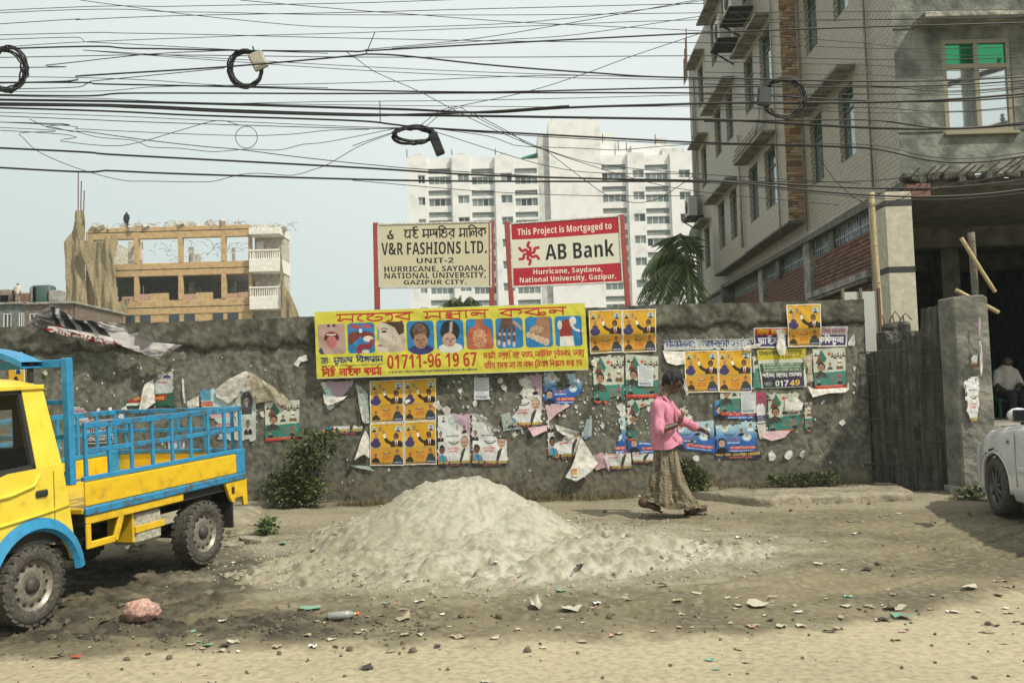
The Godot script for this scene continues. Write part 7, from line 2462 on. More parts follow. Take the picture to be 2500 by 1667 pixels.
		seam.box(Vector3(1.80, 0.86, z * 0.7365), Vector3(0.007, 0.42, 0.004))
		put("door_seam", seam.mesh(), plain(L(.25, .18, .02), 0.7), t)
	var rf := mb(true)
	for i in 8:
		for k in 12:
			var f := func(a: int, b: int) -> Vector3:
				var x := lerpf(1.725, 2.47, a / 8.0)
				var u := lerpf(-1.0, 1.0, b / 12.0)
				return Vector3(x, 1.76 - 0.07 * pow(absf(u), 5.0) - 0.03 * pow(absf(a / 4.0 - 1.0), 4.0), u * 0.635)
			rf.quad_out(f.call(i, k), f.call(i + 1, k), f.call(i + 1, k + 1), f.call(i, k + 1), Vector3(2.1, 0.9, 0))
	put("roof", rf.mesh(), cabm, t)
	for z in [-0.632, 0.632]:
		box.call("roof_gutter", cabm, 1.76, 2.44, 1.665, 1.70, z - 0.012, z + 0.012, 0.005)
	# back wall with its window
	var bw := mb()
	holed(bw, Vector3(1.74, 0.42, -0.62), Vector3.BACK, Vector3.UP, Vector3.LEFT, 1.24, 1.28, [[0.17, 0.74, 1.07, 1.16]], 0.03)
	put("cab_back", bw.mesh(), cabm, t)
	var trim := mb()
	holed(trim, Vector3(1.752, 0.50, -0.61), Vector3.BACK, Vector3.UP, Vector3.RIGHT, 1.22, 1.18, [[0.28, 0.72, 0.94, 1.02]], 0.02)
	put("rear_trim", trim.mesh(), plain(L(.055, .045, .032), 0.8), t)
	var gl := StandardMaterial3D.new()
	gl.albedo_color = Color(0.3, 0.33, 0.31, 0.12)
	gl.transparency = BaseMaterial3D.TRANSPARENCY_ALPHA
	gl.roughness = 0.03
	box.call("rear_window", gl, 1.743, 1.747, 1.15, 1.59, -0.45, 0.45, 0.0)
	box.call("seat", dark, 1.76, 1.87, 0.62, 1.24, -0.6, 0.6, 0.03)
	box.call("cab_floor", dark, 1.62, 2.78, 0.44, 0.50, -0.68, 0.68, 0.0)
	box.call("wheel_well", dark, wb - 0.37, wb + 0.37, 0.55, 0.70, -0.70, 0.70, 0.0)
	box.call("front_panel", cabm, 2.74, 2.84, 0.42, 1.02, -0.72, 0.72, 0.03)
	var ws := mb()
	ws.quad_out(Vector3(2.74, 1.0, -0.68), Vector3(2.74, 1.0, 0.68), Vector3(2.44, 1.69, 0.58), Vector3(2.44, 1.69, -0.58), Vector3(2, 1, 0))
	put("windscreen", ws.mesh(), gl, t)
	box.call("dashboard", dark, 2.52, 2.74, 0.85, 1.0, -0.66, 0.66, 0.03)
	# ---- underneath
	for z in [-0.33, 0.33]:
		box.call("chassis_rail", dark, -0.62, 2.7, 0.47, 0.60, z - 0.035, z + 0.035)
	box.call("rear_axle", dark, -0.05, 0.05, R0 - 0.05, R0 + 0.05, -0.6, 0.6)
	box.call("front_axle", dark, wb - 0.04, wb + 0.04, R0 - 0.04, R0 + 0.04, -0.6, 0.6)
	for z in [-0.45, 0.45]:
		box.call("leaf_spring", dark, -0.42, 0.42, 0.34, 0.385, z - 0.03, z + 0.03)
	box.call("under_panel", dark, -0.6, 1.48, 0.605, 0.70, -0.70, 0.70)
	var tank := mottled(shades(L(.36, .35, .29), 0.35), 2.5, 0.8, 0.04, 507)
	box.call("battery_box", tank, 0.56, 0.90, 0.345, 0.62, -0.70, -0.44, 0.03)
	box.call("box_strap", yel, 0.55, 0.91, 0.45, 0.505, -0.712, -0.43, 0.004)
	box.call("box_bracket", yel, 0.915, 0.94, 0.38, 0.62, -0.70, -0.45, 0.003)
	box.call("mud_flap", dark, -0.44, -0.42, 0.25, 0.50, -0.73, -0.50)
	box.call("rear_bumper", dark, -0.68, -0.64, 0.46, 0.56, -0.6, 0.6)

func build_car() -> void:
	var hub := P(2458, 1186, 10.0)
	var F := Vector3(0.035, 0, -1).normalized()
	var U := Vector3.UP
	var R := F.cross(U).normalized()
	var t := thing("white_car", "white sedan cut by the right picture edge, facing the gate", "car", hub + R * 0.72 - U * 0.31)
	t.basis = Basis(F, U, R)
	var paint := mottled(shades(L(.60, .61, .60), 0.06), 0.5, 0.3, 0.03, 521)
	paint.clearcoat_enabled = true
	paint.clearcoat = 0.8
	paint.clearcoat_roughness = 0.05
	# stations: along, half width, low edge, belt, roof half width, top
	var st := [[0.80, 0.50, 0.30, 0.56, 0.42, 0.60], [0.74, 0.64, 0.22, 0.62, 0.52, 0.68], [0.55, 0.76, 0.19, 0.74, 0.62, 0.80], [0.2, 0.83, 0.19, 0.85, 0.68, 0.90], [-0.2, 0.85, 0.19, 0.90, 0.70, 0.95], [-0.62, 0.86, 0.19, 0.94, 0.70, 1.0], [-1.35, 0.86, 0.19, 0.97, 0.55, 1.42], [-2.4, 0.86, 0.19, 0.98, 0.54, 1.44], [-3.05, 0.84, 0.19, 0.98, 0.62, 1.08], [-3.38, 0.72, 0.30, 0.92, 0.55, 0.98]]
	var at := func(x: float, k: int) -> float:
		for i in st.size() - 1:
			if x <= st[i][0] and x >= st[i + 1][0]:
				return lerpf(st[i][k], st[i + 1][k], smoothstep(0.0, 1.0, (st[i][0] - x) / (st[i][0] - st[i + 1][0])))
		return st[-1][k]
	var cols := 113
	var rows := 300
	var pts := PackedVector3Array()
	var body := PackedByteArray()
	var glass := PackedByteArray()
	for j in rows + 1:
		var x := lerpf(0.80, -3.38, float(j) / rows)
		var hw: float = at.call(x, 1)
		var lo: float = at.call(x, 2)
		var belt: float = at.call(x, 3)
		var rw: float = at.call(x, 4)
		var top: float = at.call(x, 5)
		var prof := [Vector2(hw * 0.93, lo), Vector2(hw * 0.985, lo + 0.12), Vector2(hw, lerpf(lo, belt, 0.5)), Vector2(hw * 0.985, belt - 0.08), Vector2(hw * 0.93, belt), Vector2(lerpf(hw, rw, 0.75), lerpf(belt, top, 0.75)), Vector2(rw * 0.8, top), Vector2(0, top + 0.015)]
		for k in cols:
			var a := absf(k - 56.0) / 56.0 * 7.0
			var i := mini(6, int(7.0 - a))
			var f := 7.0 - a - i
			var p: Vector2 = prof[i].cubic_interpolate(prof[mini(7, i + 1)], prof[maxi(0, i - 1)], prof[mini(7, i + 2)], f)
			pts.append(Vector3(x, p.y, p.x * (-1.0 if k < 56 else 1.0)))
			var arch := false
			for ax in [0.0, -2.5]:
				if Vector2(x - ax, p.y - 0.31).length() < 0.365 and p.x > hw * 0.9:
					arch = true
			var g := x < -0.66 and x > -3.0 and p.y > belt + 0.03 and p.y < top - 0.06 and not (absf(x + 1.95) < 0.04)
			body.append(0 if arch or g else 1)
			glass.append(1 if x < -0.6 and x > -3.06 and p.y > belt - 0.02 and p.y < top - 0.03 else 0)
	put("body", grid_mesh(pts, cols, PackedVector2Array(), PackedColorArray(), body), paint, t)
	for i in pts.size():
		pts[i] = Vector3(pts[i].x, pts[i].y - 0.004, pts[i].z * 0.992)
	put("windows", grid_mesh(pts, cols, PackedVector2Array(), PackedColorArray(), glass), MT.glass, t)
	var wl := mb()
	for x in [0.0, -2.5]:
		wl.box(Vector3(x, 0.45, 0), Vector3(0.80, 0.5, 1.24))
	wl.box(Vector3(-1.25, 0.28, 0), Vector3(3.0, 0.14, 1.4))
	put("wheel_well", wl.mesh(), MT.black, t)
	var alloy := plain(L(.10, .10, .098), 0.4, 0.5)
	for q in [[0.0, -1.0], [0.0, 1.0], [-2.5, -1.0], [-2.5, 1.0]]:
		wheel(t, Vector3(q[0], 0.31, 0.74 * q[1]), 0.31, 0.20, q[1], alloy, 0, 9)
	for i in 2:
		(t.get_node("wheel" if i == 0 else "wheel2") as Node3D).rotation.y = deg_to_rad(-6.0)
	for z in [-1.0, 1.0]:
		var m := mb(true)
		m.blob(Vector3(-0.880, 1.07, z * 0.98), Vector3(0.065, 0.075, 0.11), 0.05, 4, 6, 10)
		var mr := put("mirror", m.mesh(), paint, t)
		var g := mb()
		g.box(Vector3(-0.945, 1.07, z * 0.98), Vector3(0.02, 0.11, 0.17), 0.02)
		g.box(Vector3(-0.890, 0.99, z * 0.90), Vector3(0.06, 0.03, 0.12), 0.01)
		put("mirror_glass", g.mesh(), MT.glass, mr)
		for ax in [0.0, -2.5]:
			var lip := mb(true)
			var arc := []
			for i in 25:
				var a := deg_to_rad(-8.0 + i * 196.0 / 24.0)
				var hx: float = at.call(ax + cos(a) * 0.36, 1)
				arc.append(Vector3(ax + cos(a) * 0.36, 0.31 + sin(a) * 0.36, z * hx * 0.982))
			lip.tube(arc, 0.02, 6)
			put("arch_lip", lip.mesh(), paint, t)
		var ind := mb(true)
		ind.blob(Vector3(-0.36, 0.79, z * 0.852), Vector3(0.026, 0.02, 0.008), 0.0, 1, 5, 8)
		put("side_indicator", ind.mesh(), plain(L(.25, .07, .06), 0.3), t)
		var sm := mb()
		sm.box(Vector3(-0.52, 0.62, z * 0.858), Vector3(0.008, 0.55, 0.006))
		put("door_seam", sm.mesh(), plain(L(.2, .2, .2), 0.7), t)
		var rub := mb()
		rub.box(Vector3(-1.2, 0.52, z * 0.862), Vector3(1.3, 0.045, 0.016), 0.006)
		put("side_moulding", rub.mesh(), paint, t)
		var lamp := mb(true)
		lamp.blob(Vector3(0.66, 0.64, z * 0.56), Vector3(0.10, 0.07, 0.11), 0.0, 1, 6, 8)
		put("headlight", lamp.mesh(), plain(L(.35, .37, .38), 0.1), t)

# ================================================================ people: distance fields meshed as surface nets
# bones: [from, to, radius at from, radius at to]; joined with a smooth minimum of width k
func flesh(bones: Array, cell: float, k: float, squash := Vector3.ONE, rough := 0.0) -> ArrayMesh:
	var lo := Vector3.ONE * 1e9
	var hi := -lo
	for b in bones:
		var r: float = maxf(b[2], b[3]) + cell * 3.0
		lo = lo.min(b[0] - Vector3.ONE * r).min(b[1] - Vector3.ONE * r)
		hi = hi.max(b[0] + Vector3.ONE * r).max(b[1] + Vector3.ONE * r)
	var n := Vector3i(((hi - lo) / cell).ceil()) + Vector3i.ONE
	var sy := n.x
	var sz := n.x * n.y
	var f := PackedFloat32Array()
	f.resize(sz * n.z)
	f.fill(1.0)
	var ns := noise(7.0, 5, 2)
	for b in bones:
		var A: Vector3 = b[0]
		var B: Vector3 = b[1]
		var ra: float = b[2]
		var rb: float = b[3]
		var m := maxf(ra, rb) + k + cell * 2.0
		var i0 := Vector3i(((A.min(B) - Vector3.ONE * m - lo) / cell).floor()).clamp(Vector3i.ZERO, n - Vector3i.ONE)
		var i1 := Vector3i(((A.max(B) + Vector3.ONE * m - lo) / cell).ceil()).clamp(Vector3i.ZERO, n - Vector3i.ONE)
		var d := B - A
		var dd := maxf(d.length_squared(), 1e-9)
		for z in range(i0.z, i1.z + 1):
			for y in range(i0.y, i1.y + 1):
				var at := z * sz + y * sy
				for x in range(i0.x, i1.x + 1):
					var p := lo + Vector3(x, y, z) * cell
					var t := clampf((p - A).dot(d) / dd, 0.0, 1.0)
					var q := (p - A - d * t) / squash
					var v := q.length() - lerpf(ra, rb, t)
					var o := f[at + x]
					var h := maxf(k - absf(o - v), 0.0) / k
					f[at + x] = minf(o, v) - h * h * k * 0.25
	if rough > 0.0:
		for i in f.size():
			if absf(f[i]) < 0.03:
				f[i] += rough * ns.get_noise_3d(i % n.x * cell * 1.4, i / sy % n.y * cell * 0.6 + i % n.x * cell * 0.5, i / sz * cell)
	var vid := PackedInt32Array()
	vid.resize(f.size())
	vid.fill(-1)
	var verts := PackedVector3Array()
	var nrm := PackedVector3Array()
	var idx := PackedInt32Array()
	var offs := [0, 1, sy, sy + 1, sz, sz + 1, sz + sy, sz + sy + 1]
	var edges := [[0, 1], [2, 3], [4, 5], [6, 7], [0, 2], [1, 3], [4, 6], [5, 7], [0, 4], [1, 5], [2, 6], [3, 7]]
	for z in n.z - 1:
		for y in n.y - 1:
			for x in n.x - 1:
				var c := z * sz + y * sy + x
				var s0 := f[c] < 0.0
				if (f[c + 1] < 0.0) == s0 and (f[c + sy] < 0.0) == s0 and (f[c + sz] < 0.0) == s0 and (f[c + sy + 1] < 0.0) == s0 and (f[c + sz + 1] < 0.0) == s0 and (f[c + sz + sy] < 0.0) == s0 and (f[c + sz + sy + 1] < 0.0) == s0:
					continue
				var sum := Vector3.ZERO
				var cnt := 0
				for e in edges:
					var a := f[c + offs[e[0]]]
					var b := f[c + offs[e[1]]]
					if (a < 0.0) != (b < 0.0):
						var t := a / (a - b)
						var pa := Vector3(e[0] & 1, e[0] >> 1 & 1, e[0] >> 2 & 1)
						var pb := Vector3(e[1] & 1, e[1] >> 1 & 1, e[1] >> 2 & 1)
						sum += pa.lerp(pb, t)
						cnt += 1
				vid[c] = verts.size()
				verts.append(lo + (Vector3(x, y, z) + sum / cnt) * cell)
				nrm.append(Vector3(f[c + 1] - f[c] + f[c + sy + sz + 1] - f[c + sy + sz], f[c + sy] - f[c] + f[c + sy + sz + 1] - f[c + sz + 1], f[c + sz] - f[c] + f[c + sy + sz + 1] - f[c + sy + 1]).normalized())
	for z in range(1, n.z - 1):
		for y in range(1, n.y - 1):
			for x in range(1, n.x - 1):
				var c := z * sz + y * sy + x
				var s0 := f[c] < 0.0
				for ax in 3:
					var st: int = [1, sy, sz][ax]
					if (f[c + st] < 0.0) != s0:
						var u: int = [sy, sz, 1][ax]
						var w: int = [sz, 1, sy][ax]
						var q := [vid[c], vid[c - u], vid[c - u - w], vid[c - w]]
						if q[0] < 0 or q[1] < 0 or q[2] < 0 or q[3] < 0:
							continue
						if s0:
							q.reverse()
						idx.append_array([q[0], q[1], q[2], q[0], q[2], q[3]])
	var a := []
	a.resize(Mesh.ARRAY_MAX)
	a[Mesh.ARRAY_VERTEX] = verts
	a[Mesh.ARRAY_NORMAL] = nrm
	a[Mesh.ARRAY_INDEX] = idx
	var mesh := ArrayMesh.new()
	mesh.add_surface_from_arrays(Mesh.PRIMITIVE_TRIANGLES, a)
	return mesh

func hand(wrist: Vector3, dir: Vector3, palm: Vector3, curl: float, thumb_side: float) -> Array:
	# palm: the way the palm faces; fingers bend towards it
	var d := dir.normalized()
	var n := (palm - d * palm.dot(d)).normalized()
	var s := d.cross(n) * thumb_side
	var bones := []
	var heel := wrist + d * 0.015
	for i in 4:
		var k := wrist + d * (0.088 - 0.006 * absf(i - 1.2)) + s * (0.030 - 0.020 * i)
		bones.append([heel + s * (0.014 - 0.010 * i), k, 0.017, 0.013])
		var len: float = [0.036, 0.041, 0.038, 0.030][i]
		var dir1 := (d * cos(curl) + n * sin(curl)).normalized()
		var dir2 := (d * cos(curl * 2.1) + n * sin(curl * 2.1)).normalized()
		var dir3 := (d * cos(curl * 2.8) + n * sin(curl * 2.8)).normalized()
		var a := k + dir1 * len
		var b := a + dir2 * len * 0.7
		bones.append([k, a, 0.0105, 0.0095])
		bones.append([a, b, 0.0095, 0.0088])
		bones.append([b, b + dir3 * len * 0.55, 0.0088, 0.0072])
	var t0 := wrist + d * 0.03 + s * 0.026
	var t1 := t0 + (d * 0.75 + s * 0.6 + n * 0.35).normalized() * 0.042
	bones.append([wrist + d * 0.012, t0, 0.018, 0.015])
	bones.append([t0, t1, 0.0135, 0.011])
	bones.append([t1, t1 + (d * 0.9 + n * 0.5).normalized() * 0.032, 0.011, 0.0085])
	return bones

func join_meshes(list: Array) -> ArrayMesh:
	var st := SurfaceTool.new()
	for m in list:
		st.append_from(m, 0, Transform3D())
	return st.commit()

func build_man() -> void:
	var D := 10.4
	var org := P(1640, 1262, D)
	org.y = ground_y(org.x, org.z)
	var J := func(px: float, py: float, dz: float) -> Vector3:
		var p := P(px, py, D)
		return Vector3(p.x - org.x, p.y - org.y, dz)
	var lift := 0.0
	var t := thing("person", "walking man in pink shirt and brown checked wrap, looking at his hand", "person", org)
	var skin := mottled(shades(L(.07, .036, .022), 0.2), 4.0, 0.5, 0.04, 601)
	skin.subsurf_scatter_enabled = true
	skin.subsurf_scatter_strength = 0.15
	var head: Vector3 = J.call(1640, 937, -0.02)
	var neck: Vector3 = J.call(1619, 972, -0.01)
	var chest: Vector3 = J.call(1618, 1010, 0.0)
	var hip: Vector3 = J.call(1622, 1092, 0.0)
	var sr: Vector3 = J.call(1601, 990, 0.17)
	var er: Vector3 = J.call(1603, 1050, 0.24)
	var wr: Vector3 = J.call(1645, 1035, 0.20)
	var sl: Vector3 = J.call(1636, 988, -0.15)
	var el: Vector3 = J.call(1672, 1028, -0.20)
	var wl: Vector3 = J.call(1716, 1049, -0.12)
	var kf: Vector3 = J.call(1656, 1180, -0.03)
	var af: Vector3 = J.call(1684, 1243, -0.06)
	var kb: Vector3 = J.call(1606, 1178, 0.04)
	var ab: Vector3 = J.call(1570, 1224, 0.05)
	var fr := Vector3(0.9, -0.35, 0.1).normalized()
	# body: torso and limbs, head and hands in finer cells, joined into one mesh
	var up := (head - neck).normalized()
	var face := Vector3(0.86, -0.46, 0.2).normalized()
	var bones := [[neck, chest, 0.055, 0.105], [chest, hip, 0.105, 0.10], [chest + Vector3(0, 0.03, 0.07), sr, 0.05, 0.043], [chest + Vector3(0, 0.03, -0.07), sl, 0.05, 0.043],
		[sr, er, 0.043, 0.040], [er, wr, 0.043, 0.029], [sl, el, 0.043, 0.040], [el, wl, 0.042, 0.028], [neck, head, 0.052, 0.05],
		[hip + Vector3(0, 0, -0.03), kf, 0.07, 0.05], [kf, af, 0.055, 0.038], [hip + Vector3(0, 0, 0.03), kb, 0.07, 0.05], [kb, ab, 0.055, 0.038],
		[af, af + Vector3(0.02, -0.03, 0), 0.04, 0.036], [af + Vector3(0, -0.035, 0), af + Vector3(0.16, 0.005, 0.02), 0.034, 0.026], [af + Vector3(0.1, -0.02, 0.0), af + Vector3(0.19, 0.012, -0.02), 0.028, 0.02],
		[ab, ab + Vector3(0.0, 0.0, 0), 0.04, 0.036], [ab + Vector3(-0.01, -0.015, 0), ab + Vector3(0.13, -0.062, 0.015), 0.034, 0.026], [ab + Vector3(0.1, -0.05, 0), ab + Vector3(0.17, -0.075, -0.01), 0.026, 0.02]]
	var hc := head + up * 0.02
	var side := face.cross(up).normalized()
	var hb := [[hc + up * 0.025 - face * 0.03, hc + up * 0.02 + face * 0.02, 0.090, 0.085], [hc - up * 0.02 + face * 0.03, hc - up * 0.075 + face * 0.062, 0.066, 0.036], [hc - up * 0.05 - face * 0.01, neck + up * 0.02, 0.06, 0.052],
		[hc + up * 0.012 + face * 0.092, hc - up * 0.022 + face * 0.113, 0.010, 0.016], [hc + up * 0.018 + face * 0.088 + side * 0.035, hc + up * 0.018 + face * 0.088 - side * 0.035, 0.018, 0.018],
		[hc - up * 0.05 + face * 0.093 + side * 0.018, hc - up * 0.05 + face * 0.093 - side * 0.018, 0.011, 0.011], [hc + side * 0.082 + up * 0.012, hc + side * 0.090 - up * 0.03 + face * 0.01, 0.018, 0.012], [hc - side * 0.082 + up * 0.012, hc - side * 0.090 - up * 0.03 + face * 0.01, 0.018, 0.012]]
	var hr := hand(wr, (J.call(1668, 1015, 0.16) - wr), Vector3(0.2, 0.9, -0.5), 0.42, 1.0)
	var hl := hand(wl, (J.call(1737, 1058, -0.08) - wl), Vector3(-0.1, -0.9, 0.4), 0.55, -1.0)
	put("body", join_meshes([flesh(bones, 0.014, 0.05), flesh(hb, 0.006, 0.022), flesh(hr, 0.0035, 0.006), flesh(hl, 0.0035, 0.006)]), skin, t)
	var b0 := [[hc + up * 0.040 - face * 0.026, hc + up * 0.030 - face * 0.034, 0.101, 0.099], [hc + up * 0.0 - face * 0.055, hc - up * 0.045 - face * 0.05, 0.07, 0.05]]
	for s in [-1.0, -0.4, 0.2, 0.8]:
		b0.append([hc + up * 0.095 + face * 0.02 + side * 0.04 * s, hc + up * 0.052 + face * 0.098 + side * 0.055 * s, 0.045, 0.016])
	for s in [-1.0, 1.0]:
		b0.append([hc + up * 0.05 + side * 0.07 * s + face * 0.02, hc - up * 0.005 + side * 0.084 * s + face * 0.015, 0.03, 0.014])
	put("hair", flesh(b0, 0.007, 0.02, Vector3.ONE, 0.02), mottled(shades(L(.007, .0065, .0065), 0.5), 12.0, 0.8, 0.08, 602), t)
	var eye := plain(L(.02, .015, .012), 0.3)
	for s in [-1.0, 1.0]:
		var m := mb(true)
		m.blob(hc + up * 0.002 + face * 0.097 + side * 0.032 * s, Vector3.ONE * 0.009, 0.0, 1, 5, 7)
		put("eye", m.mesh(), eye, t)
	# shirt with rolled sleeves, collar and hem
	var pink := mottled([[0.0, L(.42, .14, .215)], [0.45, L(.52, .195, .28)], [1.0, L(.58, .24, .325)]], 1.5, 0.85, 0.03, 603)
	var hem: Vector3 = J.call(1626, 1090, 0.0)
	var sb := [[neck - up * 0.03, chest, 0.065, 0.118], [chest, chest.lerp(hip, 0.55), 0.122, 0.118], [chest.lerp(hip, 0.5), hem + Vector3(0, 0.08, 0), 0.118, 0.128], [chest + Vector3(-0.01, 0.045, 0.06), sr, 0.075, 0.062], [chest + Vector3(0.01, 0.045, -0.06), sl, 0.075, 0.060],
		[sr, sr.lerp(er, 0.9), 0.060, 0.053], [sl, el, 0.060, 0.050], [el, el.lerp(wl, 0.66), 0.050, 0.042], [sr.lerp(er, 0.80), sr.lerp(er, 0.98), 0.056, 0.057], [el.lerp(wl, 0.55), el.lerp(wl, 0.72), 0.045, 0.050], [chest.lerp(hip, 0.7) + Vector3(0.08, 0, 0.04), hem + Vector3(0.12, 0.06, 0.04), 0.07, 0.055], [chest.lerp(hip, 0.6) + Vector3(-0.05, 0, 0.03), hem + Vector3(-0.09, 0.05, 0.02), 0.09, 0.075]]
	put("shirt", flesh(sb, 0.010, 0.04, Vector3(1, 1, 1), 0.014), pink, t)
	var col := mb(true)
	for s in [-1.0, 1.0]:
		col.tube([neck - face * 0.055 + Vector3(0, 0.01, 0), neck + Vector3(0.01, 0.005, 0.066 * s), neck + face * 0.07 + Vector3(0, -0.03, 0.045 * s), neck + face * 0.085 + Vector3(0.01, -0.09, 0.02 * s)], [0.020, 0.021, 0.017, 0.006], 6)
	put("collar", col.mesh(), pink, t)
	# the hem: a skirt of cloth below the waist, open and flared
	var hp := PackedVector3Array()
	var hn := noise(3.0, 71, 2)
	for j in 13:
		for i in 49:
			var a := TAU * i / 48.0
			var v := j / 12.0
			var rr := lerpf(0.122, 0.158, v) + 0.012 * v * sin(a * 5.0 + 2.0 * hn.get_noise_2d(cos(a), sin(a)))
			hp.append(chest.lerp(hip, 0.55).lerp(hem + Vector3(0.015, -0.012, 0), v) + Vector3(cos(a) * rr, (0.035 * cos(a) + 0.012 * sin(a * 3.0)) * v, sin(a) * rr * 0.98))
	put("shirt_tail", grid_mesh(hp, 49), pink, t)
	var pl := mb(true)
	pl.tube([chest + Vector3(0.135, 0.05, 0.06), chest.lerp(hip, 0.4) + Vector3(0.142, 0, 0.06), hem + Vector3(0.155, 0.02, 0.06)], 0.011, 5)
	put("placket", pl.mesh(), pink, t)
	# the wrap: a skirt swinging from the waist round both legs, with folds and a checked border
	var cv := Cv.new(256, 256, L(.15, .125, .082))
	for i in 16:
		cv.rect(i * 16, 0, 3, 256, L(.21, .18, .125))
		cv.rect(0, i * 16, 256, 3, L(.20, .17, .12))
		cv.rect(i * 16 + 8, 0, 2, 256, L(.085, .068, .045))
		cv.rect(0, i * 16 + 8, 256, 2, L(.085, .068, .045))
	var cloth := StandardMaterial3D.new()
	cloth.albedo_texture = cv.tex()
	cloth.uv1_scale = Vector3(1.6, 1.2, 1)
	cloth.roughness = 0.9
	cloth.cull_mode = BaseMaterial3D.CULL_DISABLED
	var waist: Vector3 = J.call(1622, 1080, 0.0)
	var pts := PackedVector3Array()
	var uvs := PackedVector2Array()
	var n := noise(2.0, 61, 3)
	var ring := 96
	for j in 41:
		var v := j / 40.0
		for i in ring + 1:
			var a := TAU * i / ring
			var c := cos(a)
			var s := sin(a)
			# centre line and reach to front (towards +x) and back change down the skirt
			var front := lerpf(0.112, 0.28, pow(v, 1.8)) + 0.06 * smoothstep(0.75, 1.0, v)
			var back := lerpf(0.110, 0.30, pow(v, 2.1))
			var wide := lerpf(0.112, 0.17, v)
			var r := Vector2(c * (front if c > 0.0 else back), s * wide)
			var fold := (0.010 + 0.030 * v) * sin(a * 7.0 + 2.5 * n.get_noise_2d(a, v * 2.0) + v * 2.0) + 0.03 * v * n.get_noise_2d(c * 2.0 + 5.0, s * 2.0 + v)
			r *= 1.0 + fold / maxf(0.1, r.length())
			var low := lerpf(0.10, 0.165, smoothstep(0.6, -0.8, c)) + 0.03 * sin(a * 3.0)
			if c > 0.5:
				low -= 0.02
			var y := lerpf(waist.y, low, v)
			pts.append(Vector3(waist.x + lerpf(0.0, 0.02, v) + r.x, y, r.y))
			uvs.append(Vector2(float(i) / ring, v))
	put("wrap_skirt", grid_mesh(pts, ring + 1, uvs), cloth, t)
	var pleat := mb(true)
	pleat.tube([J.call(1646, 1100, 0.10), J.call(1648, 1135, 0.12), J.call(1652, 1175, 0.14), J.call(1672, 1208, 0.12), J.call(1690, 1230, 0.12)], [0.015, 0.032, 0.036, 0.045, 0.02], 8)
	put("front_pleat", pleat.mesh(), mottled(shades(L(.20, .172, .118), 0.25), 3.0, 0.9, 0.05, 604), t)
	# sandals
	var sole := plain(L(.05, .032, .022), 0.8)
	for q in [[af + Vector3(0.075, -0.055, 0.0), 0.20, 0.15], [ab + Vector3(0.075, -0.075, 0.0), -0.42, 0.1]]:
		var m := mb()
		var p := PackedVector2Array()
		for i in 14:
			var a := TAU * i / 14.0
			p.append(Vector2(cos(a) * 0.135, sin(a) * (0.05 if cos(a) > 0 else 0.04)))
		var bs := Basis.from_euler(Vector3(0, -q[2], q[1]))
		m.prism(p, bs * Vector3.RIGHT, bs * Vector3.BACK, q[0], bs * Vector3(0, 0.022, 0))
		m.tube([q[0] + bs * Vector3(0.03, 0.02, 0.048), q[0] + bs * Vector3(0.02, 0.07, 0.0), q[0] + bs * Vector3(0.03, 0.02, -0.048)], 0.012, 5)
		put("sandal", m.mesh(), sole, t)
	build_small_people()

# distant figures: the same kind of body, coarser
func figure(label: String, base: Vector3, h: float, pose: Array, skin: Material, cloths: Array) -> void:
	var t := thing("person", label, "person", base, "")
	var s := h / 1.7
	var map := func(v: Array) -> Vector3: return Vector3(v[0], v[1], v[2]) * s
	var bones := []
	for b in pose:
		bones.append([map.call(b[0]), map.call(b[1]), b[2] * s, b[3] * s])
	put("body", flesh(bones, 0.028 * s, 0.05 * s), skin, t)
	for c in cloths:
		var cb := []
		for i in c[0]:
			cb.append([bones[i][0], bones[i][1], bones[i][2] + 0.022 * s, bones[i][3] + 0.022 * s])
		put(c[1], flesh(cb, 0.03 * s, 0.06 * s), c[2], t)

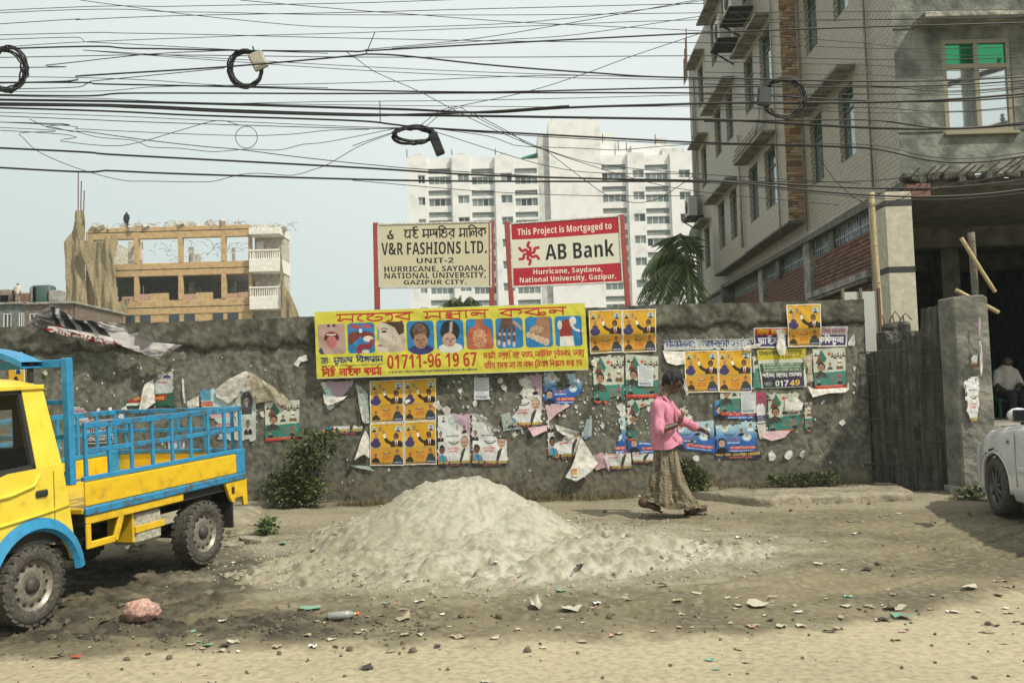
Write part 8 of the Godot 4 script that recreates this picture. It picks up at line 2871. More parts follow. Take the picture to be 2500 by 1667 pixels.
func build_small_people() -> void:
	var skin := plain(L(.07, .042, .03), 0.6)
	var stand := [[[0, 1.50, 0], [0, 1.62, 0.01], 0.05, 0.10], [[0, 1.45, 0], [0, 1.0, 0], 0.13, 0.13], [[0.16, 1.42, 0], [0.22, 1.15, 0.02], 0.055, 0.045], [[0.22, 1.15, 0.02], [0.20, 0.9, 0.1], 0.045, 0.035], [[-0.16, 1.42, 0], [-0.22, 1.15, 0], 0.055, 0.045], [[-0.22, 1.15, 0], [-0.18, 0.92, 0.12], 0.045, 0.035], [[0.08, 0.95, 0], [0.09, 0.5, 0.02], 0.09, 0.06], [[0.09, 0.5, 0.02], [0.09, 0.06, 0], 0.06, 0.04], [[-0.08, 0.95, 0], [-0.09, 0.5, 0.0], 0.09, 0.06], [[-0.09, 0.5, 0], [-0.09, 0.06, 0], 0.06, 0.04], [[0.09, 0.04, 0], [0.09, 0.03, 0.16], 0.04, 0.03], [[-0.09, 0.04, 0], [-0.09, 0.03, 0.16], 0.04, 0.03], [[0.2, 0.9, 0.1], [0.2, 0.82, 0.12], 0.04, 0.03], [[-0.18, 0.92, 0.12], [-0.18, 0.84, 0.14], 0.04, 0.03]]
	var dk := plain(L(.015, .016, .02), 0.9)
	var roof := P(308, 556, 79.5)
	figure("dark-clothed worker standing on the yellow building's roof", roof - Vector3(0, 0.3, 0), 1.65, stand, skin, [[[1, 2, 3, 4, 5], "shirt", dk], [[6, 7, 8, 9], "trousers", dk]])
	var bend := stand.duplicate(true)
	var white := plain(L(.5, .48, .42), 0.9)
	figure("pale-shirted figure on the low house roof, far left", P(42, 748, 61.0), 1.5, bend, skin, [[[1, 2, 4], "shirt", white], [[6, 7, 8, 9], "trousers", plain(L(.2, .17, .13), 0.9)]])
	figure("dark figure stooping beside the pale one, far left roof", P(35, 748, 61.2), 1.25, bend, skin, [[[1, 2, 4], "shirt", dk], [[6, 7, 8, 9], "trousers", dk]])
	var sit := [[[0, 0.98, 0.02], [0.02, 1.10, 0.04], 0.05, 0.10], [[0, 0.92, 0], [0, 0.48, -0.05], 0.13, 0.15], [[0.17, 0.9, 0], [0.22, 0.68, 0.1], 0.055, 0.045], [[0.22, 0.68, 0.1], [0.08, 0.55, 0.25], 0.045, 0.035], [[-0.17, 0.9, 0], [-0.24, 0.68, 0.06], 0.055, 0.045], [[-0.24, 0.68, 0.06], [-0.2, 0.55, 0.25], 0.045, 0.035], [[0.09, 0.47, 0], [0.12, 0.45, 0.40], 0.09, 0.07], [[0.12, 0.45, 0.40], [0.12, 0.06, 0.42], 0.06, 0.04], [[-0.09, 0.47, 0], [-0.12, 0.45, 0.40], 0.09, 0.07], [[-0.12, 0.45, 0.40], [-0.12, 0.06, 0.42], 0.06, 0.04], [[0.12, 0.04, 0.42], [0.12, 0.03, 0.56], 0.04, 0.03], [[-0.12, 0.04, 0.42], [-0.12, 0.03, 0.56], 0.04, 0.03], [[0.08, 0.55, 0.25], [0.02, 0.55, 0.3], 0.04, 0.03], [[-0.2, 0.55, 0.25], [-0.18, 0.55, 0.32], 0.04, 0.03]]
	var seat := P(2462, 985, 18.6)
	seat.y = 0.79
	figure("man in pale shirt sitting in the dark ground floor", seat, 1.7, sit, skin, [[[1, 2, 4], "shirt", plain(L(.42, .40, .36), 0.9)], [[6, 7, 8, 9], "trousers", dk]])
	var ch := thing("plastic_chair", "green plastic chair in the dark ground floor", "chair", seat + Vector3(-0.02, 0, -0.05))
	var g := plain(L(.02, .12, .08), 0.5)
	for q in [["seat", Vector3(0, 0.36, 0.02), Vector3(0.5, 0.05, 0.46)], ["backrest", Vector3(0, 0.66, -0.26), Vector3(0.5, 0.55, 0.05)], ["leg", Vector3(0.21, 0.17, 0.2), Vector3(0.05, 0.35, 0.05)], ["leg", Vector3(-0.21, 0.17, 0.2), Vector3(0.05, 0.35, 0.05)], ["leg", Vector3(0.21, 0.17, -0.2), Vector3(0.05, 0.35, 0.05)], ["leg", Vector3(-0.21, 0.17, -0.2), Vector3(0.05, 0.35, 0.05)]]:
		var m := mb()
		m.box(q[1], q[2], 0.015)
		put(q[0], m.mesh(), g, ch)

# ================================================================ overhead cables, coils, poles
func ordinal(i: int) -> String:
	var small := ["first", "second", "third", "fourth", "fifth", "sixth", "seventh", "eighth", "ninth", "tenth", "eleventh", "twelfth", "thirteenth", "fourteenth", "fifteenth", "sixteenth", "seventeenth", "eighteenth", "nineteenth", "twentieth"]
	if i < 20:
		return small[i]
	return ("twenty-" if i < 29 else "thirty-") + small[(i - 20) % 10] if i % 10 != 9 else "thirtieth"

# radius in millimetres : pixel pairs of the photograph, left to right
const CABLES := [
	"4:0,25 430,15 860,7 1130,-2", "4:0,31 440,29 700,34 860,36 1300,36 1720,31 2500,22", "4:0,58 183,48 440,38 860,30 1191,21 1720,8",
	"4:194,0 330,18 475,37 730,62 860,66 956,67 1270,55 1580,22 1720,0", "4:585,0 860,24 1035,37 1270,54 1720,76 2100,104 2500,130", "4:0,85 330,81 860,93 1308,101 1720,104 2500,112",
	"4:30,113 205,102 603,87 860,80 1270,64 1720,48 2500,40", "4:0,96 205,102 570,121 800,130", "9:0,119 330,118 603,123 860,125 890,124 1190,107 1720,80 2100,66 2500,55",
	"5:0,140 365,134 860,139 1300,139 1720,136 2500,138", "5:0,165 110,159 365,132 585,122", "4:200,122 365,135 860,170 1230,186 1720,195 2500,203",
	"4:200,122 500,140 860,161 1191,176 1720,192", "9:0,202 183,186 548,163 860,136 890,132 985,136 1191,158 1426,176 1720,190 2500,187", "5:0,217 220,198 548,166",
	"9:0,201 256,205 585,212 860,220 1113,224 1270,223 1720,212 2500,196", "4:0,187 548,208 800,214", "10:0,231 330,227 860,228 1270,226 1720,227 2500,235", "4:0,223 402,211 860,202 1230,187 1426,184 1720,192",
	"14:0,243 365,249 860,263 1000,267 1190,274 1390,262 1720,252 2500,228", "15:0,252 330,258 548,268 860,278 1190,283 1720,291 2500,302", "12:0,256 330,262 548,272 860,281 1000,279 1190,272 1390,258",
	"11:0,263 475,281 860,294 956,303 1035,311 1308,327 1720,348 2100,360 2500,382", "5:0,283 365,298 860,313 1000,312", "4:0,274 475,292 860,309 1035,312", "4:0,234 440,249 860,256 1390,261 1720,259 2500,262",
	"4:500,254 800,248 1190,244 1720,231 2500,214", "5:0,298 110,308 175,321 205,321 365,343 500,358 585,365 700,380 860,398 917,403 1015,412 1390,434 1720,446 2500,470",
	"4:0,311 44,327 91,369 183,409 292,439 365,442 494,444 540,438 585,426 640,423 713,428 760,415 800,401 878,356 968,322", "4:0,318 146,344 274,356 347,345 439,318 530,294 585,306",
	"4:0,298 183,314 548,330 700,328 800,318 900,316", "4:70,290 120,312 180,320 240,335 330,343 360,358 440,362 520,370 600,364 680,366 740,352 800,346 968,313",
	"11:0,361 292,378 860,408 1152,426 1465,436 1720,441 2500,462", "11:0,409 256,416 439,424 860,437 1152,442 1720,442 2500,438", "4:860,440 1152,465 1350,475 1505,478 1720,478",
	"4:843,125 878,149 917,176 1019,221 1097,262 1191,309 1300,356 1328,364 1426,438 1484,477 1545,494 1600,488 1640,466 1700,424", "4:1125,262 1191,301 1300,352 1340,368 1465,401 1700,424 2100,448",
	"4:1152,274 1250,326 1308,358 1543,434 1720,469 2050,500", "4:1023,309 1074,270 1125,258 1289,223 1426,180 1543,137 1720,78", "4:1040,309 1085,272 1130,262", "4:1054,313 1191,332 1254,354 1300,358 1340,366",
	"4:1050,317 1230,375 1347,407 1465,422 1720,424", "5:1035,312 1308,332 1720,352 2100,352 2500,372", "4:890,121 1152,95 1386,57 1720,-4", "4:956,118 1200,98 1400,85 1720,38", "4:1300,358 1420,362 1510,366 1600,358 1690,352",
	"4:860,356 900,342 968,320", "6:1690,424 1740,440 2100,442 2300,420 2500,398", "4:2080,480 2140,500 2200,485 2360,440 2500,415", "4:2000,380 2040,440 2100,490 2150,505 2210,480 2260,440", "5:1720,240 2100,228 2500,215", "5:1720,268 2100,262 2500,258", "4:1720,150 2100,158 2500,166", "4:1720,60 2100,48 2500,38", "6:1720,205 2100,208 2500,210", "4:1720,176 2100,182 2500,180", "9:1720,296 2100,292 2500,298"]

func build_cables() -> void:
	var starts := []
	for i in CABLES.size():
		var s: PackedStringArray = CABLES[i].split(":")
		var first: PackedStringArray = s[1].split(" ")[0].split(",")
		if float(first[0]) < 1.0:
			starts.append([float(first[1]) + i * 0.001, i])
	starts.sort()
	var rank := {}
	for i in starts.size():
		rank[starts[i][1]] = i
	var free := 0
	for i in CABLES.size():
		var s: PackedStringArray = CABLES[i].split(":")
		var r := float(s[0]) * 0.001
		var pts := []
		var dz := 0.35 * sin(i * 2.3)
		for q in s[1].split(" "):
			var xy := q.split(",")
			pts.append(P(float(xy[0]), float(xy[1]), 10.0 + dz))
		# run on past the picture to the poles
		if float(s[1].split(",")[0]) < 1.0:
			var a: Vector3 = pts[0]
			pts.push_front(Vector3(-13.8, lerpf(a.y, 5.4, 0.6), -10.0 - 0.3 * sin(i)))
		if pts[-1].x > 5.2:
			pts.append(Vector3(10.5, lerpf(pts[-1].y, 5.6, 0.6), -10.0 - 0.3 * sin(i)))
		var c := Curve3D.new()
		for k in pts.size():
			var t: Vector3 = (pts[mini(k + 1, pts.size() - 1)] - pts[maxi(k - 1, 0)]) / 6.0
			c.add_point(pts[k], -t if k > 0 else Vector3.ZERO, t if k < pts.size() - 1 else Vector3.ZERO)
		c.bake_interval = 0.12
		var pp := []
		for p in c.get_baked_points():
			pp.append(p - pts[0])
		var m := mb(true)
		m.tube(pp, r, 5)
		var o := put("overhead_cable", m.mesh(), MT.cable, null, pts[0])
		var kind := "thin" if r < 0.006 else ("thick" if r > 0.0085 else "medium")
		var label := ""
		if rank.has(i):
			label = "%s black cable, %s down along the left picture edge" % [kind, ordinal(rank[i])]
		else:
			label = "%s black cable starting inside the picture, %s of those left to right" % [kind, ordinal(free)]
			free += 1
		tag(o, label, "cable", "overhead cables")
	# coils of spare cable and their junction boxes
	for q in [[14, 168, 46, 52, 10, 0.030, "thick coil of black cable hanging at the left picture edge"], [600, 168, 40, 44, 12, 0.018, "round coil of black cable with pale box, upper left"], [1010, 329, 48, 18, 10, 0.024, "flattened coil of black cable above the cream sign"], [1915, 238, 50, 48, 9, 0.020, "round coil of cable before the corner building"], [601, 335, 27, 27, 1, 0.0, "thin single wire loop in the sky at left centre"]]:
		var base := P(q[0], q[1] + q[3], 9.9)
		var t := thing("cable_coil", q[6], "cable coil", base, "coils of spare cable")
		for k in q[4]:
			var ring := []
			var ox: float = rng.randf_range(-1, 1) * q[5]
			var oy: float = rng.randf_range(-1, 1) * q[5]
			var sc := rng.randf_range(0.92, 1.05)
			for i in 30:
				var a := TAU * i / 30.0
				ring.append(P(q[0] + cos(a) * q[2] * sc, q[1] + sin(a) * q[3] * sc, 9.9 + 0.03 * sin(a * 2.0 + k)) - base + Vector3(ox, oy, rng.randf_range(-1, 1) * q[5]))
			var m := mb(true)
			m.tube(ring, 0.0095 if q[4] > 1 else 0.004, 5, false, true)
			put("turn", m.mesh(), MT.cable, t)
	var pale := mottled(shades(L(.36, .34, .28), 0.2), 4.0, 0.6, 0.05, 701)
	var dk := plain(L(.035, .042, .045), 0.5)
	for q in [[630, 148, 0.16, 0.20, -0.42, pale, "pale rectangular junction box hanging on the upper left coil"], [1866, 236, 0.145, 0.20, 0.12, dk, "dark junction box beside the coil at the corner building"], [1066, 352, 0.10, 0.24, -0.35, MT.cable, "black splice closure hanging below the flattened coil"]]:
		var p := P(q[0], q[1], 9.85)
		var t := thing("junction_box", q[6], "junction box", p, "boxes hanging among the cables")
		t.rotation.z = -q[4]
		var m := mb()
		m.box(Vector3.ZERO, Vector3(q[2], q[3], 0.05 if q[5] != MT.cable else 0.09), 0.012)
		put("housing", m.mesh(), q[5], t)
		var l := mb()
		l.box(Vector3(0, 0.01, 0.028 if q[5] != MT.cable else 0.046), Vector3(q[2] * 0.84, q[3] * 0.84, 0.012), 0.005)
		put("lid", l.mesh(), q[5], t)
		var c := mb()
		c.tube([Vector3(0, q[3] * 0.5, 0), Vector3(0.01, q[3] * 0.5 + 0.07, 0)], 0.008, 5)
		put("clip", c.mesh(), MT.cable, t)
	for q in [[893, 132, 915, 78, "thin wire end sticking up from the cable bundle, left centre"], [927, 248, 928, 300, "short tie wire hanging on the thick cables above the signs"]]:
		var a := P(q[0], q[1], 9.95)
		var m := mb()
		m.tube([Vector3.ZERO, P(q[2], q[3], 9.95) - a], 0.005, 4)
		tag(put("wire_end", m.mesh(), MT.cable, null, a), q[4], "wire")
	# the poles that carry them stand just outside the picture; the right one is mirrored in the window
	for x in [10.6, -13.9]:
		var t := thing("utility_pole", "concrete utility pole carrying the cables, outside the %s picture edge" % ("right" if x > 0 else "left"), "utility pole", Vector3(x, 0.0, -10.0), "utility poles")
		var m := mb()
		m.bar(Vector3(0, -0.3, 0), Vector3(0, 10.6, 0), 0.26, 0.22, 0.03)
		put("shaft", m.mesh(), MT.concrete, t)
		for y in [8.5, 7.2]:
			var a := mb()
			a.bar(Vector3(-0.9, y - 0.25, 0.14), Vector3(0.9, y + 0.25, 0.14), 0.12, 0.10, 0.01, Vector3.BACK)
			put("cross_arm", a.mesh(), MT.steel_dark, t)
			for k in [-0.8, 0.8]:
				var s := mb(true)
				s.lathe([Vector2(0, 0.03), Vector2(0.06, 0.06), Vector2(0.1, 0.03), Vector2(0.16, 0.05), Vector2(0.2, 0.0)], Vector3(k, y + 0.06 + k * 0.28, 0.14), Vector3.UP, 10)
				put("insulator", s.mesh(), MT.steel_dark, t)

# ================================================================ plants, cloth, litter
func leaf(m: MB, at: Vector3, dir: Vector3, size: float, c: Color) -> void:
	var d := dir.normalized()
	var s := d.cross(Vector3(0.3, 1, 0.2)).normalized() * size * 0.36
	var n := s.cross(d).normalized() * size * 0.12
	m.c = c
	m.tri(at, at + d * size * 0.5 + s + n, at + d * size)
	m.tri(at, at + d * size, at + d * size * 0.5 - s + n)

func shrub(called: String, label: String, clumps: Array, count: int, size: float, tones: Array, category := "shrub") -> void:
	var base: Vector3 = clumps[0][0]
	base.y = surf_y(base.x, base.z)
	var t := thing(called, label, category, base)
	var m := mb()
	m.has_col = true
	var r := RandomNumberGenerator.new()
	r.seed = hash(label) % 10000
	var stems := mb(true)
	for cl in clumps:
		var c: Vector3 = cl[0] - base
		var rad: Vector3 = cl[1]
		for k in 4:
			var tip := c + Vector3(r.randf_range(-1, 1), r.randf_range(0.0, 1), r.randf_range(-1, 1)) * rad * 0.8
			stems.tube([Vector3(r.randf_range(-0.05, 0.05), -0.02, r.randf_range(-0.05, 0.05)), tip * Vector3(0.5, 0.4, 0.5), tip], [0.008, 0.006, 0.003], 4)
		for i in int(count * rad.x * rad.y * 8.0):
			var v := Vector3(r.randfn(), r.randfn(), r.randfn())
			v = v.normalized() * pow(r.randf(), 0.45)
			var p := c + v * rad
			if p.y < 0.0:
				continue
			var tone: Color = tones[r.randi() % tones.size()]
			leaf(m, p, v + Vector3(r.randf_range(-1, 1), r.randf_range(-0.6, 0.9), r.randf_range(-0.3, 1)), size * r.randf_range(0.6, 1.3), tone * r.randf_range(0.75, 1.25))
	put("foliage", m.mesh(), MT.leaf, t)
	put("stems", stems.mesh(), MT.bamboo_old, t)

func tuft(called: String, label: String, x0: float, x1: float, z0: float, z1: float, count: int, h: float, tones: Array) -> void:
	var m := mb()
	m.has_col = true
	for i in count:
		var x := rng.randf_range(x0, x1)
		var z := rng.randf_range(z0, z1)
		var p := Vector3(x, maxf(surf_y(x, z), 0.185 if z < -11.2 and (x < -3.0 or x > 2.6) else -1.0) - 0.01, z)
		var d := Vector3(rng.randf_range(-1, 1), rng.randf_range(0.5, 1.6), rng.randf_range(-0.6, 1)).normalized() * h * rng.randf_range(0.4, 1.2)
		var s := Vector3(-d.z, 0, d.x).normalized() * 0.004
		m.c = tones[rng.randi() % tones.size()] * rng.randf_range(0.7, 1.2)
		m.tri(p - s, p + s, p + d)
		m.tri(p - s * 0.8, p + s * 0.8, p + d * 0.7 + Vector3(d.z, -h * 0.2, d.x) * 0.6)
	var o := put(called, m.mesh(), MT.leaf)
	tag(o, label, "grass", "", "stuff")

func palm(label: String, crown: Vector3, fronds: Array, depth: float, lean: float, dense: int) -> void:
	var base := Vector3(crown.x + lean, 0.1, -depth)
	var t := thing("palm_tree", label, "palm tree", base)
	var tr := mb(true)
	var pp := []
	var rr := []
	for i in 9:
		var f := i / 8.0
		pp.append(Vector3(-lean * f * f, (crown.y - base.y) * f, 0))
		rr.append(lerpf(0.20, 0.12, f) * (1.0 + 0.05 * (i % 2)))
	tr.tube(pp, rr, 10)
	put("trunk", tr.mesh(), MT.bamboo_old, t)
	var k := 0
	for q in fronds:
		var a := crown - base
		var tip := P(q[0], q[1], depth - q[3]) - base
		var mid := (a + tip) * 0.5 + Vector3(0, q[2], 0)
		var m := mb()
		m.has_col = true
		var last := a
		for i in range(1, dense + 1):
			var f := float(i) / dense
			var p := a.lerp(mid, f).lerp(mid.lerp(tip, f), f)
			var d := (p - last).normalized()
			var side := d.cross(Vector3.UP).normalized()
			m.c = Color(0.16, 0.17, 0.06)
			m.bar(last, p, 0.035 * (1.1 - f), 0.03 * (1.1 - f))
			var len := 0.85 * sin(0.35 + f * 2.5) + 0.15
			for s in [-1.0, 1.0]:
				for e in 2:
					var o := last.lerp(p, 0.5 * e)
					var droop := Vector3(0, -rng.randf_range(0.5, 1.2), 0)
					var dir: Vector3 = (side * s + d * 0.6 + droop).normalized() * len * rng.randf_range(0.8, 1.15)
					var w := d * 0.028
					m.c = [Color(0.06, 0.095, 0.03), Color(0.095, 0.135, 0.048), Color(0.15, 0.18, 0.075)][rng.randi() % 3] * (q[4] if q.size() > 4 else 1.0)
					m.tri(o - w, o + w, o + dir * 0.6 + droop * 0.06 + w * 0.6)
					m.tri(o - w, o + dir * 0.6 + droop * 0.06 + w * 0.6, o + dir + droop * len * 0.3)
			last = p
		put("frond", m.mesh(), MT.leaf, t)
		k += 1

func build_plants() -> void:
	var gr := [Color(0.055, 0.08, 0.022), Color(0.09, 0.12, 0.035), Color(0.15, 0.175, 0.06), Color(0.04, 0.06, 0.02)]
	var at := func(px: float, py: float, d: float) -> Vector3: return P(px, py, d)
	shrub("wall_shrub", "leafy green shrub growing against the wall right of truck", [[at.call(720, 1200, 12.1), Vector3(0.34, 0.30, 0.22)], [at.call(755, 1095, 12.15), Vector3(0.36, 0.24, 0.2)], [at.call(675, 1190, 12.0), Vector3(0.22, 0.20, 0.18)], [at.call(735, 1145, 12.1), Vector3(0.26, 0.26, 0.2)], [at.call(775, 1195, 12.0), Vector3(0.18, 0.16, 0.15)], [at.call(800, 1075, 12.2), Vector3(0.22, 0.14, 0.14)]], 950, 0.055, gr)
	shrub("weed_clump", "green weed clump at the wall foot behind the man", [[at.call(1690, 1170, 12.1), Vector3(0.20, 0.18, 0.14)], [at.call(1672, 1150, 12.15), Vector3(0.12, 0.16, 0.12)], [at.call(1712, 1180, 12.0), Vector3(0.14, 0.12, 0.12)]], 1900, 0.045, gr, "weed")
	shrub("creeping_weed", "low creeping weed along the right wall foot", [[at.call(1960, 1172, 12.15), Vector3(0.34, 0.10, 0.14)], [at.call(2020, 1168, 12.15), Vector3(0.20, 0.09, 0.12)], [at.call(1915, 1176, 12.1), Vector3(0.14, 0.07, 0.1)], [at.call(1885, 1172, 12.2), Vector3(0.10, 0.06, 0.1)]], 2300, 0.04, gr, "weed")
	shrub("weed_clump", "small weed tuft between gate pillar and car", [[at.call(2372, 1204, 11.1), Vector3(0.24, 0.07, 0.16)]], 3600, 0.04, gr, "weed")
	shrub("weed_clump", "small bright weed among the broken slabs", [[at.call(652, 1285, 10.1), Vector3(0.12, 0.10, 0.1)]], 3000, 0.045, [Color(0.06, 0.12, 0.03), Color(0.09, 0.15, 0.04)], "weed")
	var dry := [Color(0.26, 0.20, 0.10), Color(0.18, 0.14, 0.07), Color(0.12, 0.11, 0.05)]
	tuft("dry_grass", "dry brown grass along the wall foot behind the heap", -2.3, 1.5, -12.42, -12.05, 2600, 0.13, dry)
	tuft("thin_grass", "thin green and brown grass along right wall foot", 1.6, 4.6, -12.42, -12.1, 1500, 0.09, dry + gr)
	palm("coconut palm with drooping fronds left of the corner building", P(1678, 645, 31.0), [[1560, 725, 0.9, 1.0], [1566, 672, 1.3, 0.0, 1.5], [1580, 745, 0.8, 2.0], [1610, 760, 0.8, 2.5, 1.6], [1640, 770, 0.6, 1.5, 1.3], [1600, 655, 1.4, -1.0], [1632, 700, 1.1, -2.0], [1655, 590, 1.2, 0.5], [1688, 560, 0.6, 0.0], [1690, 760, 0.5, 2.4, 1.8]], 31.0, 0.2, 22)
	palm("small distant palm top above the banner's middle", P(1128, 752, 45.0), [[1090, 745, 0.5, 0.0], [1100, 730, 0.5, 1.0], [1125, 722, 0.4, 0.0], [1155, 728, 0.5, 0.5], [1165, 748, 0.5, 0.0]], 45.0, 0.0, 12)
	# the old cloth banner slumped over the wall top
	var cv := Cv.new(512, 170, Color(0.42, 0.42, 0.43))
	var r := RandomNumberGenerator.new()
	r.seed = 77
	for i in 14:
		cv.poly(pv([90 + i * 14, 10 + i * 4, 104 + i * 14, 8 + i * 4, 150 + i * 18, 110, 120 + i * 18, 100]), [Color(0.10, 0.11, 0.13), Color(0.62, 0.62, 0.64), Color(0.17, 0.18, 0.2)][i % 3])
	cv.poly(pv([60, 70, 110, 60, 260, 110, 350, 125, 340, 150, 60, 100]), Color(0.58, 0.12, 0.10))
	bengali(cv, "b A g l A E d S", 84, 66, 220, 36, 8.0, Color(0.80, 0.78, 0.78), 0.19)
	cv.poly(pv([240, 50, 330, 40, 512, 110, 440, 170, 340, 140, 300, 110]), Color(0.68, 0.67, 0.68))
	flap("slumped_cloth", "crumpled grey, red and white cloth banner slumped over wall top", print_mat(cv.tex(), 0.8), [[65, 800, 0.05], [100, 774, 0.10], [136, 746, 0.06], [173, 766, 0.14], [204, 784, 0.16], [269, 788, 0.12], [302, 793, 0.13], [318, 802, 0.14], [326, 819, 0.12], [356, 814, 0.15], [369, 811, 0.20], [384, 822, 0.17], [390, 838, 0.10], [453, 843, 0.07], [428, 862, 0.12], [400, 878, 0.17], [347, 860, 0.17], [312, 845, 0.16], [261, 841, 0.15], [159, 819, 0.14], [102, 802, 0.10]], 0.075, "cloth banner", "")

func scrap(called: String, label: String, p: Vector3, w: float, m: Material, group: String, category: String, crumple := 0.25) -> void:
	var s := mb()
	var n := rng.randi_range(6, 10)
	var ring := []
	var long := rng.randf_range(0.5, 1.0)
	for k in n:
		var a := TAU * k / n + rng.randf_range(-0.3, 0.3)
		ring.append(Vector3(cos(a) * w * rng.randf_range(0.6, 1.1), 0.004 + rng.randf() * w * crumple, sin(a) * w * long * rng.randf_range(0.45, 1.15)))
	var mid := Vector3(0, w * crumple * rng.randf_range(0.1, 1.0), 0)
	for k in n:
		s.face(mid, ring[k], ring[(k + 1) % n], Vector3.UP)
	var o := put(called, s.mesh(), m, null, p)
	o.rotation.y = rng.randf() * TAU
	tag(o, label, category, group)

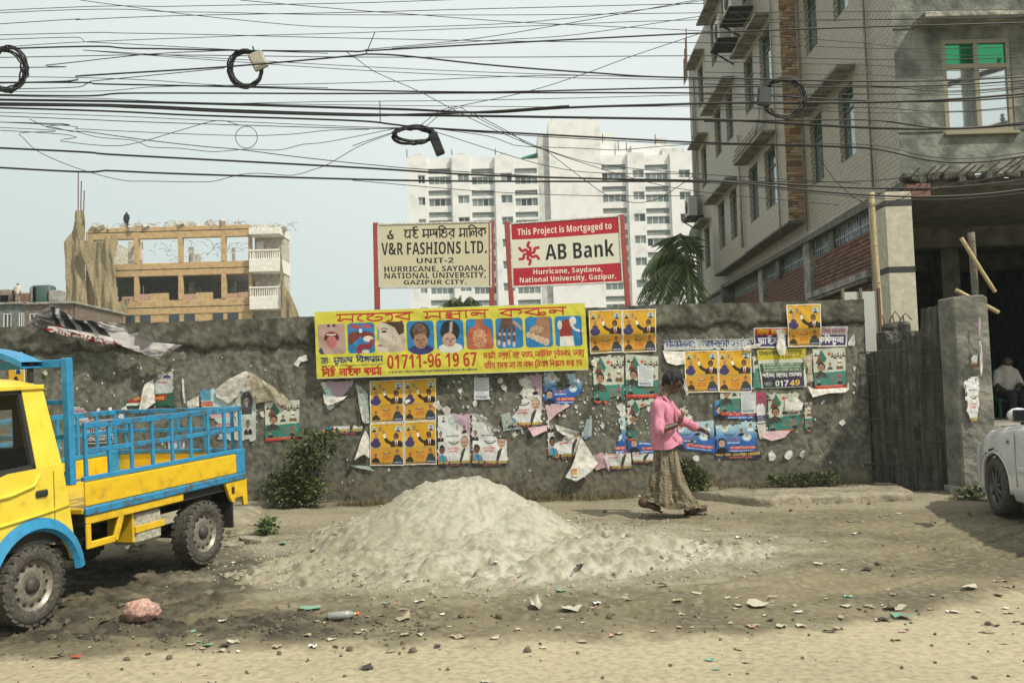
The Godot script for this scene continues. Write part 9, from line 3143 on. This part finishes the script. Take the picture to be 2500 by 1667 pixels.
func build_litter() -> void:
	var on := func(px: float, py: float) -> Vector3:
		var d := 7.0
		for i in 24:
			var p := P(px, py, d)
			d += (p.y - surf_y(p.x, p.z)) * 2.0
			d = clampf(d, 4.5, 12.3)
		var q := P(px, py, d)
		q.y = surf_y(q.x, q.z)
		return q
	var mats := {"pale": mottled(shades(L(.42, .40, .32), 0.15), 3.0, 0.8, 0.04, 801), "buff": mottled(shades(L(.33, .28, .19), 0.2), 3.0, 0.85, 0.04, 802), "white": plain(L(.60, .60, .57), 0.6), "pinkish": plain(L(.42, .26, .22), 0.7), "green": plain(L(.16, .30, .22), 0.6), "dark": plain(L(.035, .033, .028), 0.8), "red": plain(L(.34, .07, .04), 0.6)}
	for q in [[1310, 1487, 0.13, "pale", 0.7, "large crumpled pale paper in front of the sand heap"], [1395, 1490, 0.09, "pale", 0.4, "cream paper scrap right of the large crumpled paper"], [758, 1486, 0.11, "green", 0.12, "flat greenish card lying on dirt left of the heap front"], [912, 1500, 0.09, "pinkish", 0.1, "flat pinkish card near the plastic bottle"], [985, 1512, 0.10, "buff", 0.5, "bent buff carton in the litter line"], [2197, 1508, 0.10, "green", 0.4, "green and orange snack packet near the right road edge"], [2190, 1490, 0.10, "pale", 0.35, "clear crumpled plastic sheet near the right road edge"], [2368, 1438, 0.10, "pale", 0.3, "pale folded paper at far right of the dirt"], [1848, 1478, 0.12, "pale", 0.3, "torn cream paper on the dirt right of centre"], [1790, 1465, 0.08, "pale", 0.3, "small cream paper curl left of the torn one"], [1385, 1270, 0.07, "white", 0.25, "white paper on the sand heap's right shoulder"], [1268, 1408, 0.04, "pinkish", 0.6, "small red and pink packet on the heap's front foot"], [690, 1330, 0.06, "green", 0.6, "green and yellow wrapper on the heap's left foot"], [330, 1345, 0.16, "white", 0.5, "dusty white plastic bag under the truck bed"], [215, 1345, 0.10, "pinkish", 0.4, "pinkish rag under the truck between its wheels"], [1395, 1195, 0.06, "dark", 0.9, "dark blue rag at the wall foot behind the heap"], [1555, 1182, 0.05, "white", 0.5, "bright white paper at the wall foot left of man"], [1995, 1184, 0.08, "white", 0.5, "white wrapper on the pavement under right wall"], [1805, 1315, 0.07, "white", 0.4, "white plastic wrap on the right tail of sand"], [1210, 1378, 0.05, "white", 0.5, "small white paper on the heap's front"], [1415, 1388, 0.07, "dark", 0.5, "dark shoe-like lump at the heap's front foot"], [185, 1606, 0.04, "red", 0.4, "tiny orange-red wrapper on the pale road"], [1840, 1180, 0.06, "buff", 0.9, "brown clod on the pavement right of the man"]]:
		scrap("litter_piece", q[5], on.call(q[0], q[1]), q[2], mats[q[3]], "larger pieces of litter", "litter", q[4])
	var bag := mb(true)
	bag.blob(Vector3(0, 0.065, 0), Vector3(0.135, 0.08, 0.09), 0.32, 12, 16, 26)
	var bm := mottled([[0.0, L(.24, .08, .055)], [0.4, L(.36, .19, .155)], [0.7, L(.46, .33, .29)], [1.0, L(.55, .48, .44)]], 4.0, 0.25, 0.03, 810)
	tag(put("pink_bag", bag.mesh(), bm, null, on.call(345, 1516)), "pink translucent plastic bag lying by the dark mud", "plastic bag")
	var bt := thing("plastic_bottle", "small clear plastic bottle with orange cap in litter line", "bottle", on.call(838, 1512) + Vector3(0, 0.03, 0))
	bt.rotation.y = 0.3
	var b := mb(true)
	b.lathe([Vector2(-0.11, 0.0), Vector2(-0.108, 0.028), Vector2(0.04, 0.030), Vector2(0.075, 0.013), Vector2(0.09, 0.012)], Vector3.ZERO, Vector3.RIGHT, 14)
	put("bottle_body", b.mesh(), plain(L(.25, .26, .25), 0.15), bt)
	var c := mb(true)
	c.lathe([Vector2(0.088, 0.0), Vector2(0.088, 0.015), Vector2(0.11, 0.015), Vector2(0.11, 0.0)], Vector3.ZERO, Vector3.RIGHT, 12)
	put("cap", c.mesh(), plain(L(.5, .13, .04), 0.5), bt)
	# small scraps everywhere
	var keys := ["pale", "pale", "buff", "buff", "buff", "white", "pinkish", "green", "dark"]
	for i in 210:
		var x := rng.randf_range(-3.2, 4.2)
		var d := 6.05 + absf(rng.randfn()) * 0.55
		if i % 3 == 0:
			d = rng.randf_range(6.2, 10.6)
		if i % 14 == 0:
			d = rng.randf_range(5.2, 6.0)
		if heap_h(x, -d) > 0.12:
			continue
		var k: String = keys[rng.randi() % keys.size()]
		var zone := "the pale road" if d < road_edge(x) - 0.05 else ("the dirt close to the road edge" if d < 7.0 else ("the dirt right of the heap" if x > 0.6 else "the dirt left of the heap"))
		scrap("litter_scrap", "small %s litter scrap on %s" % [k, zone], Vector3(x, surf_y(x, -d), -d), rng.randf_range(0.018, 0.055), mats[k], "small litter scraps on " + zone, "litter", 0.35)
	# clods and pebbles
	var cl := mb()
	cl.blob(Vector3.ZERO, Vector3(1, 0.7, 0.9), 0.7, 3, 4, 6)
	for q in [["dirt_clods", "loose brown dirt clods and pebbles strewn over the ground", 1000, mottled(shades(L(.11, .095, .066), 0.3), 3.0, 0.95, 0.05, 811)], ["sand_lumps", "pale sand lumps scattered around the heap's foot", 900, mottled(shades(L(.33, .31, .24), 0.25), 3.0, 0.95, 0.05, 812)]]:
		var mm := MultiMesh.new()
		mm.transform_format = MultiMesh.TRANSFORM_3D
		mm.mesh = cl.mesh()
		mm.instance_count = q[2]
		for i in q[2]:
			var x := rng.randf_range(-4.0, 5.0)
			var d := rng.randf_range(5.0, 11.0)
			if q[0] == "sand_lumps":
				var a := rng.randf() * TAU
				var rad := 0.75 + 0.4 * rng.randf()
				x = -0.2 + cos(a) * 2.4 * rad
				d = 8.9 + sin(a) * 1.55 * rad
			elif i % 2 == 0:
				x = rng.randf_range(-3.6, -0.6); d = 6.65 + rng.randfn() * 0.3
			if q[0] == "dirt_clods" and heap_h(x, -d) > 0.02:
				d = 6.0 + rng.randf() * 0.9
			var s := rng.randf_range(0.004, 0.015) * (2.0 if rng.randf() < 0.08 else 1.0)
			mm.set_instance_transform(i, Transform3D(Basis.from_euler(Vector3(rng.randf(), rng.randf() * TAU, rng.randf())).scaled(Vector3.ONE * s), Vector3(x, surf_y(x, -d) + s * 0.3, -d)))
		var o := MultiMeshInstance3D.new()
		o.name = q[0]
		o.multimesh = mm
		o.material_override = q[3]
		add_child(o)
		tag(o, q[1], "clods", "", "stuff")

func build_all() -> void:
	build_ground()
	build_heap()
	build_wall()
	build_gate()
	build_right()
	build_apartments()
	build_yellow()
	build_houses()
	build_signs()
	build_posters()
	build_truck()
	build_car()
	build_man()
	build_cables()
	build_plants()
	build_litter()

func pv(a: Array) -> PackedVector2Array:
	var p := PackedVector2Array()
	for i in range(0, a.size(), 2):
		p.append(Vector2(a[i], a[i + 1]))
	return p
